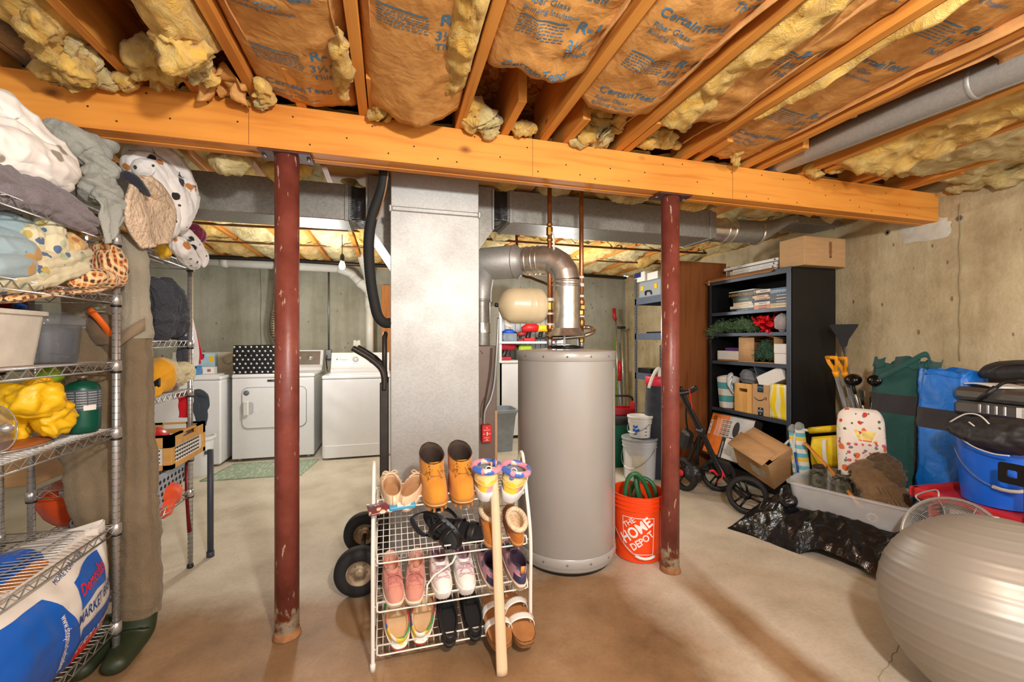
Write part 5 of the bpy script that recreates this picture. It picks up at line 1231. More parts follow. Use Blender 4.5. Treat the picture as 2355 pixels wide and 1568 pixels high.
shoe('slip_on_shoe', 'black slip-on shoe beside the white buckled sandals', 'shoe',place(3,.325,.38,90,.004,-10),.25,.094,.032,**bk,group=pr)
CORK=M_('cork',c(176,126,74),.9,var=.25,scale=120); FB=M_('worn_footbed',c(170,116,66),.8,var=.25,scale=16)
for (X,lab) in ((.415, 'white two-strap cork sandal beside the black slip-ons'),(.51, 'white two-strap cork sandal at the right end of the bottom shelf')):
 sandal(lab,place(3,X,.10,-88,.006,2),.25,.112,FB,CORK,((.035,.05,.01),(-.035,.06,-.008)),WHS,M_('brass_buckle',c(220,214,196),.35,.6),.032)
 # ---------------- long shoehorn leaning on the rack
p0=pz(1155,1552); p1=V(p0.x+.012,1.742,.745)
t=thing('shoehorn', 'long beige plastic shoehorn leaning upright against the shoe rack', 'shoehorn',p0)
ax=(p1-p0).normalized(); sx=V(1,0,0); fy=ax.cross(sx).normalized()
def fsh(a,b):
 w_=lerp(.0215,.017,min(1,b*1.2)); k=(a-.5)*2; tipc=.5*(1-math.sqrt(max(0,1-min(1,(1-b)/.03)**.5))) if b>.97 else 0
 return p0+ax*((p1-p0).length*b)+sx*(k*w_*(1-tipc))+fy*(-.010*(1-k*k))
mb=MB(); mb.sheet(fsh,10,40,.003); mb.build('blade',M_('beige_horn',c(224,196,158),.45,var=.04),t,world= True)
mb=MB(); mb.tube([p1-ax*.02,p1,p1+ax*.012],[.016,.017,.008],12,flat=(1,.5)); mb.build('tip_cap',M_('blue_cap',c(48,84,170),.5),t,world= True)
# ================================================================ wire shelving at the left
def wire_unit(label,x0,x1,y0,y1,zs,ztop,floor_z=0.,group= None):
 t=thing('wire_shelving',label, 'shelving',((x0+x1)/2,(y0+y1)/2,0),group=group)
 for x in (x0,x1):
  for y in (y0,y1):
   mb=MB(); mb.cyl((x,y,.02),(x,y,ztop),.0125,n=16); po=mb.build('post',CHROME,t,world= True)
   mb=MB(); z=.06
   while z<ztop:mb.lathe([(.0127,-.0012),(.0133,0),(.0127,.0012)],12,(x,y,z),caps= False); z+=.0254
   mb.build('groove_rings',M_('groove_dark',c(120,116,108),.4,.8),po,world= True,kind='stuff')
   mb=MB(); mb.lathe([(.014,0),(.017,.006),(.014,.022)],14,(x,y,0)); mb.build('levelling_foot',BLACKP,po,world= True)
 for z in zs:
  mb=MB(); r=.003
  for dz in (0,-.030):
   mb.tube([(x0,y0,z+dz),(x1,y0,z+dz),(x1,y1,z+dz),(x0,y1,z+dz)],r,8,closed= True)
  sh=mb.build('shelf',CHROME,t,world= True)
  mb=MB()
  def zig(a,b,n):
   q=[]
   for i in range(2*n+1):p=a.lerp(b,i/(2*n)); q.append(V(p.x,p.y,z-(.002 if i%2==0 else .028)))
   mb.tube(q,.0021,5)
  for x in (x0,x1):zig(V(x,y0,z),V(x,y1,z),int((y1-y0)/.052))
  for y in (y0,y1):zig(V(x0,y,z),V(x1,y,z),int((x1-x0)/.052))
  mb.build('truss_wire',CHROME,sh,world= True,kind='stuff')
  mb=MB(); y=y0+.015
  while y<y1:mb.tube([(x0,y,z+.001),(x1,y,z+.001)],.0016,5); y+=.022
  for k in (.33,.66):mb.tube([(lerp(x0,x1,k),y0,z-.004),(lerp(x0,x1,k),y1,z-.004)],.0028,6)
  mb.build('deck_wires',CHROME,sh,world= True,kind='stuff')
  for x in (x0,x1):
   for y in (y0,y1):
    mb=MB(); mb.lathe([(.0135,-.036),(.019,-.034),(.017,.004),(.0135,.006)],14,(x,y,z),caps= False); mb.build('corner_collar',CHROME,sh,world= True)
    mb=MB(); mb.lathe([(.0128,-.044),(.0175,-.042),(.0175,-.036),(.0128,-.034)],14,(x,y,z),caps= False); mb.build('plastic_clip',BLACKP,sh,world= True)
 return t
AX0,AX1,AY0,AY1=-1.37,-1.02,.85,1.997
ZS=[1.655,1.424,1.17,.913,.544,.164]
wire_unit('chrome wire shelving unit nearest the viewer, piled with blankets and clothes',AX0,AX1,AY0,AY1,ZS,1.70)
BX0,BX1,BY0_,BY1_=-1.42,-1.0675,2.22,2.749
wire_unit('chrome wire shelving unit behind the hanging waders, near the laundry',BX0,BX1,BY0_,BY1_,[1.675,1.25,.985,.63,.43],1.70)
# ---------------- cloth helpers
def roll(mb,pts,rad,seed,flat=(1,1),amp=.22,freq=7.,n=56,k=10,cap=.35,along=.35,mid=0.):
 pts=smooth_path(pts,k); N_=len(pts); T=[]
 for i in range(N_):T.append((pts[min(i+1,N_-1)]-pts[max(i-1,0)]).normalized())
 a=T[0].cross(V(0,0,1)); a=a.normalized() if a.length>.1 else V(1,0,0); A_=[]
 for i in range(N_):a=(a-T[i]*a.dot(T[i])).normalized(); A_.append(a)
 rl=rad if isinstance(rad,(list,tuple)) else [rad]
 def f(u,v):
  s=v*(N_-1); i=int(min(s,N_-2)); w_=s-i; p=pts[i].lerp(pts[i+1],w_); ax=A_[i]; bx=T[i].cross(ax)
  e=min(1,(v/cap if cap else 9)); g=min(1,((1-v)/cap if cap else 9)); end=(math.sin(e*PI/2)**.5)*(math.sin(g*PI/2)**.5) if cap else 1
  j=v*(len(rl)-1); jj=int(min(j,len(rl)-2)) if len(rl)>1 else 0; r=lerp(rl[jj],rl[min(jj+1,len(rl)-1)],j-jj)*end
  th=2*PI*u; d=ax*math.cos(th)*flat[0]+bx*math.sin(th)*flat[1]
  q=p+d*r; nn=(q.x*(1-0),q.y,q.z)
  def rg(x,y,z): return max(-.9,1-2.6*abs(noise.noise(Vector((x+seed*1.7,y-seed,z+seed*.6)))))
  w1=rg(math.cos(th)*1.5,math.sin(th)*1.5,v*1.3+.25*math.sin(2*th)); w2=rg(q.x*freq,q.y*freq,q.z*freq); w3=rg(q.x*freq*2.2,q.y*freq*2.2,q.z*freq*2.2); w4=rg(q.x*freq*4.5,q.y*freq*4.5,q.z*freq*4.5)
  return p+d*r*(1+amp*(.55*w1+.6*w2+.5*w3+.2*w4))
 mb.grid(f,n,N_*2,cu= True)
def cloth_thing(name,label,cat,mat,rolls,parts= None,group= None):
 mb=MB()
 for i,(pts,rad,kw) in enumerate(rolls):roll(mb,pts,rad,i*2.7+len(label)*.13,**kw)
 return tag(mb.build(name,mat),label,cat,group)
def drape(mb,left,right,seed,folds=5,depth=.015,th=.004,nu=24,nv=24,out=V(1,0,0),rag=0.):
 Lp=smooth_path(left,8); Rp=smooth_path(right,8)
 def at(P_,s):i=s*(len(P_)-1); j=int(min(i,len(P_)-2)); return P_[j].lerp(P_[j+1],i-j)
 def f(a,b):
  p=at(Lp,b).lerp(at(Rp,b),a); o=depth*(math.sin(a*folds*2*PI+1.3*nz((a,b,0),3,seed))*(.4+.6*b)+.8*nz((a*2,b*1.3,0),3,seed))
  return p+out*o+V(0,0,rag*nz((a,0,0),6,seed)*(b>.95))
 mb.sheet(f,nu,nv,th)
PX= lambda u,v,X:px(u,v,X)
def layers(mb,A,B,n,r,seed=1,**kw):
 for i in range(n):
  k=i/max(1,n-1); roll(mb,[Vector(a).lerp(Vector(b),k)+V(.012*math.sin(i*2.3+q),0,.008*math.cos(i*1.7+q)) for q,(a,b) in enumerate(zip(A,B))],[x*(1+.22*math.sin(i*2.1+seed)) for x in r],seed+i*1.9,**kw)
  # ---------------- top shelf
WF=mat_blotch('white_fleece_print',c(236,231,222),[(c(150,140,126),8.,.24),(c(54,50,46),7.,.17)],rough=.95)
mb=MB(); layers(mb,[PX(-60,225,-1.2),PX(20,280,-1.16),PX(100,345,-1.1),PX(165,402,-1.07)],[PX(-80,350,-1.14),PX(10,372,-1.1),PX(90,395,-1.07),PX(170,428,-1.05)],5,[.05,.052,.046,.03],3,amp=.2,freq=7,cap=.2)
tag(mb.build('fleece_blanket',WF), 'thick white fleece blanket with dark print on the top left wire shelf', 'blanket')
PUR=mat_cloth('mauve_grey_cotton',c(128,120,124),wrinkle=1.)
mb=MB(); layers(mb,[PX(-60,385,-1.15),PX(40,415,-1.1),PX(130,455,-1.06),PX(200,490,-1.04)],[PX(-60,440,-1.08),PX(60,462,-1.05),PX(150,500,-1.03),PX(225,535,-1.02)],4,[.035,.036,.03,.02],5,amp=.32,freq=11,cap=.2)
layers(mb,[V(-1.3,.9,1.69),V(-1.3,1.3,1.69),V(-1.28,1.7,1.69)],[V(-1.1,.9,1.69),V(-1.1,1.3,1.69),V(-1.1,1.7,1.69)],3,[.04,.05,.04],9,amp=.3,freq=9,cap=.2)
tag(mb.build('bed_sheet',PUR), 'crumpled mauve grey sheet under the white fleece on the top shelf', 'sheet')
GRT=mat_cloth('grey_green_cotton',c(164,166,156),wrinkle=1.)
mb=MB()
layers(mb,[PX(75,240,-1.3),PX(160,250,-1.22),PX(225,310,-1.12),PX(255,350,-1.08)],[PX(90,290,-1.22),PX(150,320,-1.15),PX(200,355,-1.1),PX(240,385,-1.05)],4,[.025,.034,.034,.02],2,amp=.28,freq=11,cap=.2)
layers(mb,[PX(180,350,-1.12),PX(230,385,-1.06),PX(270,405,-1.02)],[PX(205,440,-1.06),PX(245,465,-1.02),PX(285,480,-.99)],4,[.03,.034,.02],4,amp=.34,freq=13,cap=.25)
drape(mb,[PX(222,455,-1.01),PX(232,500,-1.0),PX(240,560,-.99)],[PX(290,450,-.985),PX(290,490,-.98),PX(262,545,-.985)],3,2,.012,.006)
tag(mb.build('trousers',GRT), 'grey green cotton trousers slumped over the corner of the top wire shelf', 'trousers')
SHE=M_('beige_sherpa',c(222,196,166),1.,var=.1,scale=40,bmp=.012,bscale=70)
mb=MB()
drape(mb,[PX(296,405,-.985),PX(290,450,-.97),PX(298,510,-.965),PX(330,572,-.96)],[PX(345,405,-.98),PX(385,440,-.965),PX(396,500,-.96),PX(388,556,-.96)],5,1.5,.016,.016)
roll(mb,[PX(290,410,-1.0),PX(330,425,-.975),PX(365,455,-.965),PX(388,490,-.96)],[.02,.024,.024,.016],3,amp=.15)
tag(mb.build('sherpa_throw',SHE), 'beige sherpa throw hanging off the top shelf above the waders', 'blanket')
mb=MB(); roll(mb,[PX(278,395,-.99),PX(310,415,-.955),PX(345,452,-.945)],[.012,.016,.008],8,amp=.3); tag(mb.build('dark_scarf',mat_cloth('navy_scarf',c(40,44,54))), 'narrow dark scarf lying on the beige sherpa throw', 'scarf')
COW=mat_blotch('farm_print_fleece',c(236,230,224),[(c(188,120,60),9.,.28),(c(40,36,36),12.,.33),(c(60,56,54),24.,.25)],rough=.95)
mb=MB()
layers(mb,[py(290,375,2.25),py(330,352,2.32),py(385,372,2.36),py(425,440,2.38),py(436,510,2.4)],[py(305,400,2.2),py(335,395,2.24),py(362,430,2.27),py(388,490,2.3),py(398,545,2.33)],4,[.035,.045,.045,.042,.03],3,amp=.22,freq=8,cap=.2)
layers(mb,[py(395,520,2.42),py(430,548,2.5),py(460,585,2.6),py(468,612,2.62)],[py(395,545,2.4),py(420,570,2.46),py(448,600,2.56),py(462,616,2.6)],2,[.03,.034,.028,.016],5,amp=.2,freq=9)
tag(mb.build('fleece_blanket',COW), 'white fleece throw with black and rust animal print spilling off the far shelf', 'blanket')
# stuff on the top of the far unit
MAR=mat_cloth('maroon_cloth',c(120,24,54))
cloth_thing('maroon_cloth', 'maroon cloth bunched behind the animal print throw', 'cloth',MAR,[([py(425,520,2.75),py(445,540,2.78),py(455,560,2.75)],[.04,.045,.03],dict(amp=.3))])
cloth_thing('yellow_cloth', 'small folded yellow cloth on the far unit top shelf', 'cloth',mat_cloth('mustard',c(226,178,50)),[([py(362,575,2.42),py(380,578,2.46),py(395,580,2.48)],[.03,.032,.03],dict(amp=.2,flat=(1,1)))])
for i in range(5):
 p=V(-1.15+.012*i,2.50+i*.042,1.70); mb=MB(); roll(mb,[p+V(-.1,0,.02),p+V(0,0,.035),p+V(.07,0,.02)],[.018,.024,.016],i,amp=.2); tag(mb.build('folded_top',(MAR,M_('white_knit',c(226,220,214),.9))[i==3]),['maroon folded top nearest the waders on the far unit top shelf', 'second maroon folded top on the far unit top shelf', 'third maroon folded top beside a white one', 'white folded top between maroon ones on the far unit', 'maroon folded top at the end post of the far unit'][i], 'clothing', 'folded tops in the wire basket')
 # ---------------- shelf two: quilts
BLQ=mat_blotch('blue_gold_quilt',c(150,172,178),[(c(186,146,84),12.,.37),(c(120,146,156),30.,.2)],rough=.9)
FLQ=mat_blotch('floral_quilt',c(214,206,170),[(c(86,106,140),22.,.36),(c(196,170,90),20.,.34),(c(176,186,150),16.,.33)],rough=.9)
OCH=mat_blotch('ochre_paisley',c(206,170,104),[(c(176,112,62),26.,.44),(c(236,210,150),20.,.36),(c(216,176,70),14.,.34)],rough=.9)
def lay(name,label,cat,mat,sets):
 mb=MB()
 for k,(A,B,n,r,kw) in enumerate(sets):layers(mb,A,B,n,r,k*3.3+n,**kw)
 tag(mb.build(name,mat),label,cat)
lay('quilt', 'blue and gold medallion quilt folded on the second wire shelf', 'quilt',BLQ,[([PX(-70,505,-1.16),PX(0,515,-1.13),PX(60,535,-1.1),PX(85,560,-1.08)],[PX(-70,620,-1.06),PX(0,620,-1.05),PX(45,615,-1.045),PX(72,605,-1.045)],4,[.034,.04,.034,.018],dict(amp=.14,freq=6,cap=.2))])
lay('quilt', 'floral cream and blue quilt bunched along the second wire shelf', 'quilt',FLQ,[([PX(55,492,-1.14),PX(95,510,-1.09),PX(110,560,-1.06),PX(95,600,-1.05)],[PX(50,515,-1.12),PX(75,530,-1.07),PX(88,565,-1.05),PX(80,598,-1.05)],2,[.02,.026,.026,.018],dict(amp=.25,freq=10)),([PX(-50,625,-1.08),PX(60,612,-1.06),PX(140,590,-1.05),PX(205,575,-1.04)],[PX(-50,655,-1.06),PX(60,648,-1.04),PX(140,635,-1.03),PX(200,612,-1.03)],3,[.024,.028,.028,.018],dict(amp=.22,freq=9,cap=.15))])
lay('quilt', 'ochre paisley quilt folded behind the blue and gold one', 'quilt',OCH,[([PX(90,500,-1.16),PX(140,508,-1.13),PX(185,540,-1.08)],[PX(105,575,-1.08),PX(145,565,-1.06),PX(192,570,-1.05)],3,[.032,.04,.024],dict(amp=.18,freq=8))])
PLD=mat_plaid('orange_plaid',c(206,104,42),[('X',c(40,34,26),1.,0),('Z',c(52,40,30),1.,.6),('Y',c(236,196,130),1.3,.2),('X',c(240,214,160),2.1,1.2)],13.)
cloth_thing('plaid_blanket', 'orange plaid flannel blanket under the quilts on the second shelf', 'blanket',PLD,[([PX(-80,690,-1.14),PX(60,672,-1.12),PX(160,664,-1.1),PX(230,655,-1.07)],[.03,.03,.03,.02],dict(flat=(3.,.55),amp=.2,freq=8,cap=.1)),([PX(205,570,-1.1),PX(245,590,-1.05),PX(255,625,-1.02),PX(285,655,-1.0)],[.04,.045,.045,.025],dict(amp=.25,freq=10)),([PX(160,655,-1.03),PX(220,640,-1.01),PX(275,650,-.99)],[.025,.03,.02],dict(amp=.25,freq=10))])
# ---------------- shelf three: bin, food processor, cap
z3=ZS[2]+.004
t=thing('storage_bin', 'white plastic storage bin on the third wire shelf, cut by the picture edge', 'bin',(-1.215,1.60,z3))
mb=MB(); loft(mb,[(rrect(.24,.30,.04),0),(rrect(.27,.34,.045),.155),(rrect(.29,.36,.05),.157),(rrect(.29,.36,.05),.17),(rrect(.265,.335,.045),.17),(rrect(.23,.29,.04),.01)]); sharp(mb.build('shell',M_('ivory_plastic',c(214,210,198),.5),t))
mb=MB(); mb.tube(smooth_path([V(.06,-.1,.175),V(.10,0,.20),V(.11,.1,.185),V(.05,.16,.18)],5),.006,8); mb.build('blue_cable',BLUEP,t)
CLR2=M_('clear_bowl',c(120,126,134),.05,var=.02,alpha=.34)
p=PX(128,760,-1.09); t=thing('food_processor_bowl', 'clear plastic food processor bowl with lid on the third wire shelf', 'food processor',(-1.135,1.835,z3))
mb=MB(); mb.lathe([(.075,0),(.08,.004),(.086,.10),(.09,.125),(.096,.128),(.096,.132),(.088,.132),(.083,.10),(.077,.006)],40); mb.build('bowl',CLR2,t)
mb=MB(); mb.lathe([(.10,.130),(.103,.134),(.102,.155),(.085,.166),(.05,.168),(.05,.175),(.0,.176)],40); mb.build('lid',CLR2,t)
mb=MB(); mb.lathe([(.036,.17),(.034,.20),(.03,.2),(.03,.17)],24,(-.03,-.03,0)); mb.build('feed_tube',CLR2,t)
mb=MB(); mb.cyl((0,0,.004),(0,0,.13),.018,.014,18); mb.build('center_post',GREYP,t)
mb=MB(); mb.tube(smooth_path([V(-.07,0,.02),V(0,0,.035),V(.07,0,.02)],5),.006,6,flat=(2.5,.4)); mb.build('blade',STEELG,t)
mb=MB(); mb.tube(smooth_path([V(-.02,-.08,.12),V(-.02,-.135,.11),V(-.02,-.14,.06),V(-.02,-.085,.02)],5),.013,10,flat=(.8,1.2)); mb.build('handle',BLACKP,t)
cloth_thing('black_pouch', 'shiny black bag crammed behind the food processor bowl', 'bag',M_('black_nylon',c(22,22,24),.35,var=.3,bmp=.004),[([V(-1.33,1.5,1.33),V(-1.32,1.68,1.35),V(-1.31,1.80,1.34)],[.06,.08,.05],dict(amp=.25))])
cloth_thing('red_bag', 'dark red patterned bag behind the food processor bowl', 'bag',mat_blotch('dark_red_print',c(140,18,24),[(c(80,70,60),30.,.34),(c(60,14,18),20.,.4)]),[([V(-1.32,1.80,1.30),V(-1.30,1.88,1.335),V(-1.28,1.96,1.32)],[.05,.075,.05],dict(amp=.2))])
t=thing('baseball_cap', 'brown cap with a bright orange brim band hanging behind the wire post', 'cap',PX(235,745,-1.12))
mb=MB(); roll(mb,[PX(205,720,-1.16),PX(235,745,-1.12),PX(255,790,-1.10),PX(250,830,-1.1)],[.03,.05,.05,.02],3,amp=.12); mb.build('crown',mat_cloth('brown_canvas',c(110,92,72)),t,world= True)
mb=MB(); mb.tube(smooth_path([PX(204,712,-1.13),PX(222,728,-1.1),PX(245,757,-1.08),PX(258,782,-1.08)],6),.010,8,flat=(.6,1.4)); mb.build('orange_band',M_('neon_orange',c(248,110,24),.7),t,world= True)
# ---------------- shelf four: propane, yellow raincoat, bowl
z4=ZS[3]+.004
p=PX(193,950,-1.085); t=thing('propane_cylinder', 'green propane cylinder with a grey printed label on the fourth wire shelf', 'gas cylinder',(-1.085,1.925,z4))
GRN=M_('propane_green',c(8,84,66),.35,.2,var=.08)
mb=MB(); mb.lathe([(.040,0),(.043,.004),(.049,.012),(.0505,.03),(.0505,.155),(.047,.170),(.036,.182),(.018,.188),(.014,.19)],40); mb.build('body',GRN,t)
mb=MB(); mb.lathe([(.0512,.085),(.0512,.158)],40,caps= False); lb=mb.build('label_band',M_('label_slate',c(70,82,92),.45,var=.1),t)
mb=MB()
def cylfn(r): return lambda th,z:V(r*math.cos(th),r*math.sin(th),z)
cf=cylfn(.0518); rnd=random.Random(5)
for col in range(5):
 a0=-2.6+col*.62
 for rr in range(7):
  zz=.093+rr*.009; x=a0
  while x<a0+.5:
   l=rnd.uniform(.03,.09); mb.grid( lambda a,b:cf(min(x+a*l,a0+.52),zz+b*.0035),3,1); x+=l+.02
mb.build('fine_print',M_('print_grey',c(176,180,180),.6),lb)
mb=MB(); mb.grid( lambda a,b:cylfn(.0522)(-1.0+a*.7,.084+b*.018),10,1); mb.build('price_sticker',PAPER,lb)
mb=MB(); mb.lathe([(.012,.188),(.012,.196),(.018,.198),(.018,.206),(.01,.208),(0,.208)],18); mb.build('valve',M_('brushed_cap',c(150,130,110),.4,.7),t)
RAIN=M_('yellow_raincoat',c(232,184,20),.42,var=.1,bmp=.006,bscale=16)
cloth_thing('raincoat', 'crumpled yellow raincoat stuffed on the fourth wire shelf', 'raincoat',RAIN,[([V(-1.25,1.66,.98),V(-1.22,1.76,1.0),V(-1.20,1.88,.985)],[.05,.08,.04],dict(amp=.4,freq=12)),([PX(40,960,-1.12),PX(70,920,-1.1),PX(110,885,-1.12)],[.035,.055,.03],dict(amp=.4,freq=14)),([PX(75,975,-1.1),PX(115,960,-1.08),PX(140,930,-1.1)],[.035,.045,.03],dict(amp=.4,freq=14))])
cloth_thing('green_pouch', 'lime green pouch tucked above the yellow raincoat', 'pouch',M_('lime_cloth',c(150,190,30),.7),[([PX(82,858,-1.22),PX(110,866,-1.2),PX(135,858,-1.2)],[.02,.035,.02],dict(amp=.15))])
p=V(-1.08,1.58,z4); t=thing('glass_lid', 'round clear glass lid standing on edge on the fourth wire shelf', 'lid',p)
mb=MB(); c0=PX(-6,985,-1.06); mb.lathe([(.0,.012),(.03,.011),(.06,.003),(.064,0),(.064,-.003),(.058,-.001)],36,c0,(1,.1,.15)); mb.build('glass',CLR2,t,world= True)
mb=MB(); mb.tube(arc(c0,.0645,0,2*PI,36,V(0,1,-.02),V(-.15,0,1)),.002,8); mb.build('rim',M_('glass_rim',c(170,176,176),.2,.3),t,world= True)
mb=MB(); mb.ell(c0+V(.02,0,.0),(.016,.016,.014),14,10); mb.build('knob',CHROME,t,world= True)
t=thing('serving_tray', 'oval brown leather topped tray lying on the fourth wire shelf', 'tray',(-1.12,1.70,z4))
mb=MB(); mb.ell((0,0,.012),(.06,.10,.010),28,8); mb.build('top',M_('brown_leather',c(156,90,46),.5,var=.2),t)
mb=MB(); mb.ell((0,0,.006),(.064,.105,.006),28,8); mb.build('base',CHROME,t)
cloth_thing('dark_pan', 'dark rounded pan behind the glass lid at the picture edge', 'pan',BLACKP,[([PX(-20,920,-1.2),PX(15,930,-1.17),PX(35,950,-1.15)],[.05,.055,.03],dict(amp=.02))])
# ---------------- lower left: big printed shopping bag
BAGW=M_('white_poly_bag',c(226,222,214),.38,var=.05,bmp=.004,bscale=10);
t=thing('shopping_bag', 'large white and blue printed shopping bag bulging from the bottom wire shelf', 'shopping bag',(-1.13,1.5,.17))
def bagf(a,b,g=0.):
 y=lerp(1.36,1.98,a); z=lerp(.175,.53,b); s=math.sin(PI*min(1,max(0,a)))**.35
 bul=.085*math.sin(PI*(b*.8+.12))*s
 top=max(0,b-.72)/.28
 return V(-1.06+bul-.03*top*(a<.9)+.012*nz((y,z,0),7,2)+.006*nz((y,z,0),19,5)+g,y,z+top*.05*max(0,a-.55)*2)
mb=MB(); mb.sheet( lambda a,b:bagf(a,b),60,30,.003)
bagm=mb.build('front_panel',BAGW,t,world= True)
mb=MB(); mb.sheet( lambda a,b:V(-1.33,lerp(1.37,1.92,a),lerp(.175,.5,b)),4,4,.003); mb.sheet( lambda a,b:bagf(1,b).lerp(V(-1.33,1.97,lerp(.175,.5,b)),a),8,12,.003); mb.sheet( lambda a,b:V(lerp(-1.33,-1.05,a),lerp(1.37,1.92,b),.174),4,4,.003); mb.build('back_panel',BAGW,t,world= True)
BLU=M_('bag_blue',c(20,92,190),.38,var=.06,bmp=.003,bscale=12); BRED=M_('bag_red',c(222,28,34),.4)
def bp(y,z,g=.003): return bagf((y-1.36)/.62,(z-.175)/.355,g)
mb=MB()
mb.grid( lambda a,b:bp(lerp(1.37,1.765-.09*b-.05*b**3,a),lerp(.18,.47,b),.004),34,20)
mb.build('blue_panel',BLU,bagm,world= True)
mb=MB(); mb.grid( lambda a,b:bp(lerp(1.74,1.975,a),lerp(.235+.0*a,.30,b)+.02*a,.004),20,6); mb.build('blue_band',BLU,bagm,world= True)
mb=MB(); mb.grid( lambda a,b:bp(lerp(1.752,1.975,a),lerp(.18,.235,b)+.02*a,.0045),20,6); mb.build('red_band',BRED,bagm,world= True)
mb=MB(); mb.grid( lambda a,b:bp(lerp(1.735,1.90,a)+.012*(b-.5),lerp(.375,.465,b)+.012*math.sin(3*a)+.02*(a-.5),.005),16,8); mb.build('blue_plate',BLU,bagm,world= True)
mb=MB()
text(mb, 'Demoulas',.048,lambda x,y:bp(1.74+x,.405+y+x*.14,.007),bold=.016,shear=.25,cut=.02,sx=.78); mb.build('script_lettering',BRED,bagm,world= True)
mb=MB(); text(mb, 'MARKET BASKET',.045,lambda x,y:bp(1.705+x,.325+y+x*.12,.006),bold=.012,shear=.25,cut=.02,sx=.78); mb.build('navy_lettering',M_('bag_navy',c(18,62,130),.5),bagm,world= True)
mb=MB(); text(mb, 'MORE FOR YOUR',.019,lambda x,y:bp(1.69+x,.478+y+x*.12,.006),cut=.03,sx=1.); mb.build('small_lettering',M_('bag_navy',c(18,62,130),.5),bagm,world= True)
mb=MB(); text(mb, 'E FOR YOUR DOLLAR',.048,lambda x,y:bp(1.742+x,.218+y+x*.10,.0065),bold=.014,shear=.1,cut=.02,sx=.62)
mb.build('white_lettering',INKW,bagm,world= True); mb=MB(); text(mb, 'www.shopmarketbasket',.034,lambda x,y:bp(1.64+y*1.0+x*.05,.40-x*.42,.0065),bold=.01,cut=.03,sx=1.3)
mb.build('white_lettering',INKW,bagm,world= True)
mb=MB(); roll(mb,[V(-1.24,1.66,.46),V(-1.2,1.78,.50),V(-1.18,1.88,.50)],[.03,.045,.03],4,amp=.3); tag(mb.build('blue_cloth',mat_cloth('royal_cloth',c(28,86,180))), 'royal blue cloth poking from the top of the shopping bag', 'cloth')
mb=MB(); mb.box((-1.085,1.66,.515),(.04,.16,.045),R=rot('X',6),bev=.004); tag(mb.build('wooden_block',PINEW), 'plain wooden block lying on the shopping bag', 'block')
# ---------------- waders hanging between the units
WAD=mat_cloth('olive_brown_nylon',c(122,106,82),rough=.75,wrinkle=.8); WADU=mat_cloth('grey_olive_nylon',c(158,150,130),rough=.75,wrinkle=.8); BTG=M_('dark_green_rubber',c(42,52,32),.5,var=.15)
t=thing('chest_waders', 'olive brown chest waders hanging by the shelving with dark green boots', 'waders',(-1.05,2.12,0))
Y_=2.11
mb=MB(); roll(mb,[V(-1.025,Y_,1.68),V(-1.015,Y_,1.45),V(-1.012,Y_,1.26)],[.043,.046,.05],2,flat=(1.,.7),amp=.2,freq=6,cap=0); mb.build('bib',WADU,t,world= True)
mb=MB(); roll(mb,[V(-1.012,Y_,1.28),V(-1.01,Y_,1.0),V(-1.005,Y_,.7),V(-1.0,Y_,.45),V(-.995,Y_,.27),V(-.995,Y_,.13)],[.05,.053,.058,.062,.065,.056],4,flat=(1.,.8),amp=.2,freq=6,cap=0); lg=mb.build('leg',WAD,t,world= True)
mb=MB(); roll(mb,[V(-1.17,Y_+.02,1.30),V(-1.18,Y_+.02,1.0),V(-1.16,Y_+.02,.7),V(-1.11,Y_+.03,.42),V(-1.10,Y_+.04,.2)],[.075,.08,.08,.075,.065],6,flat=(1.,.7),amp=.26,freq=6,cap=0); mb.build('leg',WAD,t,world= True)
mb=MB(); roll(mb,[V(-1.17,Y_+.02,1.62),V(-1.17,Y_+.02,1.30)],[.085,.085],9,flat=(1.,.6),amp=.14,freq=5,cap=0); mb.build('bib',WADU,t,world= True)
mb=MB(); q=[V(-1.06,Y_-.04,1.235),V(-1.01,Y_-.05,1.275),V(-.96,Y_-.04,1.32)]; mb.sheet( lambda a,b:q[0].lerp(q[2],a)+V(0,-.02*math.sin(PI*a),(b-.5)*.05),8,2,.004); mb.build('belt',mat_cloth('belt_webbing',c(140,122,98)),t,world= True)
for xs,k in ((-1.0,0),(-1.11,1)):
 mb=MB(); roll(mb,[V(xs,Y_-.0,.14),V(xs,Y_-.02,.07),V(xs+.0,Y_-.09,.045),V(xs+.01,Y_-.20,.04)],[.065,.062,.052,.038],1,flat=(1.,.75),amp=.02,freq=4,cap=.12); mb.build('boot',BTG,t,world= True)
mb=MB()
for i in range(26):th=2*PI*i/26; mb.tube([V(-.995+.062*math.cos(th),Y_+.05*math.sin(th),.135),V(-.995+.062*math.cos(th),Y_+.05*math.sin(th),.165)],.004,5)
mb.build('ribbed_cuff',WADU,t,world= True)
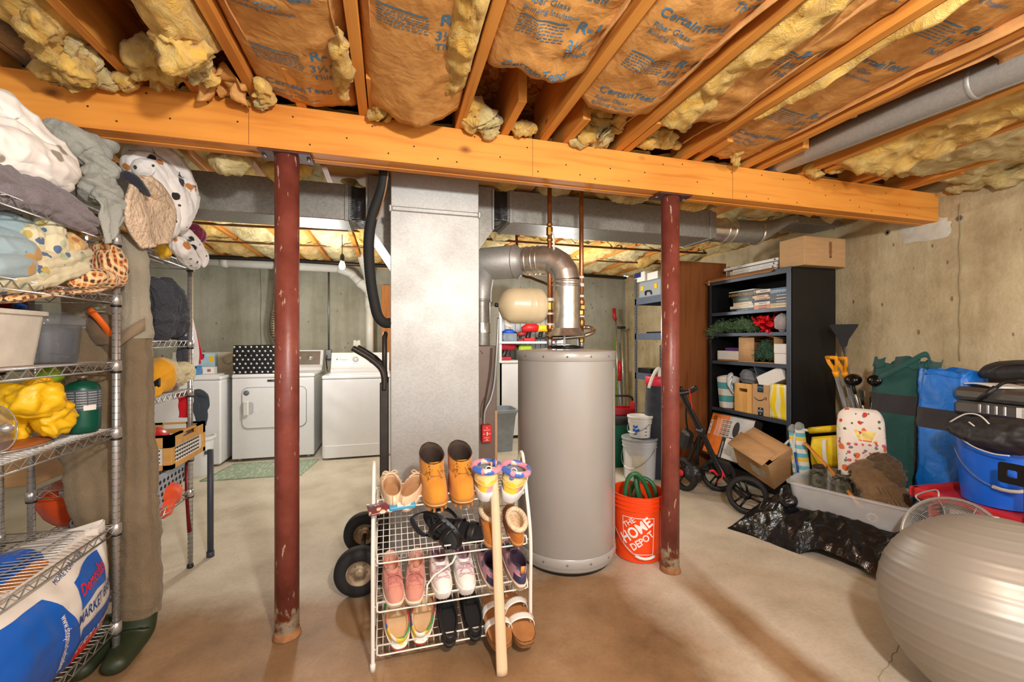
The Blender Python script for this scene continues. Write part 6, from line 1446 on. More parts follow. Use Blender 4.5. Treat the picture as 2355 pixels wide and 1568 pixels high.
# ---------------- things on the far unit
KN=M_('charcoal_knit',c(72,74,82),.95,var=.2,scale=120,bmp=.01,bscale=120)
mb=MB(); layers(mb,[py(345,640,2.42),py(365,690,2.46),py(372,740,2.5),py(365,785,2.5)],[py(365,640,2.6),py(395,690,2.66),py(405,740,2.7),py(400,780,2.7)],4,[.03,.042,.042,.026],3,amp=.28,freq=11,cap=.2)
drape(mb,[py(405,770,2.70),py(408,820,2.72),py(414,862,2.73)],[py(440,775,2.77),py(440,820,2.77),py(440,872,2.77)],3,2,.01,.01)
tag(mb.build('knit_sweater',KN), 'charcoal chunky knit sweater hanging over the far unit shelf', 'sweater')
RW=thing('sports_shirt', 'red and white shirt hanging at the end of the far wire unit', 'shirt',py(450,780,2.86))
mb=MB(); drape(mb,[py(410,690,2.765),py(425,760,2.77),py(432,850,2.77)],[py(428,690,2.80),py(448,760,2.80),py(455,838,2.80)],2,1.5,.012,.005); mb.build('white_body',M_('white_jersey',c(224,222,222),.85),RW,world= True)
mb=MB(); drape(mb,[py(414,682,2.80),py(436,730,2.81),py(455,838,2.81)],[py(425,684,2.84),py(446,740,2.84),py(466,826,2.84)],4,1,.008,.005); mb.build('red_sleeve',REDCL,RW,world= True)
mb=MB(); drape(mb,[py(408,905,2.76),py(410,960,2.76)],[py(434,900,2.78),py(434,960,2.78)],4,1,.01,.005); tag(mb.build('red_towel',REDCL), 'strip of red cloth hanging below the cream sherpa on the far unit', 'towel')
z=.989
cloth_thing('yellow_jacket', 'mustard yellow jacket with a black patch on the far unit', 'jacket',mat_cloth('mustard_fleece',c(230,166,40)),[([py(335,835,2.40),py(362,860,2.43),py(385,900,2.46)],[.05,.07,.035],dict(amp=.15,freq=6)),([py(340,885,2.36),py(370,895,2.4)],[.05,.05],dict(amp=.12))])
mb=MB(); mb.sheet( lambda a,b:py(349+a*20,880+b*20-a*12,2.335),4,4,.003); tag(mb.build('cloth_patch',BLACKP), 'square black patch on the mustard yellow jacket', 'patch')
cloth_thing('sherpa_vest', 'cream sherpa vest folded beside the mustard jacket', 'vest',M_('cream_sherpa',c(224,214,176),1.,var=.1,scale=50,bmp=.01,bscale=80),[([py(365,835,2.6),py(390,860,2.66),py(420,885,2.72)],[.05,.05,.03],dict(amp=.2,freq=10)),([py(400,840,2.7),py(425,855,2.75),py(438,880,2.76)],[.04,.04,.02],dict(amp=.25,freq=10))])
cloth_thing('patterned_socks', 'mixed brown and lime clothes squeezed under the cream vest', 'clothing',mat_blotch('mixed_knits',c(110,84,66),[(c(150,180,50),16.,.36),(c(180,180,176),18.,.4)]),[([V(-1.22,2.3,1.0),V(-1.16,2.5,1.01),V(-1.11,2.68,1.01)],[.04,.045,.04],dict(amp=.2,flat=(1.3,.7)))])
# bamboo crate with cut out ends
z=.632
t=thing('wooden_crate', 'bamboo crate with white chevron cut-out panels on the far wire unit', 'crate',(-1.18,2.60,z))
cx0,cx1,cy0,cy1,ch=-1.30,-1.02,2.42,2.80,.165
BAM=mat_wood('bamboo',c(214,168,96),c(190,142,72),axis=0,knots= False)
def frame(nm,o,ex,Lw,slots):
 ez=V(0,0,1); M=basis(o,ex,ez); mb=MB();
 for (x0_,x1_,z0_,z1_) in ((0,.03,0,ch),(Lw-.03,Lw,0,ch),(0,Lw,0,.022),(0,Lw,ch-.06,ch-.035),(0,Lw*.3,ch-.035,ch),(Lw*.7,Lw,ch-.035,ch),(0,Lw,ch-.010,ch)):
  mb.M=M; mb.box(((x0_+x1_)/2,(z0_+z1_)/2,0),(x1_-x0_,z1_-z0_,.012))
 f_=mb.build(nm,BAM,t,world= True)
 mb=MB(); mb.M=M
 mb.box((Lw/2,ch*.35,-.004),(Lw-.05,ch-.075,.003)); mb.build('white_panel',PAPER,f_,world= True)
 mb=MB(); mb.M=M
 nx=int((Lw-.07)/.026) if slots else 0
 for i in range(nx):
  for j in range(4):
   x=.045+i*.026; zz=.034+j*.019
   for sg in (1,-1):mb.box((x+sg*.0045,zz,-.001),(.011,.005,.002),R=rot('Z',38*sg))
 mb.build('chevron_slots',INKD,f_,world= True,kind='stuff')
frame('front_side',(cx1,cy0,z),(0,1,0),cy1-cy0,1); frame('end_side',(cx0,cy0,z),(1,0,0),cx1-cx0,1); frame('end_side',(cx1,cy1,z),(-1,0,0),cx1-cx0,0); frame('back_side',(cx0,cy1,z),(0,-1,0),cy1-cy0,0)
mb=MB(); mb.bb(cx0,cx1,cy0,cy1,z+.002,z+.01); mb.build('bottom',BAM,t,world= True)
mb=MB(); mb.ell((-1.14,2.52,z+.13),(.07,.08,.06),20,12); tag(mb.build('red_helmet',M_('red_gloss',c(196,30,40),.3)), 'red and white rounded object inside the bamboo crate', 'helmet')
# laundry basket
t=thing('laundry_basket', 'grey plastic laundry basket with oval holes below the bamboo crate', 'basket',(-1.22,2.5,.434))
mb=MB(); loft(mb,[(rrect(.26,.40,.03),0),(rrect(.30,.46,.04),.16),(rrect(.31,.47,.04),.162),(rrect(.31,.47,.04),.175),(rrect(.295,.455,.035),.175),(rrect(.25,.39,.03),.006)]); bs_=sharp(mb.build('shell',M_('blue_grey_plastic',c(176,188,204),.5),t))
mb=MB()
for j in range(4):
 for i in range(11):
  zz=.03+j*.034; k=zz/.16; y=-.19+i*.038+(.019 if j%2 else 0); x=lerp(.13,.15,k)+.0012
  mb.M=TR(x,y,zz)@rot4('Y',90); mb.lathe([(.0105,0),(0,.0003)],12)
for j in range(4):
 for i in range(6):
  zz=.03+j*.034; k=zz/.16; x=-.10+i*.04; mb.M=TR(x,-lerp(.20,.23,k)-.0012,zz)@rot4('X',90); mb.lathe([(.0105,0),(0,.0003)],12)
mb.M= None ; mb.build('oval_holes',INKD,bs_,kind='stuff')
cloth_thing('orange_hoodie', 'bright orange hoodie hanging off the lowest far shelf', 'hoodie',mat_cloth('safety_orange',c(244,92,48)),[([py(360,1125,2.5),py(385,1140,2.6),py(408,1150,2.66)],[.05,.055,.025],dict(amp=.22,freq=8)),([py(362,1165,2.5),py(385,1172,2.58)],[.05,.035],dict(amp=.2))])
cloth_thing('orange_sack', 'dark orange stuffed sack behind the near shelving', 'sack',mat_cloth('rust_orange',c(206,74,22)),[([V(-1.42,2.30,.48),V(-1.38,2.36,.52),V(-1.33,2.42,.5)],[.07,.10,.06],dict(amp=.12))])
carton('carton', 'plain cardboard box on the far unit seen through the near shelving', 'box',(-1.74,2.3,.634),(-1.46,2.6,.86),CARD)
t=thing('scooter', 'dark red metal frame piece leaning behind the near shelving', 'scooter',(-1.62,2.3,0))
mb=MB(); mb.tube([V(-1.68,2.25,0.02),V(-1.66,2.3,.4),V(-1.64,2.32,.62)],.014,10); mb.tube([V(-1.72,2.3,.2),V(-1.58,2.3,.26)],.012,8); mb.build('frame',M_('maroon_metal',c(120,16,26),.35,.3),t,world= True)
mb=MB(); mb.lathe([(.04,-.014),(.05,0),(.04,.014)],20,(-1.66,2.25,.05),(0,1,0)); mb.build('wheel',RUBBER,t,world= True)
mb=MB(); mb.tube([V(-1.0675,2.74,.2),V(-1.08,2.745,.40),V(-1.085,2.75,.62)],.011,8); tag(mb.build('maroon_pole',M_('maroon_metal',c(0,0,0))), 'maroon pole standing at the end post of the far wire unit', 'pole')
mb=MB(); mb.cyl((-1.01,2.86,0),(-1.01,2.86,.62),.016,n=12); mb.lathe([(.02,0),(.02,.03)],12,(-1.01,2.86,0)); tag(mb.build('dark_pole',M_('slate_pole',c(62,66,78),.5)), 'slate grey pole standing just beyond the far wire unit', 'pole')
mb=MB(); drape(mb,[py(440,903,2.82),py(446,940,2.80),py(452,980,2.80)],[py(476,905,2.86),py(478,940,2.84),py(470,978,2.82)],3,1.5,.012,.008); roll(mb,[py(440,906,2.83),py(458,902,2.83),py(477,912,2.84)],[.014,.018,.012],3,amp=.1); tag(mb.build('slate_cloth',mat_cloth('slate_cloth',c(62,72,80))), 'slate blue cloth hanging beside the bamboo crate', 'cloth')
# ================================================================ black steel cabinet on the right wall
CX0,CX1,CY0,CY1,CZ=2.99,3.45,2.60,3.50,1.82
t=thing('steel_cabinet', 'tall open black steel cabinet crammed with books, garlands and boxes', 'cabinet',((CX0+CX1)/2,(CY0+CY1)/2,0))
mb=MB(); mb.bb(CX0,CX1,CY0,CY0+.012,0,CZ,.003); mb.build('side_panel',CABBLK,t,world= True)
mb=MB(); mb.bb(CX0,CX1,CY1-.012,CY1,0,CZ,.003); mb.build('side_panel',CABBLK,t,world= True)
mb=MB(); mb.bb(CX1-.01,CX1,CY0+.012,CY1-.012,0,CZ); mb.build('back_panel',CABBLK,t,world= True)
mb=MB(); mb.bb(CX0,CX1,CY0,CY1,CZ,CZ+.012,.003); mb.build('top_panel',CABBLK,t,world= True)
mb=MB(); mb.bb(CX0+.004,CX0+.03,CY0+.012,CY1-.012,0,.10); mb.bb(CX0+.03,CX1-.01,CY0+.012,CY1-.012,.085,.10); mb.build('base',CABBLK,t,world= True)
for y in (CY0+.02,CY1-.02):
 mb=MB(); mb.bb(CX0-.003,CX0+.012,y-.02,y+.02,.1,CZ,.002); mb.build('front_stile',SHELFBL if y<3 else CABBLK,t,world= True)
mb=MB(); mb.bb(CX0-.002,CX0+.01,CY0,CY1,CZ-.035,CZ+.01,.002); mb.build('top_rail',SHELFBL,t,world= True)
SZ=[1.518,1.322,1.062,.615]
for z in SZ:
 mb=MB(); mb.bb(CX0+.014,CX1-.012,CY0+.014,CY1-.014,z-.012,z,.001); s_=mb.build('shelf',CABBLK,t,world= True)
 mb=MB(); mb.bb(CX0+.006,CX0+.016,CY0+.04,CY1-.04,z-.030,z+.001,.002); mb.build('shelf_lip',SHELFBL,s_,world= True)
 # neighbouring wood grain cabinet
t=thing('wood_panel', 'tall brown wood grain cabinet door slab standing behind the black steel cabinet', 'panel',(2.92,3.57,0))
mb=MB(); mb.bb(2.63,3.25,3.55,3.59,.0,2.03,.003); mb.build('slab',PANELW,t,world= True)
mb=MB(); mb.bb(2.626,2.632,3.549,3.591,.0,2.03); mb.build('edge_band',M_('edge_brown',c(96,56,30),.5),t,world= True)
# ---- long carton on top
z=CZ+.014
t=thing('long_carton', 'long torn cardboard carton lying open on top of the black cabinet', 'box',(3.2,3.0,z))
mb=MB(); mb.bb(3.04,3.46,2.53,2.75,z,z+.225,.004); mb.build('closed_end',CARD,t,world= True)
mb=MB(); mb.sheet( lambda a,b:V(3.02+.42*b,2.75+a*.86,z+.003),8,3,.004); mb.build('floor_panel',CARDD,t,world= True)
mb=MB(); mb.sheet( lambda a,b:V(2.965+.05*b+.008*nz((a,b,0),9),2.76+a*.80,z-.02*(1-b)+.018*b),24,3,.004); mb.build('torn_front_flap',CARDD,t,world= True)
mb=MB(); mb.sheet( lambda a,b:V(3.44,2.75+a*.86,z+b*(.22-.10*a)),8,3,.004); mb.build('back_side',CARD,t,world= True)
mb=MB(); mb.sheet( lambda a,b:V(2.99+a*.2,3.60+.02*a,z-.01+b*.13),4,3,.004); mb.build('end_flap',CARD,t,world= True)
mb=MB(); mb.sheet( lambda a,b:V(2.975,3.46+a*.045,z-.045+b*.05),2,3,.003); mb.build('tape_tab',M_('brown_tape',c(176,124,72),.4),t,world= True)
mb=MB(); FX_=flatfn(basis((3.30,2.5285,z+.12),(1,0,0),(0,0,1)),.001); mb.box(FX_(0,.02),(.026,.001,.10)); mb.build('barcode_tab',M_('print_brown',c(140,96,60),.6),t,world= True)
mb=MB(); mb.lathe([(.012,0),(.012,.001),(.006,.001)],6,(3.30,2.5275,z+.075),(0,-1,0),caps= False); mb.build('recycle_mark',INKD,t,world= True)
for i in range(4):
 mb=MB(); y0,y1=2.84-.01*i,3.30+.006*i; zz=z+.006+i*.026
 if i==3:zz+=.006
 mb.bb(3.10,3.36,y0,y1+(.10 if i==3 else 0),zz,zz+.024,.002); o=tag(mb.build('flat_box',PAPER),['bottom white flat box in the long carton', 'second white flat box in the long carton', 'third white flat box in the long carton', 'top white flat box overhanging the stack in the long carton'][i], 'box', 'white flat boxes'); ROOT[o.name]=TR(*o.location)
 mb=MB(); mb.bb(3.0985,3.1,y0+.03,y0+.045,zz+.006,zz+.018)
 if i==3:text(mb, 'EYKETEX',.014,flatfn(basis((3.0985,3.25,zz+.006),(0,-1,0),(0,0,1)),.0005))
 else:
  for k in range(3):mb.bb(3.0985,3.1,y0+.07+k*.11,y0+.15+k*.11,zz+.011,zz+.013)
 mb.build('box_print',M_('print_slate',c(70,76,92),.6),o,world= True)
 # ---- books
def book(x,y0,y1,z,h,d,cover,label,title= None,tc=INKW,pages=PAPER,skew=0.):
 t=thing('book',label, 'book',(x,(y0+y1)/2,z),math.radians(skew), 'books stacked in the black cabinet'); L=y1-y0
 mb=MB(); mb.bb(0,d,-L/2,L/2,0,.002); mb.bb(0,d,-L/2,L/2,h-.002,h); mb.bb(-.001,.002,-L/2,L/2,0,h); mb.build('cover',cover,t)
 mb=MB(); mb.bb(.002,d-.004,-L/2+.003,L/2-.003,.002,h-.002); mb.build('pages',pages,t)
 mb=MB(); f_=flatfn(basis((-.0015,0,h*.28),(0,-1,0),(0,0,1)),.0004)
 if title:text(mb,title,h*.55,f_,center= True,bold=.01)
 else:mb.bb(-.0018,-.001,-L*.3,L*.2,h*.4,h*.6)
 mb.build('spine_print',tc,t)
def bc(n,*rgb): return M_('cover_'+n,c(*rgb),.45,var=.05)
GOLD=M_('gold_ink',c(206,160,60),.5); z=SZ[0]+.001; yl0,yl1=3.03,3.29
for (h,a,b,col,lab,ti,tc,sk) in ((.026,-.02,.0,bc('navy',30,40,60), 'dark navy book at the bottom of the tall left stack', "Designing God's Mind",INKW,0),(.024,-.0,.0,bc('ivory',222,214,196), 'ivory book second from the bottom of the left stack',None,bc('ochre',190,150,60),2),(.03,.0,-.03,bc('cream',226,210,176), 'cream book in the middle of the left stack',None,bc('ochre',0,0,0),-2),(.045,.0,-.03,bc('forest',46,60,44), 'thick dark green book under the theology volume',None,bc('sage',110,140,90),1),(.05,.0,-.01,bc('black',24,22,22), 'thick black book with gold title on top of the left stack', 'SYSTEMATIC THEOLOGY',GOLD,0),(.008,-.02,.03,bc('paper',232,230,224), 'thin white booklet lying on the thick black book',None,bc('sage',0,0,0),-4)):
 book(3.06,yl0+a,yl1+b,z,h,.16,col,lab,ti,tc,skew=sk); z+=h+.001
z=SZ[0]+.001
for (h,a,b,col,lab,sk) in ((.022,0,0,bc('salmon',210,140,110), 'salmon book at the bottom of the middle stack',0),(.018,0,.0,bc('orange',226,150,90), 'orange spined book second in the middle stack',2),(.022,0,0,bc('white2',226,222,210), 'white book third in the middle stack',-2),(.02,0,.02,bc('navy',0,0,0), 'navy book in the middle stack',3),(.016,0,0,bc('tan',206,160,110), 'tan book above the navy one, middle stack',0),(.02,.02,.02,bc('peach',226,180,140), 'peach book near the top of the middle stack',-3),(.02,.01,0,bc('ink',36,34,38), 'black spined book near the top of the middle stack',2),(.024,0,-.02,bc('cream',0,0,0), 'cream book on top of the middle stack',0)):
 book(3.05,2.845+a,3.01+b,z,h,.15,col,lab,None,INKD,skew=sk); z+=h+.001
z=SZ[0]+.001
for (h,col,lab,ti) in ((.02,bc('straw',226,190,110), 'straw coloured book under the teal book stack',None),(.022,bc('sand',190,160,110), 'sand coloured book in the teal topped stack',None),(.022,bc('ink',0,0,0), 'black book in the teal topped stack',None),(.026,bc('slate',60,72,84), 'slate book under the brown one',None),(.022,bc('umber',70,52,44), 'brown book right below the teal book',None),(.048,bc('teal',20,96,136), 'large teal book on top of the stack by the cabinet side', 'CODEPENDENCY')):
 book(3.04,2.635,2.835,z,h,.16,col,lab,ti); z+=h+.001
 # ---- garlands
GAR=M_('pine_needles',c(104,134,92),.8,var=.35,scale=40); GAR2=M_('pine_needles_dark',c(70,108,84),.8,var=.35,scale=40)
def garland(name,label,pts,r,mat,seed,n=1500,kk=14):
 rnd=random.Random(seed); t=thing(name,label, 'garland',pts[0]); P_=smooth_path(pts,12); mb=MB()
 for i in range(n):
  p=P_[rnd.randrange(len(P_))]+V(rnd.gauss(0,r*.45),rnd.gauss(0,r*.45),rnd.gauss(0,r*.4))
  d=V(rnd.gauss(0,1),rnd.gauss(0,1),rnd.gauss(.2,.8)).normalized()*rnd.uniform(.022,.04); s=d.orthogonal().normalized()*.0024; s2=d.cross(s).normalized()*.0024
  mb.add([p-s,p+s,p+s2,p+d],[(0,1,3),(1,2,3),(2,0,3)])
 mb.build('needles',mat,t,world= True,kind='stuff')
 mb=MB(); mb.tube(P_,.004,6); mb.build('stem',M_('garland_stem',c(70,52,34),.9),t,world= True); return t
z=SZ[1]
garland('garland', 'bushy green pine garland spilling off the second cabinet shelf',[V(2.985,3.46,z+.0),V(3.03,3.36,z+.07),V(3.08,3.24,z+.05),V(3.05,3.12,z+.08),V(3.06,3.02,z+.05),V(3.12,3.26,z+.09)],.06,GAR,4,2600)
RF=M_('red_satin',c(232,18,30),.5,var=.1)
t=thing('poinsettia', 'bright red artificial poinsettia bunch on the second cabinet shelf', 'flower',(3.08,2.88,z)); rnd=random.Random(8); mb=MB()
for i in range(46):
 p=V(3.06+rnd.gauss(0,.03),2.86+rnd.gauss(0,.05),z+.07+rnd.gauss(0,.035)); a=V(rnd.gauss(-.4,1),rnd.gauss(0,1),rnd.gauss(.1,1)).normalized(); s=a.orthogonal().normalized()
 mb.sheet( lambda u,v:p+a*(.075*v)+s*((u-.5)*.05*math.sin(PI*min(1,v+.08)))+a.cross(s)*.012*math.sin(5*v+i),3,5,.0015)
mb.build('petals',RF,t,world= True,kind='stuff')
mb=MB(); roll(mb,[V(3.04,2.66,z+.05),V(3.05,2.72,z+.075),V(3.05,2.78,z+.07)],[.04,.06,.03],3,amp=.35); o=mb.build('plastic_bag',M_('clear_film',c(225,220,220),.12,var=.05,alpha=.42)); tag(o, 'clear plastic bag of red trimmings beside the poinsettia', 'bag')
z=SZ[2]
carton('gift_box', 'white lidded box under a purple one on the third cabinet shelf', 'box',(3.06,3.19,z+.012),(3.30,3.46,z+.095),PAPER)
mb=MB(); mb.bb(3.05,3.3,3.16,3.45,z+.001,z+.011,.001); tag(mb.build('picture_board',CARDD), 'thin brown board beneath the white lidded box', 'board')
mb=MB(); mb.bb(3.08,3.24,3.19,3.38,z+.097,z+.125,.002); tag(mb.build('purple_box',M_('purple_card',c(96,56,132),.4,var=.2)), 'flat purple box on the white lidded box', 'box')
t=thing('open_carton', 'open cardboard carton holding dark green garland on the third cabinet shelf', 'box',(3.16,2.98,z))
mb=MB(); mb.sheet( lambda a,b:V(3.03,2.99+a*.17,z+.002+b*.215),2,2,.004); mb.build('front_flap',CARD,t,world= True)
mb=MB(); mb.sheet( lambda a,b:V(3.03+.26*a,3.16,z+.002+b*.215),2,2,.004); mb.sheet( lambda a,b:V(3.03+.26*a,2.79,z+.002+b*.215),2,2,.004); mb.sheet( lambda a,b:V(3.29,2.79+.37*a,z+.002+b*.215),2,2,.004); mb.sheet( lambda a,b:V(3.02+.27*a,2.79+.37*b,z+.003),2,2,.004); mb.build('walls',CARD,t,world= True)
mb=MB(); mb.sheet( lambda a,b:V(3.03+.26*a,2.79+.37*b,z+.218+.02*math.sin(PI*b)),2,8,.004); mb.build('top_flap',CARD,t,world= True)
garland('garland', 'dark green garland packed inside the open carton',[V(3.06,2.97,z+.05),V(3.07,2.90,z+.15),V(3.06,2.84,z+.07),V(3.08,2.88,z+.1)],.05,GAR2,9,1500)
carton('white_box', 'lower white box at the cabinet side on the third shelf', 'box',(3.02,2.63,z+.001),(3.2,2.78,z+.085),PAPER,[])
carton('white_box', 'upper white box at the cabinet side on the third shelf', 'box',(3.02,2.63,z+.087),(3.2,2.785,z+.165),PAPER,[])
# ---- shelf four
z=SZ[3]
TEAL=mat_stripe('teal_stripe_canvas',[c(236,232,222),c(84,168,172)],8.2, 'Z',rough=.85)
t=thing('striped_tote', 'teal and white striped canvas tote on the lowest cabinet shelf', 'bag',(3.10,3.36,z))
mb=MB(); mb.grid( lambda a,b:V(.0+(.075+.02*b)*math.cos(2*PI*a)+.01*nz((a*4,b,0),2),(.075+.03*b)*math.sin(2*PI*a),.004+b*(.29+.01*math.sin(4*PI*a))),36,14,cu= True); mb.build('shell',TEAL,t)
SOCK=mat_stripe('blue_pin_stripe',[c(232,232,230),c(232,232,230),c(110,140,170)],70., 'Y',rough=.9)
mb=MB(); roll(mb,[V(3.03,3.22,z+.15),V(3.0,3.235,z+.24),V(3.03,3.26,z+.31),V(3.08,3.30,z+.32)],[.018,.026,.03,.02],3,flat=(1,.7),amp=.12); tag(mb.build('striped_cloth',SOCK), 'white cloth with fine blue stripes draped from the striped tote', 'cloth')
cloth_thing('grey_cloth', 'grey cloth bunched behind the striped tote', 'cloth',mat_cloth('grey_jersey',c(136,140,144)),[([V(3.2,3.3,z+.29),V(3.16,3.16,z+.31),V(3.18,3.06,z+.28)],[.04,.06,.03],dict(amp=.25))])
t=thing('magazine_holder', 'honey coloured wooden magazine holder with a slot handle', 'magazine holder',(3.08,3.10,z))
mb=MB(); yb0,yb1,hz=3.005,3.20,.255
for (a,b,d,e) in ((yb0,yb1,.0,hz-.075),(yb0,yb0+.05,hz-.075,hz-.045),(yb1-.05,yb1,hz-.075,hz-.045),(yb0,yb1,hz-.045,hz)):mb.bb(3.02,3.032,a,b,z+.002+d,z+.002+e)
mb.build('front',CRATEW,t,world= True)
mb=MB(); mb.bb(3.032,3.24,yb0,yb0+.01,z+.002,z+.22); mb.bb(3.032,3.24,yb1-.01,yb1,z+.002,z+.22); mb.bb(3.032,3.24,yb0,yb1,z+.002,z+.01); mb.build('sides',CRATEW,t,world= True)
t=thing('delivery_box', 'cardboard delivery box with a smile arrow and black tape labels', 'box',(3.08,2.90,z))
bx,b0,b1,hz=3.015,2.825,2.995,.265
mb=MB(); mb.bb(bx,bx+.2,b0,b1,z+.002,z+hz,.002); mb.build('carton',CARD,t,world= True)
FB_=flatfn(basis((bx-.0005,b1,z),(0,-1,0),(0,0,1)),.001)
NVT=M_('tape_navy',c(30,40,48),.4)
for (x0,x1,z0,z1) in ((.055,.115,.20,.265),(.06,.115,.002,.07)):
 mb=MB(); mb.add([FB_(x0,z0),FB_(x1,z0),FB_(x1,z1),FB_(x0,z1)],[(0,1,2,3)]); mb.build('tape_label',NVT,t,world= True)
FB2=flatfn(basis((bx-.0005,b1,z),(0,-1,0),(0,0,1)),.002)
mb=MB(); text(mb, 'prime',.022,lambda x,y:FB2(.085+x,.236+y),center= True,bold=.01)
mb.tube([FB2(.065+.04*i/8,.226-.008*math.sin(PI*i/8)) for i in range(9)],.0014,5); mb.build('prime_mark',M_('cyan_ink',c(80,190,220),.5),t,world= True)
mb=MB(); mb.tube([FB2(.022+.115*i/14,.155-.026*math.sin(PI*(i/14)**.85)) for i in range(15)],[.0012+.0028*math.sin(PI*i/14) for i in range(15)],6); mb.tube([FB2(.125,.163),FB2(.146,.160),FB2(.142,.138)],.002,5); mb.build('smile_arrow',INKD,t,world= True)
mb=MB(); mb.lathe([(.006,0),(.004,.0005)],12,FB2(.087,.018),(-1,0,0),caps= False); mb.lathe([(.006,0),(0,.0005)],6,FB2(.087,.06),(-1,0,0))
for k in range(3):mb.add([FB2(.065,.036+k*.006),FB2(.108,.036+k*.006),FB2(.108,.038+k*.006),FB2(.065,.038+k*.006)],[(0,1,2,3)])
mb.build('tape_print',INKW,t,world= True)
m,nt,b_=nodes('yellow_swirl'); co=texco(nt, 'Object'); wv=N(nt, 'ShaderNodeTexWave',bands_direction='Y',i_Scale=4.2,i_Distortion=5.,i_Detail=1.); nt.links.new(co,wv.inputs[0]); nt.links.new(ramp(nt,wv.outputs['Fac'],[(.45,c(240,232,190)),(.5,c(246,214,20))]),b_.inputs['Base Color']); b_.inputs['Roughness'].default_value=.4
mb=MB(); mb.sheet( lambda a,b:V(3.01+.012*math.sin(5*b+2*a),2.64+a*.165,z+.003+b*.285),8,12,.003); mb.sheet( lambda a,b:V(3.01+.2*a,2.64,z+.003+b*.28),6,8,.003); mb.sheet( lambda a,b:V(3.01+.2*a,2.81,z+.003+b*.27),6,8,.003); tag(mb.build('swirl_bag',m), 'yellow and white swirl patterned plastic bag at the cabinet side', 'bag')
mb=MB(); mb.box((3.12,2.82,z+.33),(.20,.26,.11),R=rot('X',-24),bev=.004); tag(mb.build('white_carton',PAPER), 'white carton tilted on top of the delivery box', 'box');
mb=MB(); mb.box((3.10,2.965,z+.375),(.16,.012,.10),R=rot('X',-24)); tag(mb.build('dark_flap',bc('slate',0,0,0)), 'dark slate flap beside the tilted white carton', 'box')
mb=MB(); mb.bb(3.2,3.36,3.0,3.2,z+.002,z+.32,.003); tag(mb.build('cream_box',M_('cream_card',c(206,196,160),.7)), 'cream box standing behind the magazine holder', 'box')
# ---- boxes leaning on the cabinet front
TL,BL,TR_=px(1639,946,2.955),px(1609,1050,2.80),px(1800,978,2.955)
ex=(TR_-TL); W_=.50; ex=ex.normalized(); ey=(BL-TL); ey=(ey-ex*ey.dot(ex)).normalized(); H_=.40
M=basis(TL,ex,ey)
out=-1 if (ex.cross(ey)).x>0 else 1
t=thing('heater_box', 'orange printed heater carton leaning against the black cabinet', 'box',BL)
mb=MB(); mb.M=M; mb.box((W_/2,H_/2,-out*.045),(W_,H_,.088),bev=.003); mb.build('carton',M_('carton_black',c(40,36,34),.5),t,world= True)
def panel(nm,x0,x1,y0,y1,mat,k=1):
 mb=MB(); mb.M=M; q=out*.0012*k; mb.add([V(x0,y0,q),V(x1,y0,q),V(x1,y1,q),V(x0,y1,q)],[(0,1,2,3)]); return mb.build(nm,mat,t,world= True)
panel('orange_panel',.012,.235,.012,H_-.02,M_('glow_orange',c(236,116,20),.45,var=.35,scale=7)); panel('grey_panel',.235,W_,.012,.2,M_('photo_grey',c(186,186,182),.45,var=.2,scale=8)); panel('text_panel',.25,W_,.21,H_-.01,PAPER); panel('black_panel',.205,.25,.2,H_-.01,INKD,1.5)
mb=MB(); mb.M=M; z0=out*.003
for i in range(13):mb.box((.19,.055+i*.0125,z0),(.19,.0035,.001))
for i in range(5):mb.box((.10+i*.045,.13,z0),(.003,.165,.001))
mb.build('grille_picture',M_('grille_white',c(236,226,214),.5),t,world= True)
mb=MB(); mb.M=M
for i in range(8):mb.box((.215,.06+i*.018,z0*.8),(.10,.009,.001))
mb.ell((.33,.12,z0*.5),(.035,.07,.002),16,8); mb.lathe([(.018,0),(.010,.001)],12,(.062,.05,z0),(0,0,1),caps= False); mb.build('dark_picture',INKD,t,world= True)
panel('icon_strip',.018,.045,.075,.21,PAPER,2)
mb=MB(); mb.M=M; flip=-out
Ft= lambda x,y:V(.024+y,.088+x,out*.004)
text(mb, 'XL',.022,Ft,bold=.02); mb.lathe([(.006,0),(0,.0005)],10,V(.031,.145,out*.004),(0,0,1)); mb.lathe([(.007,0),(.005,.0005)],10,V(.031,.185,out*.004),(0,0,1),caps= False); mb.build('icon_print',INKD,t,world= True)
panel('logo_square',.03,.09,.30,.365,M_('logo_orange',c(236,110,30),.5),2)
mb=MB(); mb.M=M; text(mb, 'RED',.022,lambda x,y:V(.038+x,.333-y,out*.004),bold=.02); text(mb, 'STONE',.014,lambda x,y:V(.036+x,.353-y,out*.004),bold=.02)
text(mb, 'RESOLUTION',.024,lambda x,y:V(.222+y,.39-x,out*.004),bold=.015); mb.build('logo_lettering',INKW,t,world= True)
mb=MB(); mb.M=M
for i in range(9):mb.box((.31+.005*(i%3),.225+i*.015,z0),(.09-.01*(i%3),.0025,.001))
mb.build('fine_print',M_('print_slate',c(0,0,0)),t,world= True)
# open carton in front
pc=px(1756,1045,2.80)
t=thing('open_carton', 'open brown cardboard carton tipped over against the black cabinet', 'box',(pc.x,pc.y,.1))
Rb=Matrix.Rotation(math.radians(-6),4, 'Z')@rot4('X',0)@rot4('Y',-32)@rot4('X',20)
Mb=TR(pc.x,pc.y,pc.z-.02)@Rb; w2,d2,h2=.23,.33,.26
mb=MB(); mb.M=Mb
for (cc,sz) in (((-w2/2,0,0),(.005,d2,h2)),((w2/2,0,0),(.005,d2,h2)),((0,-d2/2,0),(w2,.005,h2)),((0,d2/2,0),(w2,.005,h2)),((0,0,-h2/2),(w2,d2,.005))):mb.box(cc,sz)
mb.build('carton',CARD,t,world= True)
mb=MB(); mb.M=Mb; mb.sheet( lambda a,b:V(w2/2-a*w2*.8,(b-.5)*d2,h2/2+.012*a),4,2,.004); mb.build('top_flap',CARD,t,world= True)
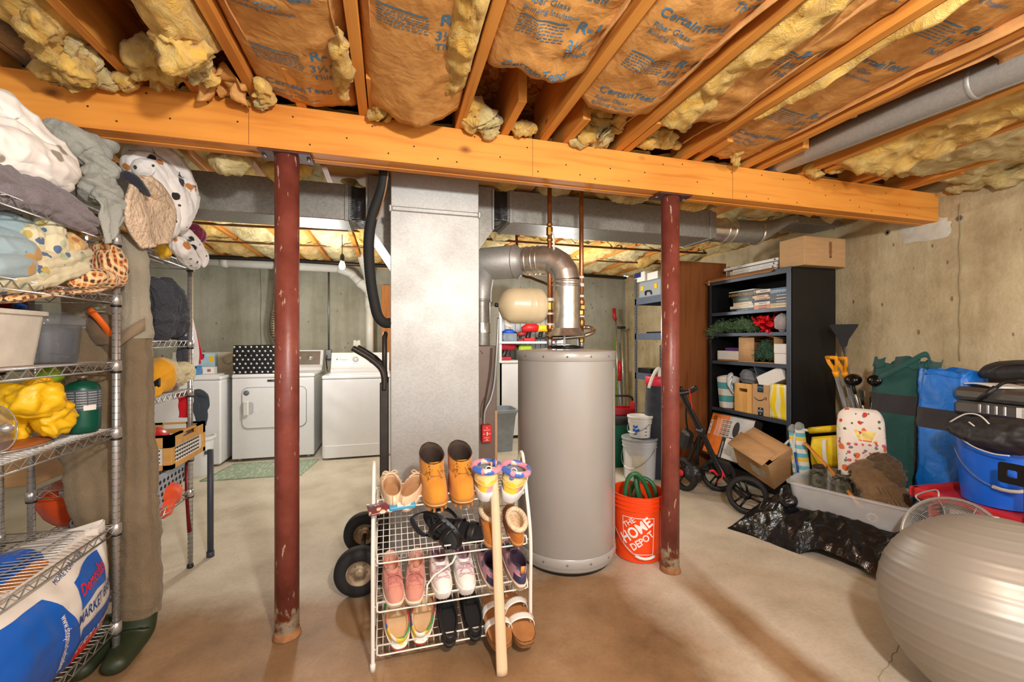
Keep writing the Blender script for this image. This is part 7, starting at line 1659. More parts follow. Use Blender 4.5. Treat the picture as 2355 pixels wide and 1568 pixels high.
mb=MB(); mb.M=Mb; mb.sheet( lambda a,b:V(-w2/2+(1-a)*.12-a*.03,(b-.5)*d2*.98+.02,h2/2+.022-.015*a),4,2,.004); mb.build('front_flap',CARD,t,world= True)
mb=MB(); mb.M=Mb; mb.box((-w2/2-.004,-.05,-.02),(.001,.13,.09)); mb.build('shipping_label',M_('label_grey',c(196,186,166),.5,var=.25,scale=60),t,world= True)
# ================================================================ pile along the right wall
# exercise ball
BALL=M_('silver_vinyl',c(160,157,148),.46,.35,var=.03,scale=3)
t=thing('exercise_ball', 'large ribbed silver exercise ball in the lower right corner', 'exercise ball',(1.985,.94,0))
axb=V(.12,.10,1).normalized(); prof=[]
for i in range(181):
 a=PI*i/180; r=.32; k=(i%9)/9; r+=.0022*math.exp(-((k-.5)/.09)**2) if 10<i<170 else 0
 prof.append((r*math.sin(a),-r*math.cos(a)))
mb=MB(); mb.lathe(prof,72,(0,0,.3205),axb,caps= False); mb.build('ball',BALL,t)
mb=MB(); mb.lathe([(.012,0),(.01,.004),(0,.005)],14,V(0,0,.3205)+axb*.319,axb); mb.build('plug',BALL,t)
# black tarp lump
e_=V(.369,-.929,0); n_=V(.929,.369,0); O_=V(2.447,2.14,0)
TARP=M_('black_poly_film',c(20,21,24),.22,var=.3,scale=8,bmp=.012,bscale=16)
def ftarp(a,b):
 s=lerp(-.30,.80,a); d=lerp(-.20,.46,b); h=.198
 g=min(1,max(0,(d+.20+.05*nz((s,0,0),5,2))/.2)); k=min(1,max(0,(s+.30)/.25))*min(1,max(0,(.80-s)/.12))
 z=h*(g**.7)*(k**.6); z+=(.030*(1-2*abs(nz((s,d,0),6,3)))+.014*(1-2*abs(nz((s,d,0),15,6))))*min(1,g*3)*(1 if d<-.0 or s<.0 else .0)*min(1,k*2)
 return O_+e_*s+n_*(d-.03*nz((s,1,0),4,7))+V(0,0,max(.004,min(z,.2 if d>-.005 else .3)))
mb=MB(); mb.grid(ftarp,110,70); tag(mb.build('black_tarp',TARP), 'shiny black plastic sheeting bunched under the clear tote', 'plastic sheet')
mb=MB(); P_=O_+e_*.02+n_*-.01; roll(mb,[P_+V(0,0,.19),P_-e_*.04+V(0,0,.26),P_-e_*.045+n_*.04+V(0,0,.32)],[.05,.035,.012],3,amp=.3,freq=9); tag(mb.build('black_tarp',TARP), 'black plastic corner pulled up at the left end of the clear tote', 'plastic sheet')
# clear tote
t=thing('clear_tote', 'long translucent plastic tote on black sheeting holding boots and a pack', 'tote',O_+e_*.28+n_*.2+V(0,0,.2),math.atan2(e_.y,e_.x))
L_,D_,H_=.58,.40,.155
mb=MB(); loft(mb,[(rrect(L_-.03,D_-.03,.04),0),(rrect(L_,D_,.045),H_-.012),(rrect(L_+.035,D_+.035,.05),H_-.01),(rrect(L_+.035,D_+.035,.05),H_),(rrect(L_-.004,D_-.004,.045),H_),(rrect(L_-.034,D_-.034,.04),.005)]); sharp(mb.build('shell',FROST,t))
for x in (-L_/2-.02,L_/2+.02):
 mb=MB(); mb.box((x,0,H_-.02),(.035,.13,.035),bev=.008); mb.build('handle',FROST,t)
TM=ROOT[t.name]
def tp(x,y,z): return TM@V(x,y,z)
BOOTC=mat_blotch('camo_boot',c(84,84,66),[(c(52,54,40),20.,.42),(c(116,110,84),16.,.36)],rough=.8)
for i,(x,y,a) in enumerate(((-.19,.02,-84),(-.06,.0,-96))):
 Mh=TM@TR(x,y,.005)@rot4('Z',a)
 shoe('hunting_boot',('olive camouflage boot at the left end of the clear tote', 'olive camouflage boot beside the wooden bow in the clear tote')[i], 'boot',Mh,.25,.10,.03,[(-.14,.34,.40,.10,.09),(-.19,.23,.42,.21,.22)],[RUBBER,BOOTC,M_('dark_padding',c(0,0,0)),BLACKP],laces=6,b_lace=(.42,.9))
t=thing('hunting_pack', 'brown canvas pack with straps lying in the clear tote', 'backpack',tp(.12,0,.02))
PACK=mat_cloth('brown_canvas_pack',c(118,94,64),wrinkle=1.)
mb=MB(); roll(mb,[tp(.02,.10,.30),tp(.09,.04,.22),tp(.16,-.02,.12),tp(.22,-.06,.06)],[.06,.085,.08,.05],4,flat=(1.2,.75),amp=.3,freq=13,cap=.2); mb.build('body',PACK,t,world= True)
mb=MB(); roll(mb,[tp(.05,.14,.32),tp(.13,.09,.27),tp(.2,.03,.18)],[.045,.06,.04],6,amp=.45,freq=20); mb.build('pouch',mat_cloth('dark_brown_net',c(92,74,52),wrinkle=1.),t,world= True)
for k in range(4):
 mb=MB(); q=[tp(.03+k*.03,.02-k*.01,.31-k*.02),tp(.12+k*.03,-.06,.22-k*.02),tp(.22+k*.02,-.12,.08)]; q=smooth_path(q,6); mb.sheet( lambda a,b:q[int(round(a*12))]+V(.0,.0,.012*(b-.5))+e_*(.014*(b-.5)),12,1,.004); mb.build('strap',PACK,t,world= True)
mb=MB(); mb.tube(smooth_path([tp(.10,-.16,.05),tp(.13,-.17,.07),tp(.15,-.165,.045),tp(.12,-.16,.02),tp(.10,-.16,.05)],5),.006,8); mb.build('ring',M_('tan_web',c(206,180,140),.7),t,world= True)
t=thing('wooden_bow', 'orange brown wooden longbow sloping into the clear tote', 'bow',tp(-.02,0,.1))
a=px(1851,1018,2.86); b=tp(.06,-.08,.06); mb=MB(); mb.tube(smooth_path([a,a.lerp(b,.5)+V(0,0,.012),b],8),.011,8,flat=(1.2,.6)); mb.build('limb',M_('amber_wood',c(222,142,54),.45,var=.15),t,world= True)
mb=MB(); mb.tube([a,a.lerp(b,.5)+V(-.02,0,-.06),b],.0015,5); mb.build('string',INKD,t,world= True)
# beach chairs
STR=mat_stripe('beach_stripe',[c(236,236,230),c(120,204,220),c(236,236,230),c(240,210,80),c(96,190,216)],7., 'Z',rough=.7)
t=thing('beach_chair', 'folded beach chair with pale blue striped canvas beside the cabinet', 'chair',(2.93,2.52,0))
for k,(u,v0) in enumerate(((1824,985),(1838,980))):
 mb=MB(); roll(mb,[px(u+16,1120,2.88),px(u+8,1050,2.9),px(u,v0,2.92)],[.035,.036,.03],k,flat=(1,.6),amp=.06,cap=0); mb.build('folded_canvas',STR,t,world= True)
 mb=MB(); roll(mb,[px(u+1,v0+12,2.92),px(u,v0,2.92),px(u-2,v0-10,2.92)],[.034,.034,.02],k+3,flat=(1,.7),amp=.2); mb.build('pillow_end',mat_cloth('grey_quilt',c(150,158,158)),t,world= True)
mb=MB(); mb.tube([px(1820,1010,2.885),px(1834,1100,2.85)],.006,8); mb.build('tube_leg',WHITEP,t,world= True)
mb=MB(); mb.tube([px(1828,1040,2.86),px(1838,1100,2.84)],.006,6); mb.build('blue_leg',BLUEP,t,world= True)
mb=MB(); mb.tube(smooth_path([px(1816,1012,2.9),px(1806,1022,2.88),px(1806,1034,2.88),px(1816,1030,2.9)],5),.009,8); mb.build('arm_cap',WHITEP,t,world= True)
t=thing('beach_chair', 'folded beach chair with bright yellow headrest and white tube frame', 'chair',(3.05,2.35,0))
a,b=px(1862,990,2.97),py(1935,984,2.24); mb=MB(); mb.tube([a,b],.024,16); mb.build('yellow_bolster',M_('yellow_vinyl',c(240,206,20),.45),t,world= True)
w0,w1=px(1868,1005,2.95),py(1934,1000,2.22)
mb=MB(); mb.sheet( lambda a_,b_:(w0+V(0,0,-.22*b_)-n_*.03*math.sin(PI*b_)).lerp(w1+V(0,0,-.22*b_)-n_*.03*math.sin(PI*b_),a_),8,8,.01); hr=mb.build('headrest',M_('yellow_vinyl',c(0,0,0)),t,world= True)
mb=MB(); mb.sheet( lambda a_,b_:(w0+V(0,0,-.02-.19*b_)).lerp(w1+V(0,0,-.02-.19*b_),.40+.14*a_+.06*b_)-n_*(.012+.03*math.sin(PI*(.1+b_*.86))),4,8,.003); mb.build('white_stripe',PAPER,hr,world= True)
mb=MB(); mb.sheet( lambda a_,b_:(w0+V(0,0,-.21-.34*b_)).lerp(w1+V(0,0,-.21-.34*b_),a_)+V(.01,0,0),6,6,.004); mb.build('canvas_back',M_('stone_canvas',c(178,172,152),.9),t,world= True)
mb=MB(); mb.tube(smooth_path([a+V(0,0,0),a+V(-.05,.03,.0),a+V(-.08,.05,-.05),a+V(-.08,.06,-.2),a+V(-.06,.06,-.45)],6),.011,10); mb.build('tube_frame',WHITEP,t,world= True)
# floral pillow
FLO=mat_blotch('floral_pillow',c(240,230,216),[(c(120,130,140),18.,.34),(c(232,110,60),11.,.33),(c(206,60,40),14.,.28),(c(96,110,70),22.,.28)],rough=.85)
pc=py(1981,1035,2.02); ey_=V(.22,-.02,1).normalized(); ex_=V(.80,-.58,0).normalized()
t=thing('floral_pillow', 'white floral patchwork pillow standing before the golf clubs', 'pillow',(pc.x,pc.y,pc.z-.26))
Mp=basis(pc,ex_,ey_)
def fpil(a,b):
 th=2*PI*a; ph=PI*(b-.5); k=.36
 x=math.copysign(abs(math.cos(th))**k,math.cos(th))*abs(math.cos(ph))**.3; y=math.copysign(abs(math.sin(th))**k,math.sin(th))*abs(math.cos(ph))**.3
 return Mp@V(x*.125,y*.265*(1+.03*nz((x,y,0),3)),.065*math.sin(ph)*(1-.35*(x*x*y*y))+.008*nz((x*3,y*3,0),2))
mb=MB(); mb.grid(fpil,48,20,cu= True); mb.build('cover',FLO,t,world= True)
for nm,y0,y1,col in (('orange_piping',.07,.078,c(236,120,30)),('yellow_band',.08,.135,c(244,214,120)),('medallion_row',.03,.05,c(206,96,120)),('medallion_row',-.02,.0,c(206,96,120)),('medallion_row',-.07,-.05,c(206,96,120))):
 mb=MB()
 if nm=='medallion_row':
  for i in range(6):mb.M=Mp; mb.ell((-.085+i*.036,(y0+y1)/2,.062),(.012,.010,.004),10,6); mb.M= None
 else:mb.grid( lambda a,b:Mp@V(-.09+a*.195,lerp(y0,y1,b)-.02*a,.0655-.012*abs(2*a-1)**3),16,2)
 mb.build(nm,M_(nm,col,.8,var=.2,scale=40),t,world= True)
 # shovels, scraper, golf clubs
def shovel(label,u0,v0,u1,v1,Xa,Xb):
 a,b=px(u0,v0,Xa),px(u1,v1,Xb); t=thing('snow_shovel',label, 'shovel',b,group='shovels by the cabinet'); d=(a-b).normalized(); s=V(-.45,-.89,0); s=(s-d*s.dot(d)).normalized()
 mb=MB(); mb.cyl(b,a-d*.10,.0155,n=14); mb.build('shaft',M_('grey_fibre_shaft',c(116,116,114),.4),t,world= True)
 GY=M_('yellow_grip',c(240,160,20),.45)
 mb=MB(); mb.tube([a-d*.14,a-d*.10],[.017,.021],12)
 for k in (-1,1):mb.tube(smooth_path([a-d*.11,a-d*.075+s*k*.02,a-d*.04+s*k*.05,a+s*k*.058],5),.011,10,flat=(1,1.3))
 mb.tube([a-s*.062,a+s*.062],.0135,12); mb.build('d_grip',GY,t,world= True); return t
shovel('yellow grip snow shovel nearer the black cabinet',1912,822,1985,1080,3.03,3.2); shovel('yellow grip snow shovel nearer the golf clubs',1934,824,1998,1080,3.10,3.24)
a,b=px(1939,790,3.30),px(2004,1060,3.36); d=(a-b).normalized(); t=thing('ice_scraper', 'long ice scraper with a flat black blade leaning in the corner', 'ice scraper',b)
mb=MB(); mb.cyl(b,a,.013,n=12); mb.build('pole',SHINY,t,world= True)
mb=MB(); Ms=basis(a-d*.02,V(.6,-.8,0),d); mb.prism([(-.02,0),(.02,0),(.03,.05),(.085,.15),(.085,.165),(-.085,.165),(-.085,.15),(-.03,.05)],.02,Ms); mb.build('blade',M_('matt_black',c(24,24,25),.75),t,world= True)
def club(label,u0,v0,u1,v1,Xa,Xb,iron= False):
 a,b=px(u0,v0,Xa),px(u1,v1,Xb); d=(a-b).normalized(); t=thing('golf_club',label, 'golf club',b,group='golf clubs by the pillow')
 mb=MB(); mb.cyl(b,a,.0055,n=10); mb.build('shaft',SHINY,t,world= True)
 mb=MB(); mb.cyl(a-d*.05,a+d*.02,.009,n=10); mb.build('ferrule',BLACKP,t,world= True)
 s=V(-.5,-.86,0); mb=MB(); h=a+d*.035
 if iron:mb.M=basis(h,s,d); mb.box((.025,0,0),(.07,.05,.014),bev=.005)
 else:mb.M=basis(h,s,d); mb.ell((.025,.02,0),(.055,.042,.05),22,14)
 mb.build('head',SHINY if iron else M_('gloss_black',c(14,12,12),.12),t,world= True)
club('golf driver with a glossy black head facing the shovels',1963,890,1990,985,3.12,3.2); club('golf wood with a black head beside the green bag',2010,892,1998,990,3.14,3.2); club('shiny golf iron behind the drivers',1982,915,1998,1000,3.22,3.25,True); club('golf iron closest to the green bag',2004,920,2006,1000,3.22,3.25,True)
# tall chair bags
def tall_bag(label,base,top,r,mat,band,bandm,flap,seed):
 t=thing('chair_bag',label, 'bag',base); ax=top-base
 def sec(a,b,g=1.):
  p=base+ax*b; th=2*PI*a; cs,sn=math.cos(th),math.sin(th); k=.45
  rr=r*(1.06-.1*b+.03*math.sin(9*b))*g*(1+.09*nz((cs*2,sn*2,b*5),1.6,seed)+.05*nz((cs*3,sn*3,b*14),2,seed))
  return p+V(rr*.8*math.copysign(abs(cs)**k,cs),rr*math.copysign(abs(sn)**k,sn),(.03*nz((cs,sn,0),2,seed) if b>.97 else 0))
 mb=MB(); mb.grid( lambda a,b:sec(a,b),48,50,cu= True); mb.add([sec(i/24,.0) for i in range(24)],[tuple(range(24))]); mb.build('sleeve',mat,t,world= True)
 mb=MB(); mb.grid( lambda a,b:sec(a,lerp(band[0],band[1],b),1.02),48,4,cu= True); mb.build('dark_band',bandm,t,world= True)
 mb=MB(); mb.sheet( lambda a,b:sec(.60+a*.035,.03+b*(band[0]-.03),1.03),2,20,.004); mb.build('webbing_strap',bandm,t,world= True)
 mb=MB()
 for (a0,h) in flap:mb.sheet( lambda a,b:sec(a0+a*.13,.97,1.03)+V(0,0,b*h+.01*math.sin(7*a))+V(.02*b,0,0),6,4,.004)
 mb.build('top_flap',mat,t,world= True); return t
GB=mat_cloth('dark_green_nylon',c(34,84,78),rough=.6,wrinkle=1.); BBG=M_('blue_nylon',c(20,112,206),.38,var=.12,bmp=.008,bscale=10); DKN=mat_cloth('charcoal_nylon',c(52,50,52),rough=.7)
tall_bag('tall dark green carrying bag with a charcoal band leaning on the wall',V(3.17,1.955,.02),V(3.22,1.97,1.11),.145,GB,(.705,.815),DKN,((.5,.07),(.68,.05),(.35,.06)),3)
mb=MB(); q=smooth_path([px(2020,870,3.08),px(2070,845,3.06),px(2125,815,3.1),px(2140,830,3.1)],6); mb.sheet( lambda a,b:q[int(round(a*18))]+V(0,0,(b-.5)*.035),18,1,.004); tag(mb.build('carry_strap',GB), 'dark green carry strap slung across the green bag top', 'strap')
tall_bag('bright blue carrying bag with a charcoal band next to the green one',V(3.04,1.655,.02),V(3.17,1.705,1.08),.128,BBG,(.68,.79),DKN,((.45,.03),),7)
# red table, blue bucket, bins
RT=M_('red_plastic_top',c(196,40,46),.45,var=.06)
mb=MB(); Mt=basis((2.68,1.60,.45),(-.05,-.75,0),(.9,-.06,0)); t=thing('red_table', 'red plastic table top carrying the blue bucket', 'table',(2.85,1.3,0))
mb.M=basis((2.68,1.60,.45),(-.066,-.998,0),(.998,-.066,0)); mb.box((.42,.25,0),(.84,.50,.012)); mb.build('panel',RT,t,world= True)
mb=MB(); mb.M=basis((2.68,1.60,.45),(-.066,-.998,0),(.998,-.066,0)); mb.box((.42,.0,-.0),(.86,.04,.055),bev=.008); mb.box((.0,.25,0),(.04,.54,.055),bev=.008); mb.box((.42,.5,0),(.86,.04,.055),bev=.008); mb.build('rim',RT,t,world= True)
for (x,y) in ((2.72,1.54),(3.12,1.5),(2.66,.86),(3.1,.84)):
 mb=MB(); mb.cyl((x,y,0),(x,y,.44),.022,n=12); mb.build('leg',RT,t,world= True)
mb=MB(); mb.bb(2.74,3.2,.85,1.45,.0,.38,.01); tag(mb.build('storage_bin',BLACKP), 'black bin pushed under the red table', 'bin')
mb=MB(); mb.bb(2.60,2.68,.98,1.02,.36,.40,.008); tag(mb.build('yellow_clip',YEL), 'small yellow plastic latch at the picture edge under the red table', 'latch')
def bucket(name,label,x,y,z,r0,r1,h,mat,ribs,bail,grip=WHITEP,n=40,bail_dir=(-.6,-.8),lid= False,bailz=.8):
 t=thing(name,label, 'bucket',(x,y,z)); pr_=[(r0-.01,0),(r0,.006)]
 for rb in ribs:k=rb/h; r=lerp(r0,r1,k); pr_+=[(r,rb-.006),(r+.007,rb-.004),(r+.007,rb+.004),(r+.001,rb+.006)]
 pr_+=[(r1,h-.006),(r1+.006,h-.004),(r1+.006,h),(r1-.004,h)]
 if not lid:pr_+=[(r0-.006,.012),(0,.012)]
 mb=MB(); mb.lathe(pr_,n); b_=sharp(mb.build('pail',mat,t),40)
 if lid:
  mb=MB(); mb.lathe([(r1+.008,h-.014),(r1+.011,h-.01),(r1+.011,h+.006),(r1-.006,h+.008),(r1-.012,h+.002),(0,h+.002)],n); mb.build('lid',lid,t)
 d=V(bail_dir[0],bail_dir[1],0).normalized(); s=V(-d.y,d.x,0); rb=lerp(r0,r1,bailz)+.008; zb=h*bailz
 q=[s*rb*math.cos(a)+d*(rb+.012)*math.sin(a)+V(0,0,zb-bail*math.sin(a)) for a in [PI*i/18 for i in range(19)]]
 mb=MB(); mb.tube(q,.0024,6); mb.build('bail',STEELG,t); mb=MB(); mb.tube(q[7:12],.008,10); mb.build('grip',grip,t); return t
bucket('bucket', 'bright blue bucket with a white grip standing on the red table',2.86,1.36,.458,.128,.15,.31,BLUEP,(),.16,bail_dir=(-.8,-.6),bailz=.85)
# grill on top, bags
GRL=M_('brushed_grill',c(128,126,122),.32,.8,var=.08,scale=12)
t=thing('portable_grill', 'closed portable metal grill resting on the bucket and bags', 'grill',(3.2,1.25,.85))
mb=MB(); mb.bb(3.0,3.40,.86,1.61,.855,.925,.012); mb.build('lower_shell',GRL,t,world= True)
mb=MB(); mb.bb(2.995,3.405,.855,1.615,.93,1.0,.02); mb.build('lid',GRL,t,world= True)
for k in range(4):
 mb=MB(); y=1.50-k*.032; mb.bb(2.992,3.0,y-.007,y+.007,.868,.918,.004); mb.build('vent_louvre',SHINY,t,world= True)
mb=MB(); mb.bb(2.993,2.999,1.06,1.36,.868,.918); lb=mb.build('warning_label',PAPER,t,world= True)
mb=MB()
for k in range(6):mb.bb(2.9915,2.993,1.08+.01*(k%3),1.34,.874+k*.0072,.8765+k*.0072)
mb.build('label_print',M_('print_slate',c(0,0,0)),lb,world= True)
mb=MB(); mb.tube(smooth_path([px(2265,915,2.97),px(2295,888,2.97),px(2320,878,2.98),px(2380,880,2.98)],6),.008,8); mb.tube([px(2250,920,2.96),px(2290,890,2.97)],.012,8); mb.build('power_cord',BLACKP,t,world= True)
mb=MB(); mb.M=TR(3.1,1.50,1.003)@rot4('Z',65); mb.sheet( lambda a,b:V((a-.5)*.22,(b-.5)*.14,.006+.012*math.sin(PI*a)),8,4,.008); tag(mb.build('manual',PAPER), 'white folded papers lying on the portable grill', 'papers')
BKN=M_('black_ballistic',c(38,38,40),.6,var=.2,scale=60,bmp=.004,bscale=20); PIPE=M_('silver_piping',c(206,204,198),.5)
t=thing('duffel_bag', 'black nylon bag with silver piping slumped over the blue bucket', 'bag',(2.86,1.3,.79))
mb=MB(); roll(mb,[px(2180,972,2.74),px(2230,985,2.74),px(2300,1003,2.75),px(2430,1010,2.78)],[.04,.075,.095,.10],5,flat=(1.15,.72),amp=.16,freq=9,cap=.2); mb.build('body',BKN,t,world= True)
for q in (((2185,970),(2220,952),(2252,955),(2275,975)),((2228,970),(2270,1000),(2305,1010),(2356,1009)),((2185,985),(2230,1022),(2280,1042),(2322,1048))):
 mb=MB(); mb.tube(smooth_path([px(u,v,2.665) for u,v in q],6),.0035,6); mb.build('piping',PIPE,t,world= True)
t=thing('backpack', 'black zipped backpack on top of the portable grill', 'backpack',(3.2,1.2,1.01))
mb=MB(); roll(mb,[px(2250,862,3.15),px(2300,852,3.18),px(2380,850,3.2),px(2460,855,3.2)],[.05,.085,.09,.06],2,flat=(1.2,.55),amp=.06,freq=5,cap=.25); mb.build('body',BKN,t,world= True)
mb=MB(); mb.tube(smooth_path([px(2268,858,3.05),px(2300,842,3.08),px(2350,838,3.1),px(2400,842,3.1)],6),.004,6); mb.build('zip',BLACKP,t,world= True)
mb=MB(); mb.box((3.42,1.72,.98),(.02,.34,.12),bev=.002); tag(mb.build('brown_board',M_('brown_hardboard',c(88,62,44),.7)), 'dark brown board standing against the wall behind the grill', 'board')
t=thing('jack_stand', 'black steel bracket with a round hole beside the blue bucket', 'bracket',(2.62,1.18,.48))
p=px(2330,1090,2.60); mb=MB(); mb.M=basis(p,(0,-1,0),(0,0,1)); q=rrect(.09,.09,.012)
for i in range(len(q)):
 j=(i+1)%len(q); a0=math.atan2(q[i][1],q[i][0]); a1=math.atan2(q[j][1],q[j][0]); R1=.02
 mb.add([V(q[i][0],q[i][1],0),V(q[j][0],q[j][1],0),V(R1*math.cos(a1),R1*math.sin(a1),0),V(R1*math.cos(a0),R1*math.sin(a0),0)]+[V(q[i][0],q[i][1],.008),V(q[j][0],q[j][1],.008),V(R1*math.cos(a1),R1*math.sin(a1),.008),V(R1*math.cos(a0),R1*math.sin(a0),.008)],[(0,1,2,3),(4,7,6,5),(0,4,5,1),(2,6,7,3)])
mb.build('plate',BLACKM,t,world= True)
mb=MB(); mb.bb(p.x-.0,p.x+.05,p.y-.10,p.y-.03,.48,p.z+.02,.004); mb.build('post',M_('rusty_black',c(70,58,48),.7,.3,var=.4),t,world= True)
# fan cage
fc=V(2.46,1.33,.345); nf=V(-.9,-.02,.44).normalized(); fx=nf.cross(V(0,0,1)).normalized(); fy=nf.cross(fx)
t=thing('floor_fan', 'round wire fan head tilted upwards behind the silver ball', 'fan',(fc.x,fc.y,0))
FW=M_('fan_wire',c(170,168,162),.4,.5)
def ringp(r,h,n=48): return [fc+fx*r*math.cos(2*PI*i/n)+fy*r*math.sin(2*PI*i/n)+nf*h for i in range(n)]
mb=MB()
for i in range(19):r=.045+i*.0076; mb.tube(ringp(r,.07*(1-(r/.185)**2)),.0014,5,closed= True)
mb.build('front_rings',FW,t,world= True,kind='stuff')
for i in range(8):
 a=2*PI*i/8; mb=MB(); q=[fc+(fx*math.cos(a+.5*s)+fy*math.sin(a+.5*s))*(.04+.145*s)+nf*.07*(1-((.04+.145*s)/.185)**2) for s in [k/8 for k in range(9)]]; mb.tube(q,.0022,6); mb.build('spoke',FW,t,world= True)
mb=MB(); mb.tube(ringp(.185,0),.008,10,closed= True); mb.build('rim',FW,t,world= True)
mb=MB(); mb.lathe([(.045,.06),(.045,.072),(.03,.08),(0,.081)],24,fc,nf); mb.build('hub_badge',FW,t,world= True)
mb=MB()
for i in range(10):r=.06+i*.0138; mb.tube(ringp(r,-.09*(1-(r/.185)**2),36),.0014,5,closed= True)
mb.build('rear_rings',FW,t,world= True,kind='stuff')
for i in range(3):
 mb=MB(); a=2*PI*i/3; mb.sheet( lambda u,v:fc+(fx*math.cos(a+u*.9)+fy*math.sin(a+u*.9))*(.03+.13*v)+nf*(-.03+.04*u),6,5,.002); mb.build('blade',STEELG,t,world= True)
mb=MB(); mb.cyl(fc-nf*.02,fc-nf*.14,.06,.05,20); mb.build('motor',STEELG,t,world= True)
mb=MB(); mb.tube(smooth_path([fc-nf*.12,V(fc.x+.06,fc.y+.05,.12),V(fc.x+.06,fc.y+.05,.0)],5),.016,10); mb.lathe([(.12,0),(.11,.015),(.02,.02)],24,(fc.x+.06,fc.y+.05,0)); mb.build('stand',STEELG,t,world= True)
mb=MB(); q=fc+fx*.06-fy*.20; mb.tube(smooth_path([fc+(fx*-.75+fy*.66)*-.185,fc+(fx*-.75+fy*.66)*-.225,fc+(fx*-.45+fy*.9)*-.225,fc+(fx*-.45+fy*.9)*-.185],6),.004,8); mb.build('carry_handle',FW,t,world= True)
# ================================================================ behind the heater
t=bucket('bucket', 'orange hardware store bucket with white lettering holding a green hose',1.40,2.22,.0,.132,.15,.375,ORANGE,(.30,.325,.35),.20,bail_dir=(-.32,-.95),bailz=.66)
th0=math.atan2(-2.22,-1.40)+.03
def bk(x,y,g=.0015):r=lerp(.132,.15,(.16+y)/.375)+g; a=th0+x/.141; return V(r*math.cos(a),r*math.sin(a),.16+y)
sq=[(-.088,.10),(.085,.10),(.085,-.105),(-.03,-.105),(-.088,-.06)]
mb=MB()
for i in range(5):
 (x0,y0),(x1,y1)=sq[i],sq[(i+1)%5]; d=V(x1-x0,y1-y0,0).normalized(); n=V(-d.y,d.x,0)*.002
 mb.grid( lambda a,b:bk(lerp(x0,x1,a)+n.x*(b-.5)*2,lerp(y0,y1,a)+n.y*(b-.5)*2),12,1)
mb.build('logo_outline',INKW,t)
mb=MB(); ca,sa=math.cos(.66),math.sin(.66)
def bt(ox,oy): return lambda x,y:bk(ox+x*ca-y*sa,oy+x*sa+y*ca,.002)
text(mb, 'THE',.042,bt(-.075,.035),bold=.02,cut=.015); text(mb, 'HOME',.082,bt(-.078,-.055),bold=.03,cut=.015,sx=.86); text(mb, 'DEPOT',.055,bt(-.03,-.088),bold=.024,cut=.015,sx=.86); mb.build('logo_lettering',INKW,t)
HZ_=M_('green_hose',c(40,104,62),.45,var=.1)
t=thing('garden_hose', 'green garden hose coiled in the orange bucket', 'hose',(1.40,2.22,.02))
mb=MB(); q=[V(.06,.05,.05),V(.09,-.02,.2),V(.02,-.06,.38),V(-.05,-.07,.47),V(-.095,-.05,.44),V(-.10,-.02,.30),V(-.06,.02,.12),V(.0,-.03,.2),V(-.03,-.03,.40),V(.0,.02,.44),V(.03,.05,.36),V(.06,.03,.15),V(.0,.08,.3),V(.05,.05,.40),V(.11,.0,.36),V(.10,-.05,.2)]
mb.tube(smooth_path(q,8),.0125,12); mb.build('hose',HZ_,t); mb=MB(); mb.cyl((-.02,.02,.30),(.0,.0,.36),.016,n=10); mb.build('coupling',STEELG,t)
# grey bucket with white pail on it
t=bucket('bucket', 'paint stained grey bucket with lid beside the green bin',2.18,3.43,0,.135,.15,.37,LGREY,(.30,.33),.17,lid=GREYP,bail_dir=(-.9,-.4),bailz=.78)
mb=MB(); cfn= lambda a,z,r=.146:V((.135+z*.0405+.002)*math.cos(a),(.135+z*.0405+.002)*math.sin(a),z)
ab=math.atan2(-3.43,-2.18); mb.grid( lambda a,b:cfn(ab-.55+.85*a,.08+.16*b),10,2); mb.build('paper_label',M_('old_label',c(204,204,188),.7,var=.1),t)
mb=MB(); mb.grid( lambda a,b:cfn(ab-1.1+.55*a+.1*b,.02+.26*b*(1-.3*a)),8,6); mb.build('paint_drip',WHITEE,t)
t=bucket('bucket', 'small white pail with blue print standing on the grey bucket',2.185,3.43,.375,.088,.103,.19,WHITEP,(.135,.155),.08,lid=WHITEP,bail_dir=(-.9,-.3),bailz=.7)
mb=MB(); rf= lambda a,z:V((.0885+z*.079+.0015)*math.cos(a),(.0885+z*.079+.0015)*math.sin(a),z)
for (z0,z1,a0,a1) in ((.095,.115,-.65,-.2),(.06,.085,-.7,-.05),(.035,.05,-.65,-.3)):mb.grid( lambda a,b:rf(ab+lerp(a0,a1,a),lerp(z0,z1,b)+.006*math.sin(9*a)),8,2)
mb.build('blue_print',BLUEP,t)
mb=MB()
for k in range(3):mb.grid( lambda a,b:rf(ab+.45+.25*a,.03+k*.03+.006*b),5,1)
mb.build('dark_print',INKD,t)
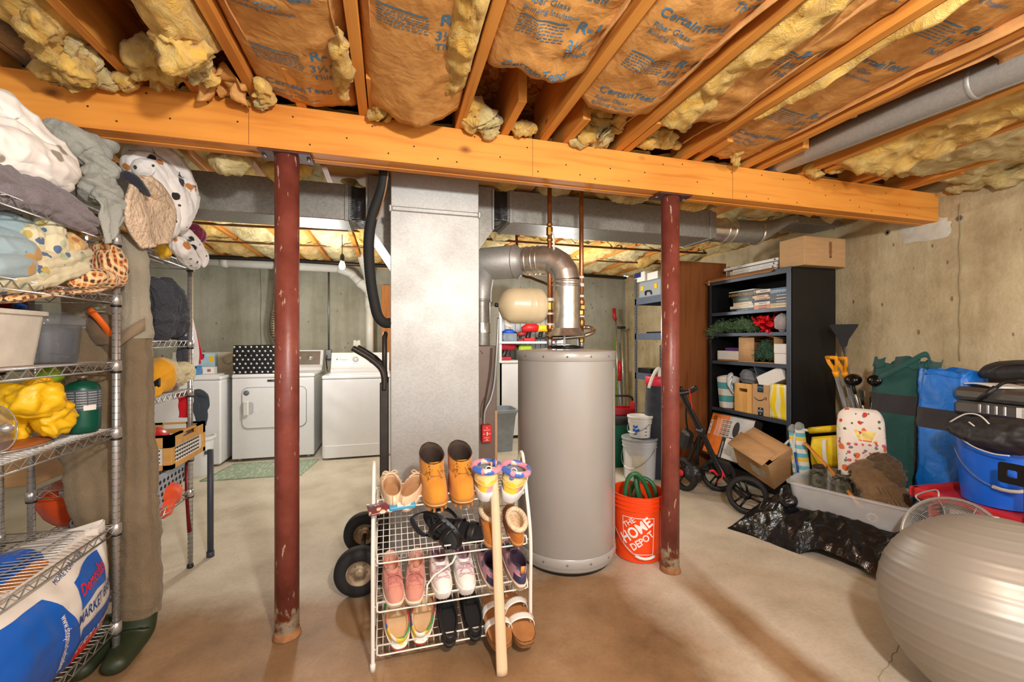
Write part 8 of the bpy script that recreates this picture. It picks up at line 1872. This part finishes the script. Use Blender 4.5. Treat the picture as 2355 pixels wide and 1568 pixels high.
# green bin with dark lid, toolbox, vacuum
t=thing('green_bin', 'dark green plastic bin with black lid behind the stacked buckets', 'bin',(2.20,3.95,0))
mb=MB(); loft(mb,[(rrect(.34,.36,.04),0),(rrect(.40,.42,.05),.42),(rrect(.42,.44,.05),.43)]); mb.build('shell',M_('forest_plastic',c(34,110,84),.5),t)
mb=MB(); loft(mb,[(rrect(.44,.46,.05),.43),(rrect(.45,.47,.05),.47),(rrect(.40,.42,.05),.50),(rrect(.01,.01,.004),.502)]); mb.build('lid',M_('charcoal_plastic',c(52,54,58),.5),t)
t=thing('toolbox', 'red toolbox with a black tubular handle on the green bin', 'toolbox',(2.24,3.92,.503),math.radians(-20))
mb=MB(); mb.prism([(-.10,0),(.10,0),(.10,.06),(.07,.12),(.03,.14),(-.03,.14),(-.07,.12),(-.10,.06)],.012,basis((-.14,0,0),(0,1,0),(0,0,1))); mb.prism([(-.10,0),(.10,0),(.10,.06),(.07,.12),(.03,.14),(-.03,.14),(-.07,.12),(-.10,.06)],.012,basis((.14,0,0),(0,1,0),(0,0,1))); mb.bb(-.14,.15,-.10,-.09,0,.07); mb.bb(-.14,.15,.09,.10,0,.07); mb.bb(-.14,.15,-.1,.1,0,.01); mb.build('body',M_('toolbox_red',c(190,30,44),.4),t)
mb=MB(); mb.tube([(-.14,0,.13),(-.13,0,.17),(-.1,0,.185),(.1,0,.185),(.14,0,.17),(.15,0,.13)],.011,10); mb.build('handle',BLACKP,t)
t=thing('shop_vacuum', 'red and grey shop vacuum behind the toolbox', 'vacuum',(2.16,4.35,.0))
mb=MB(); mb.lathe([(.13,.0),(.14,.02),(.15,.5),(.12,.56)],26); mb.build('tank',STEELG,t)
mb=MB(); mb.lathe([(.15,.56),(.15,.62),(.11,.72),(.05,.76),(0,.765)],26); mb.build('motor_head',REDPL,t)
mb=MB(); mb.tube(smooth_path([V(-.1,-.1,.6),V(-.12,-.16,.8),V(.02,-.14,.84),V(.14,-.08,.74),V(.2,-.1,.55)],6),.02,10); mb.build('hose',BLACKP,t)
# blue grey steel shelving
UX,UY0,UY1=2.92,3.66,4.70
t=thing('steel_shelving', 'blue grey steel shelving with perforated posts behind the right red post', 'shelving',(3.14,4.2,0))
SB=M_('blue_grey_steel',c(92,104,122),.45,.2,var=.06)
for (x,y) in ((UX,UY1),(UX,UY0),(3.36,UY1),(3.36,UY0)):
 mb=MB(); mb.bb(x,x+.03,y-.004,y,0,2.02); mb.bb(x,x+.004,y-.035,y,0,2.02); po=mb.build('post',SB,t,world= True)
 mb=MB(); z=.05
 while z<2.0:mb.bb(x-.001,x+.001,y-.024,y-.014,z,z+.018); z+=.038
 mb.build('slots',INKD,po,world= True,kind='stuff')
for z in (.35,.86,1.34,1.77):
 mb=MB(); mb.bb(UX,UX+.004,UY0,UY1,z-.075,z,.001); mb.bb(3.38,3.384,UY0,UY1,z-.075,z); mb.bb(UX,3.38,UY1-.004,UY1,z-.075,z); sh=mb.build('shelf_beam',SB,t,world= True)
 mb=MB(); mb.bb(UX+.004,3.38,UY0,UY1-.004,z-.012,z+.002); mb.build('deck',M_('blue_grey_deck',c(84,94,110),.7,var=.25,scale=60),sh,world= True)
carton('product_box', 'white and navy product box on top of the steel shelving', 'box',(2.93,4.5,1.975),(3.15,4.72,2.09),PAPER,[])
mb=MB(); mb.bb(2.926,2.93,4.58,4.72,2.03,2.09); tag(mb.build('navy_label',M_('navy_print',c(36,48,104),.5)), 'navy printed label on the white product box', 'label')
mb=MB(); mb.bb(2.95,3.15,4.27,4.48,1.975,2.06,.003); tag(mb.build('white_box',PAPER), 'plain white box beside the navy labelled one', 'box')
t=thing('parts_case', 'grey tool case with yellow latches on the top shelf of the steel unit', 'case',(3.08,4.42,1.775))
mb=MB(); mb.bb(2.95,3.25,4.22,4.66,1.775,1.97,.012); mb.build('case',GREYP,t,world= True)
for y in (4.58,4.30):
 mb=MB(); mb.bb(2.94,2.952,y-.025,y+.025,1.86,1.92,.004); mb.build('latch',YEL,t,world= True)
mb=MB(); mb.tube(smooth_path([V(2.945,4.50,1.80),V(2.93,4.48,1.84),V(2.93,4.40,1.84),V(2.945,4.38,1.80)],4),.010,8); mb.build('handle',BLACKP,t,world= True)
mb=MB(); mb.lathe([(.05,0),(.055,.1),(.058,.102),(.058,.12),(0,.12)],20,(3.0,4.12,1.775)); tag(mb.build('clear_jar',CLEAR), 'clear plastic jar beside the grey tool case', 'jar')
mb=MB(); roll(mb,[V(3.0,4.2,1.345),V(3.0,4.1,1.38),V(3.02,4.0,1.36)],[.025,.05,.03],4,amp=.5,freq=16); tag(mb.build('red_tool',REDPL), 'bunched red clamps on the middle steel shelf', 'tool')
mb=MB(); mb.bb(2.95,3.0,4.02,4.5,1.343,1.36,.004); tag(mb.build('pry_bar',BLACKP), 'long dark tool lying on the middle steel shelf', 'tool')
t=thing('parts_organiser', 'black small parts organiser with clear drawers on the lower steel shelf', 'organiser',(3.1,4.15,.863))
mb=MB(); mb.bb(3.04,3.2,3.95,4.36,.865,1.20,.004); mb.build('frame',BLACKP,t,world= True)
for j in range(6):
 for i in range(5):
  mb=MB(); mb.box((3.035,4.0+i*.078,.905+j*.052),(.02,.068,.042),bev=.003); mb.build('drawer',M_('smoke_drawer',c(100,104,108),.2,alpha=.7),t,world= True)
mb=MB(); mb.bb(2.95,3.1,4.42,4.68,.863,.92,.004); tag(mb.build('black_case',BLACKP), 'flat black case at the end of the lower steel shelf', 'case')
cloth_thing('cable_pile', 'tangled grey and black cables beside the flat black case', 'cables',mat_blotch('cable_mix',c(90,90,92),[(c(20,20,22),24.,.45),(c(200,190,40),20.,.24)]),[([V(3.0,4.4,.88),V(2.98,4.28,.89),V(2.98,4.1,.885)],[.02,.035,.025],dict(amp=.5,freq=18))])
# long handled tools in the far corner
def pole(name,label,u,v0,v1,Y,r,mat,top= None):
 p=py(u,v0,Y); t=thing(name,label, 'tool',(p.x,Y,0),group='tools in the far corner'); mb=MB(); mb.cyl((p.x+.02,Y,0),(p.x,Y+.06,p.z),r,n=10); mb.build('shaft',mat,t,world= True)
 if top:
  mb=MB(); mb.tube([V(p.x+q[0],Y+.06,p.z+q[1]) for q in top[1]],top[2],10); mb.build('handle',top[0],t,world= True)
pole('paint_pole', 'silver pole with a red crank handle in the far corner',1421,735,990,5.6,.012,SHINY,(REDPL,[(.0,.0),(-.02,.03),(-.03,.17)],.026)); pole('trimmer_pole', 'pole tool with a red grip beside the silver pole',1428,860,990,5.4,.016,M_('lav_pole',c(160,160,176),.4,.3),(REDPL,[(.01,-.1),(.02,.06),(.01,.18)],.03)); pole('crutch_pole', 'silver pole with a black cross grip in the far corner',1434,756,990,5.6,.014,SHINY,(BLACKP,[(-.06,.02),(.06,.02)],.02)); pole('green_stake', 'bright green topped stake beside the far corner poles',1418,780,990,5.65,.010,M_('lime_pole',c(120,170,60),.5))
# golf bag and umbrella
t=thing('golf_bag', 'tall black golf bag half hidden by the right red post', 'golf bag',(2.36,3.42,0))
mb=MB(); roll(mb,[V(2.36,3.42,.01),V(2.36,3.42,.4),V(2.37,3.42,.72),V(2.37,3.42,.86)],[.105,.11,.11,.10],3,amp=.05,freq=5,cap=0); mb.build('body',mat_cloth('black_twill',c(38,42,50),rough=.6),t,world= True)
mb=MB(); mb.lathe([(.105,.84),(.115,.85),(.115,.92),(.1,.93),(.1,.85)],24,(2.37,3.42,0)); mb.build('red_collar',M_('crimson_vinyl',c(206,34,60),.5),t,world= True)
mb=MB(); mb.tube(smooth_path([V(2.33,3.36,.80),V(2.33,3.34,.98),V(2.30,3.33,1.0),V(2.25,3.33,.93),V(2.21,3.33,.83)],6),.014,10); tag(mb.build('umbrella_handle',M_('cream_handle',c(214,212,196),.5)), 'cream hooked umbrella handle over the golf bag', 'umbrella')
# golf push cart
t=thing('golf_cart', 'black three wheeled golf push cart parked before the cabinet', 'golf cart',(2.5,2.8,0))
def wheel(ctr,ax,r,w_):
 ax=V(*ax).normalized(); mb=MB(); mb.lathe([(r*.78,-w_*.4),(r*.86,-w_/2),(r*.97,-w_*.4),(r,0),(r*.97,w_*.4),(r*.86,w_/2),(r*.78,w_*.4)],40,ctr,ax,caps= False); wh=mb.build('wheel',RUBBER,t,world= True)
 mb=MB(); mb.lathe([(r*.80,-w_*.3),(r*.74,-w_*.3),(r*.74,w_*.3),(r*.80,w_*.3)],36,ctr,ax,caps= False); o=ax.orthogonal().normalized(); p2=ax.cross(o)
 for i in range(3):
  for k in (-.22,.22):
   a=2*PI*i/3+.5; mb.tube([ctr+(o*math.cos(a+k*2.4)+p2*math.sin(a+k*2.4))*r*.18,ctr+(o*math.cos(a+k)+p2*math.sin(a+k))*r*.77],.008,6)
 mb.build('spokes',BLACKP,wh,world= True); mb=MB(); mb.lathe([(0,-w_*.8),(.02,-w_*.8),(.028,-w_*.4),(.028,w_*.4),(.02,w_*.8),(0,w_*.8)],16,ctr,ax); mb.build('hub',BLACKM,wh,world= True)
A_,B_,C_=V(2.473,2.503,.137),V(2.62,2.95,.137),V(2.36,3.05,.137)
wheel(A_,(-.75,-.66,.05),.137,.055); wheel(B_,(-.7,-.7,0),.137,.05); wheel(C_,(-.95,-.1,0),.137,.06)
def bar(nm,pts,r,m=BLACKM,fl= None):
 mb=MB(); mb.tube(smooth_path(pts,5),r,10,flat=fl); mb.build(nm,m,t,world= True)
h0=py(1578,925,2.85); k1=py(1612,990,2.80); k2=py(1645,1060,2.75)
bar('main_tube',[py(1562,890,2.87),h0,k1,k2,py(1668,1098,2.68),A_+V(-.05,.03,.03),A_+V(-.03,-.03,0)],.021,fl=(1.3,.85)); bar('brace',[k1,py(1603,1060,2.95),B_*.5+C_*.5],.015); bar('brace',[k1+V(0,0,-.02),py(1592,1040,2.95),C_],.014); bar('rear_axle',[B_,(B_+C_)/2+V(0,0,.05),C_],.016); bar('upper_rod',[h0,py(1580,980,2.95),py(1600,1030,3.0)],.007)
bar('handle',[py(1558,905,2.86),py(1585,900,2.82),py(1602,890,2.78)],.020,BLACKP); bar('brake_cable',[py(1585,895,2.80),py(1588,915,2.80),py(1592,940,2.8)],.005,REDPL)
mb=MB(); mb.box(k1,(.05,.07,.05),R=rot('Y',30),bev=.01); mb.build('pivot_block',BLACKP,t,world= True)
mb=MB(); mb.box(py(1665,1075,2.72),(.05,.10,.09),R=rot('Z',30),bev=.012); mb.build('basket',BLACKP,t,world= True)
bar('brake_pedal',[py(1632,1084,2.72),py(1640,1082,2.7),py(1650,1092,2.7)],.010,REDPL); bar('red_link',[py(1660,1080,2.62),py(1662,1095,2.6),py(1650,1110,2.62)],.004,REDPL); bar('red_link',[py(1660,1080,2.62),py(1668,1098,2.6)],.004,REDPL)
mb=MB(); mb.lathe([(.03,0),(.026,.012),(0,.014)],16,C_+V(-.045,-.02,.02),(-1,-.3,0)); mb.build('red_hub_cap',REDPL,t,world= True)
mb=MB(); roll(mb,[py(1588,1062,3.0),py(1596,1090,2.98),py(1600,1112,2.96)],[.05,.07,.04],3,amp=.15); mb.build('cooler_bag',BLACKP,t,world= True)
mb=MB(); mb.box(py(1578,1010,2.93),(.08,.10,.16),R=rot('X',20),bev=.02); mb.build('bag_rest',BLACKP,t,world= True)
# white plastic cabinet with tools behind the heater
t=thing('white_shelf_unit', 'white plastic shelving loaded with power tools behind the water heater', 'shelving',(1.75,5.5,0)); wx0,wx1,wy=1.32,2.2,5.25
mb=MB(); mb.bb(wx0,wx1,wy,wy+.02,0.04,1.0,.004); mb.build('door',WHITEE,t,world= True)
mb=MB(); mb.bb(wx0,wx0+.03,wy,5.8,0,1.72); mb.bb(wx1-.03,wx1,wy,5.8,0,1.72); mb.bb(wx0,wx1,5.78,5.8,0,1.72); mb.build('frame',WHITEP,t,world= True)
for z in (1.0,1.245,1.62):
 mb=MB(); mb.bb(wx0-.01,wx1+.01,wy-.02,5.78,z-.03,z,.004); mb.build('shelf',WHITEP,t,world= True)
mb=MB(); x=wx0+.06
while x<wx1-.04:mb.bb(x,x+.004,5.765,5.78,1.0,1.7); x+=.075
mb.build('back_ribs',GREYP,t,world= True,kind='stuff')
def tool(label,x,z,col,kind=0,s=1.):
 t=thing('power_tool',label, 'power tool',(x,5.36,z)); cm=M_('tool_%d_%d_%d'%col,c(*col),.45)
 mb=MB(); mb.tube([(-.07*s,0,.10*s),(-.02*s,0,.115*s),(.06*s,0,.115*s),(.085*s,0,.11*s)],[.025*s,.04*s,.038*s,.022*s],12); mb.build('motor',cm,t)
 mb=MB(); mb.tube([(.0,0,.10*s),(-.02*s,0,.03*s),(-.025*s,0,.025*s)],.022*s,10); mb.build('grip',BLACKP,t)
 mb=MB(); mb.box((-.01*s,0,.013*s),(.10*s,.06*s,.026*s),bev=.004); mb.build('battery',cm if kind else BLACKP,t)
 mb=MB(); mb.cyl((.085*s,0,.11*s),(.12*s,0,.11*s),.012*s,n=10); mb.build('chuck',BLACKM,t)
tool('blue grip power tool at the left of the white shelf',1.46,1.25,(30,80,190)); tool('red drill standing in the middle of the white shelf',1.76,1.25,(206,30,34),1,1.5); tool('yellow topped drill on the white shelf',1.93,1.27,(240,200,40),0,1.3); tool('low red driver beside the red drill',1.64,1.25,(150,40,44),1,.8); tool('red saw on the right of the white shelf',2.06,1.25,(190,30,36),1,1.)
tool('red and black grinder in the open cubby of the white shelf',1.43,1.003,(196,30,50),1,1.6); tool('small pink tool on the upper white shelf',2.08,1.623,(206,70,100),0,.9)
mb=MB(); mb.bb(1.60,1.78,5.3,5.42,1.003,1.20,.02); tag(mb.build('lime_case',M_('lime_case',c(176,206,50),.45)), 'lime green case with black trim in the white shelf cubby', 'case')
mb=MB(); mb.bb(1.38,1.56,5.28,5.45,1.247,1.35,.006); tag(mb.build('clear_bin',M_('blue_clear_bin',c(160,176,190),.2,alpha=.5)), 'clear bin under the blue grip tool', 'bin')
mb=MB(); mb.ell((1.56,5.42,1.79),(.16,.12,.15),22,12,e=.7); tag(mb.build('red_tool_bag',M_('tool_bag_red',c(200,28,44),.6)), 'rounded red tool bag on the white shelf behind the cream tank', 'bag')
# grey tote bin
t=thing('grey_bin', 'grey plastic bin standing on the floor right of the furnace', 'bin',(1.20,4.78,0))
mb=MB(); loft(mb,[(rrect(.26,.26,.04),0),(rrect(.30,.30,.05),.36),(rrect(.36,.35,.06),.44),(rrect(.39,.38,.07),.445),(rrect(.39,.38,.07),.475),(rrect(.345,.335,.06),.475),(rrect(.25,.25,.04),.02)]); sharp(mb.build('shell',M_('tote_grey',c(150,160,170),.5),t))
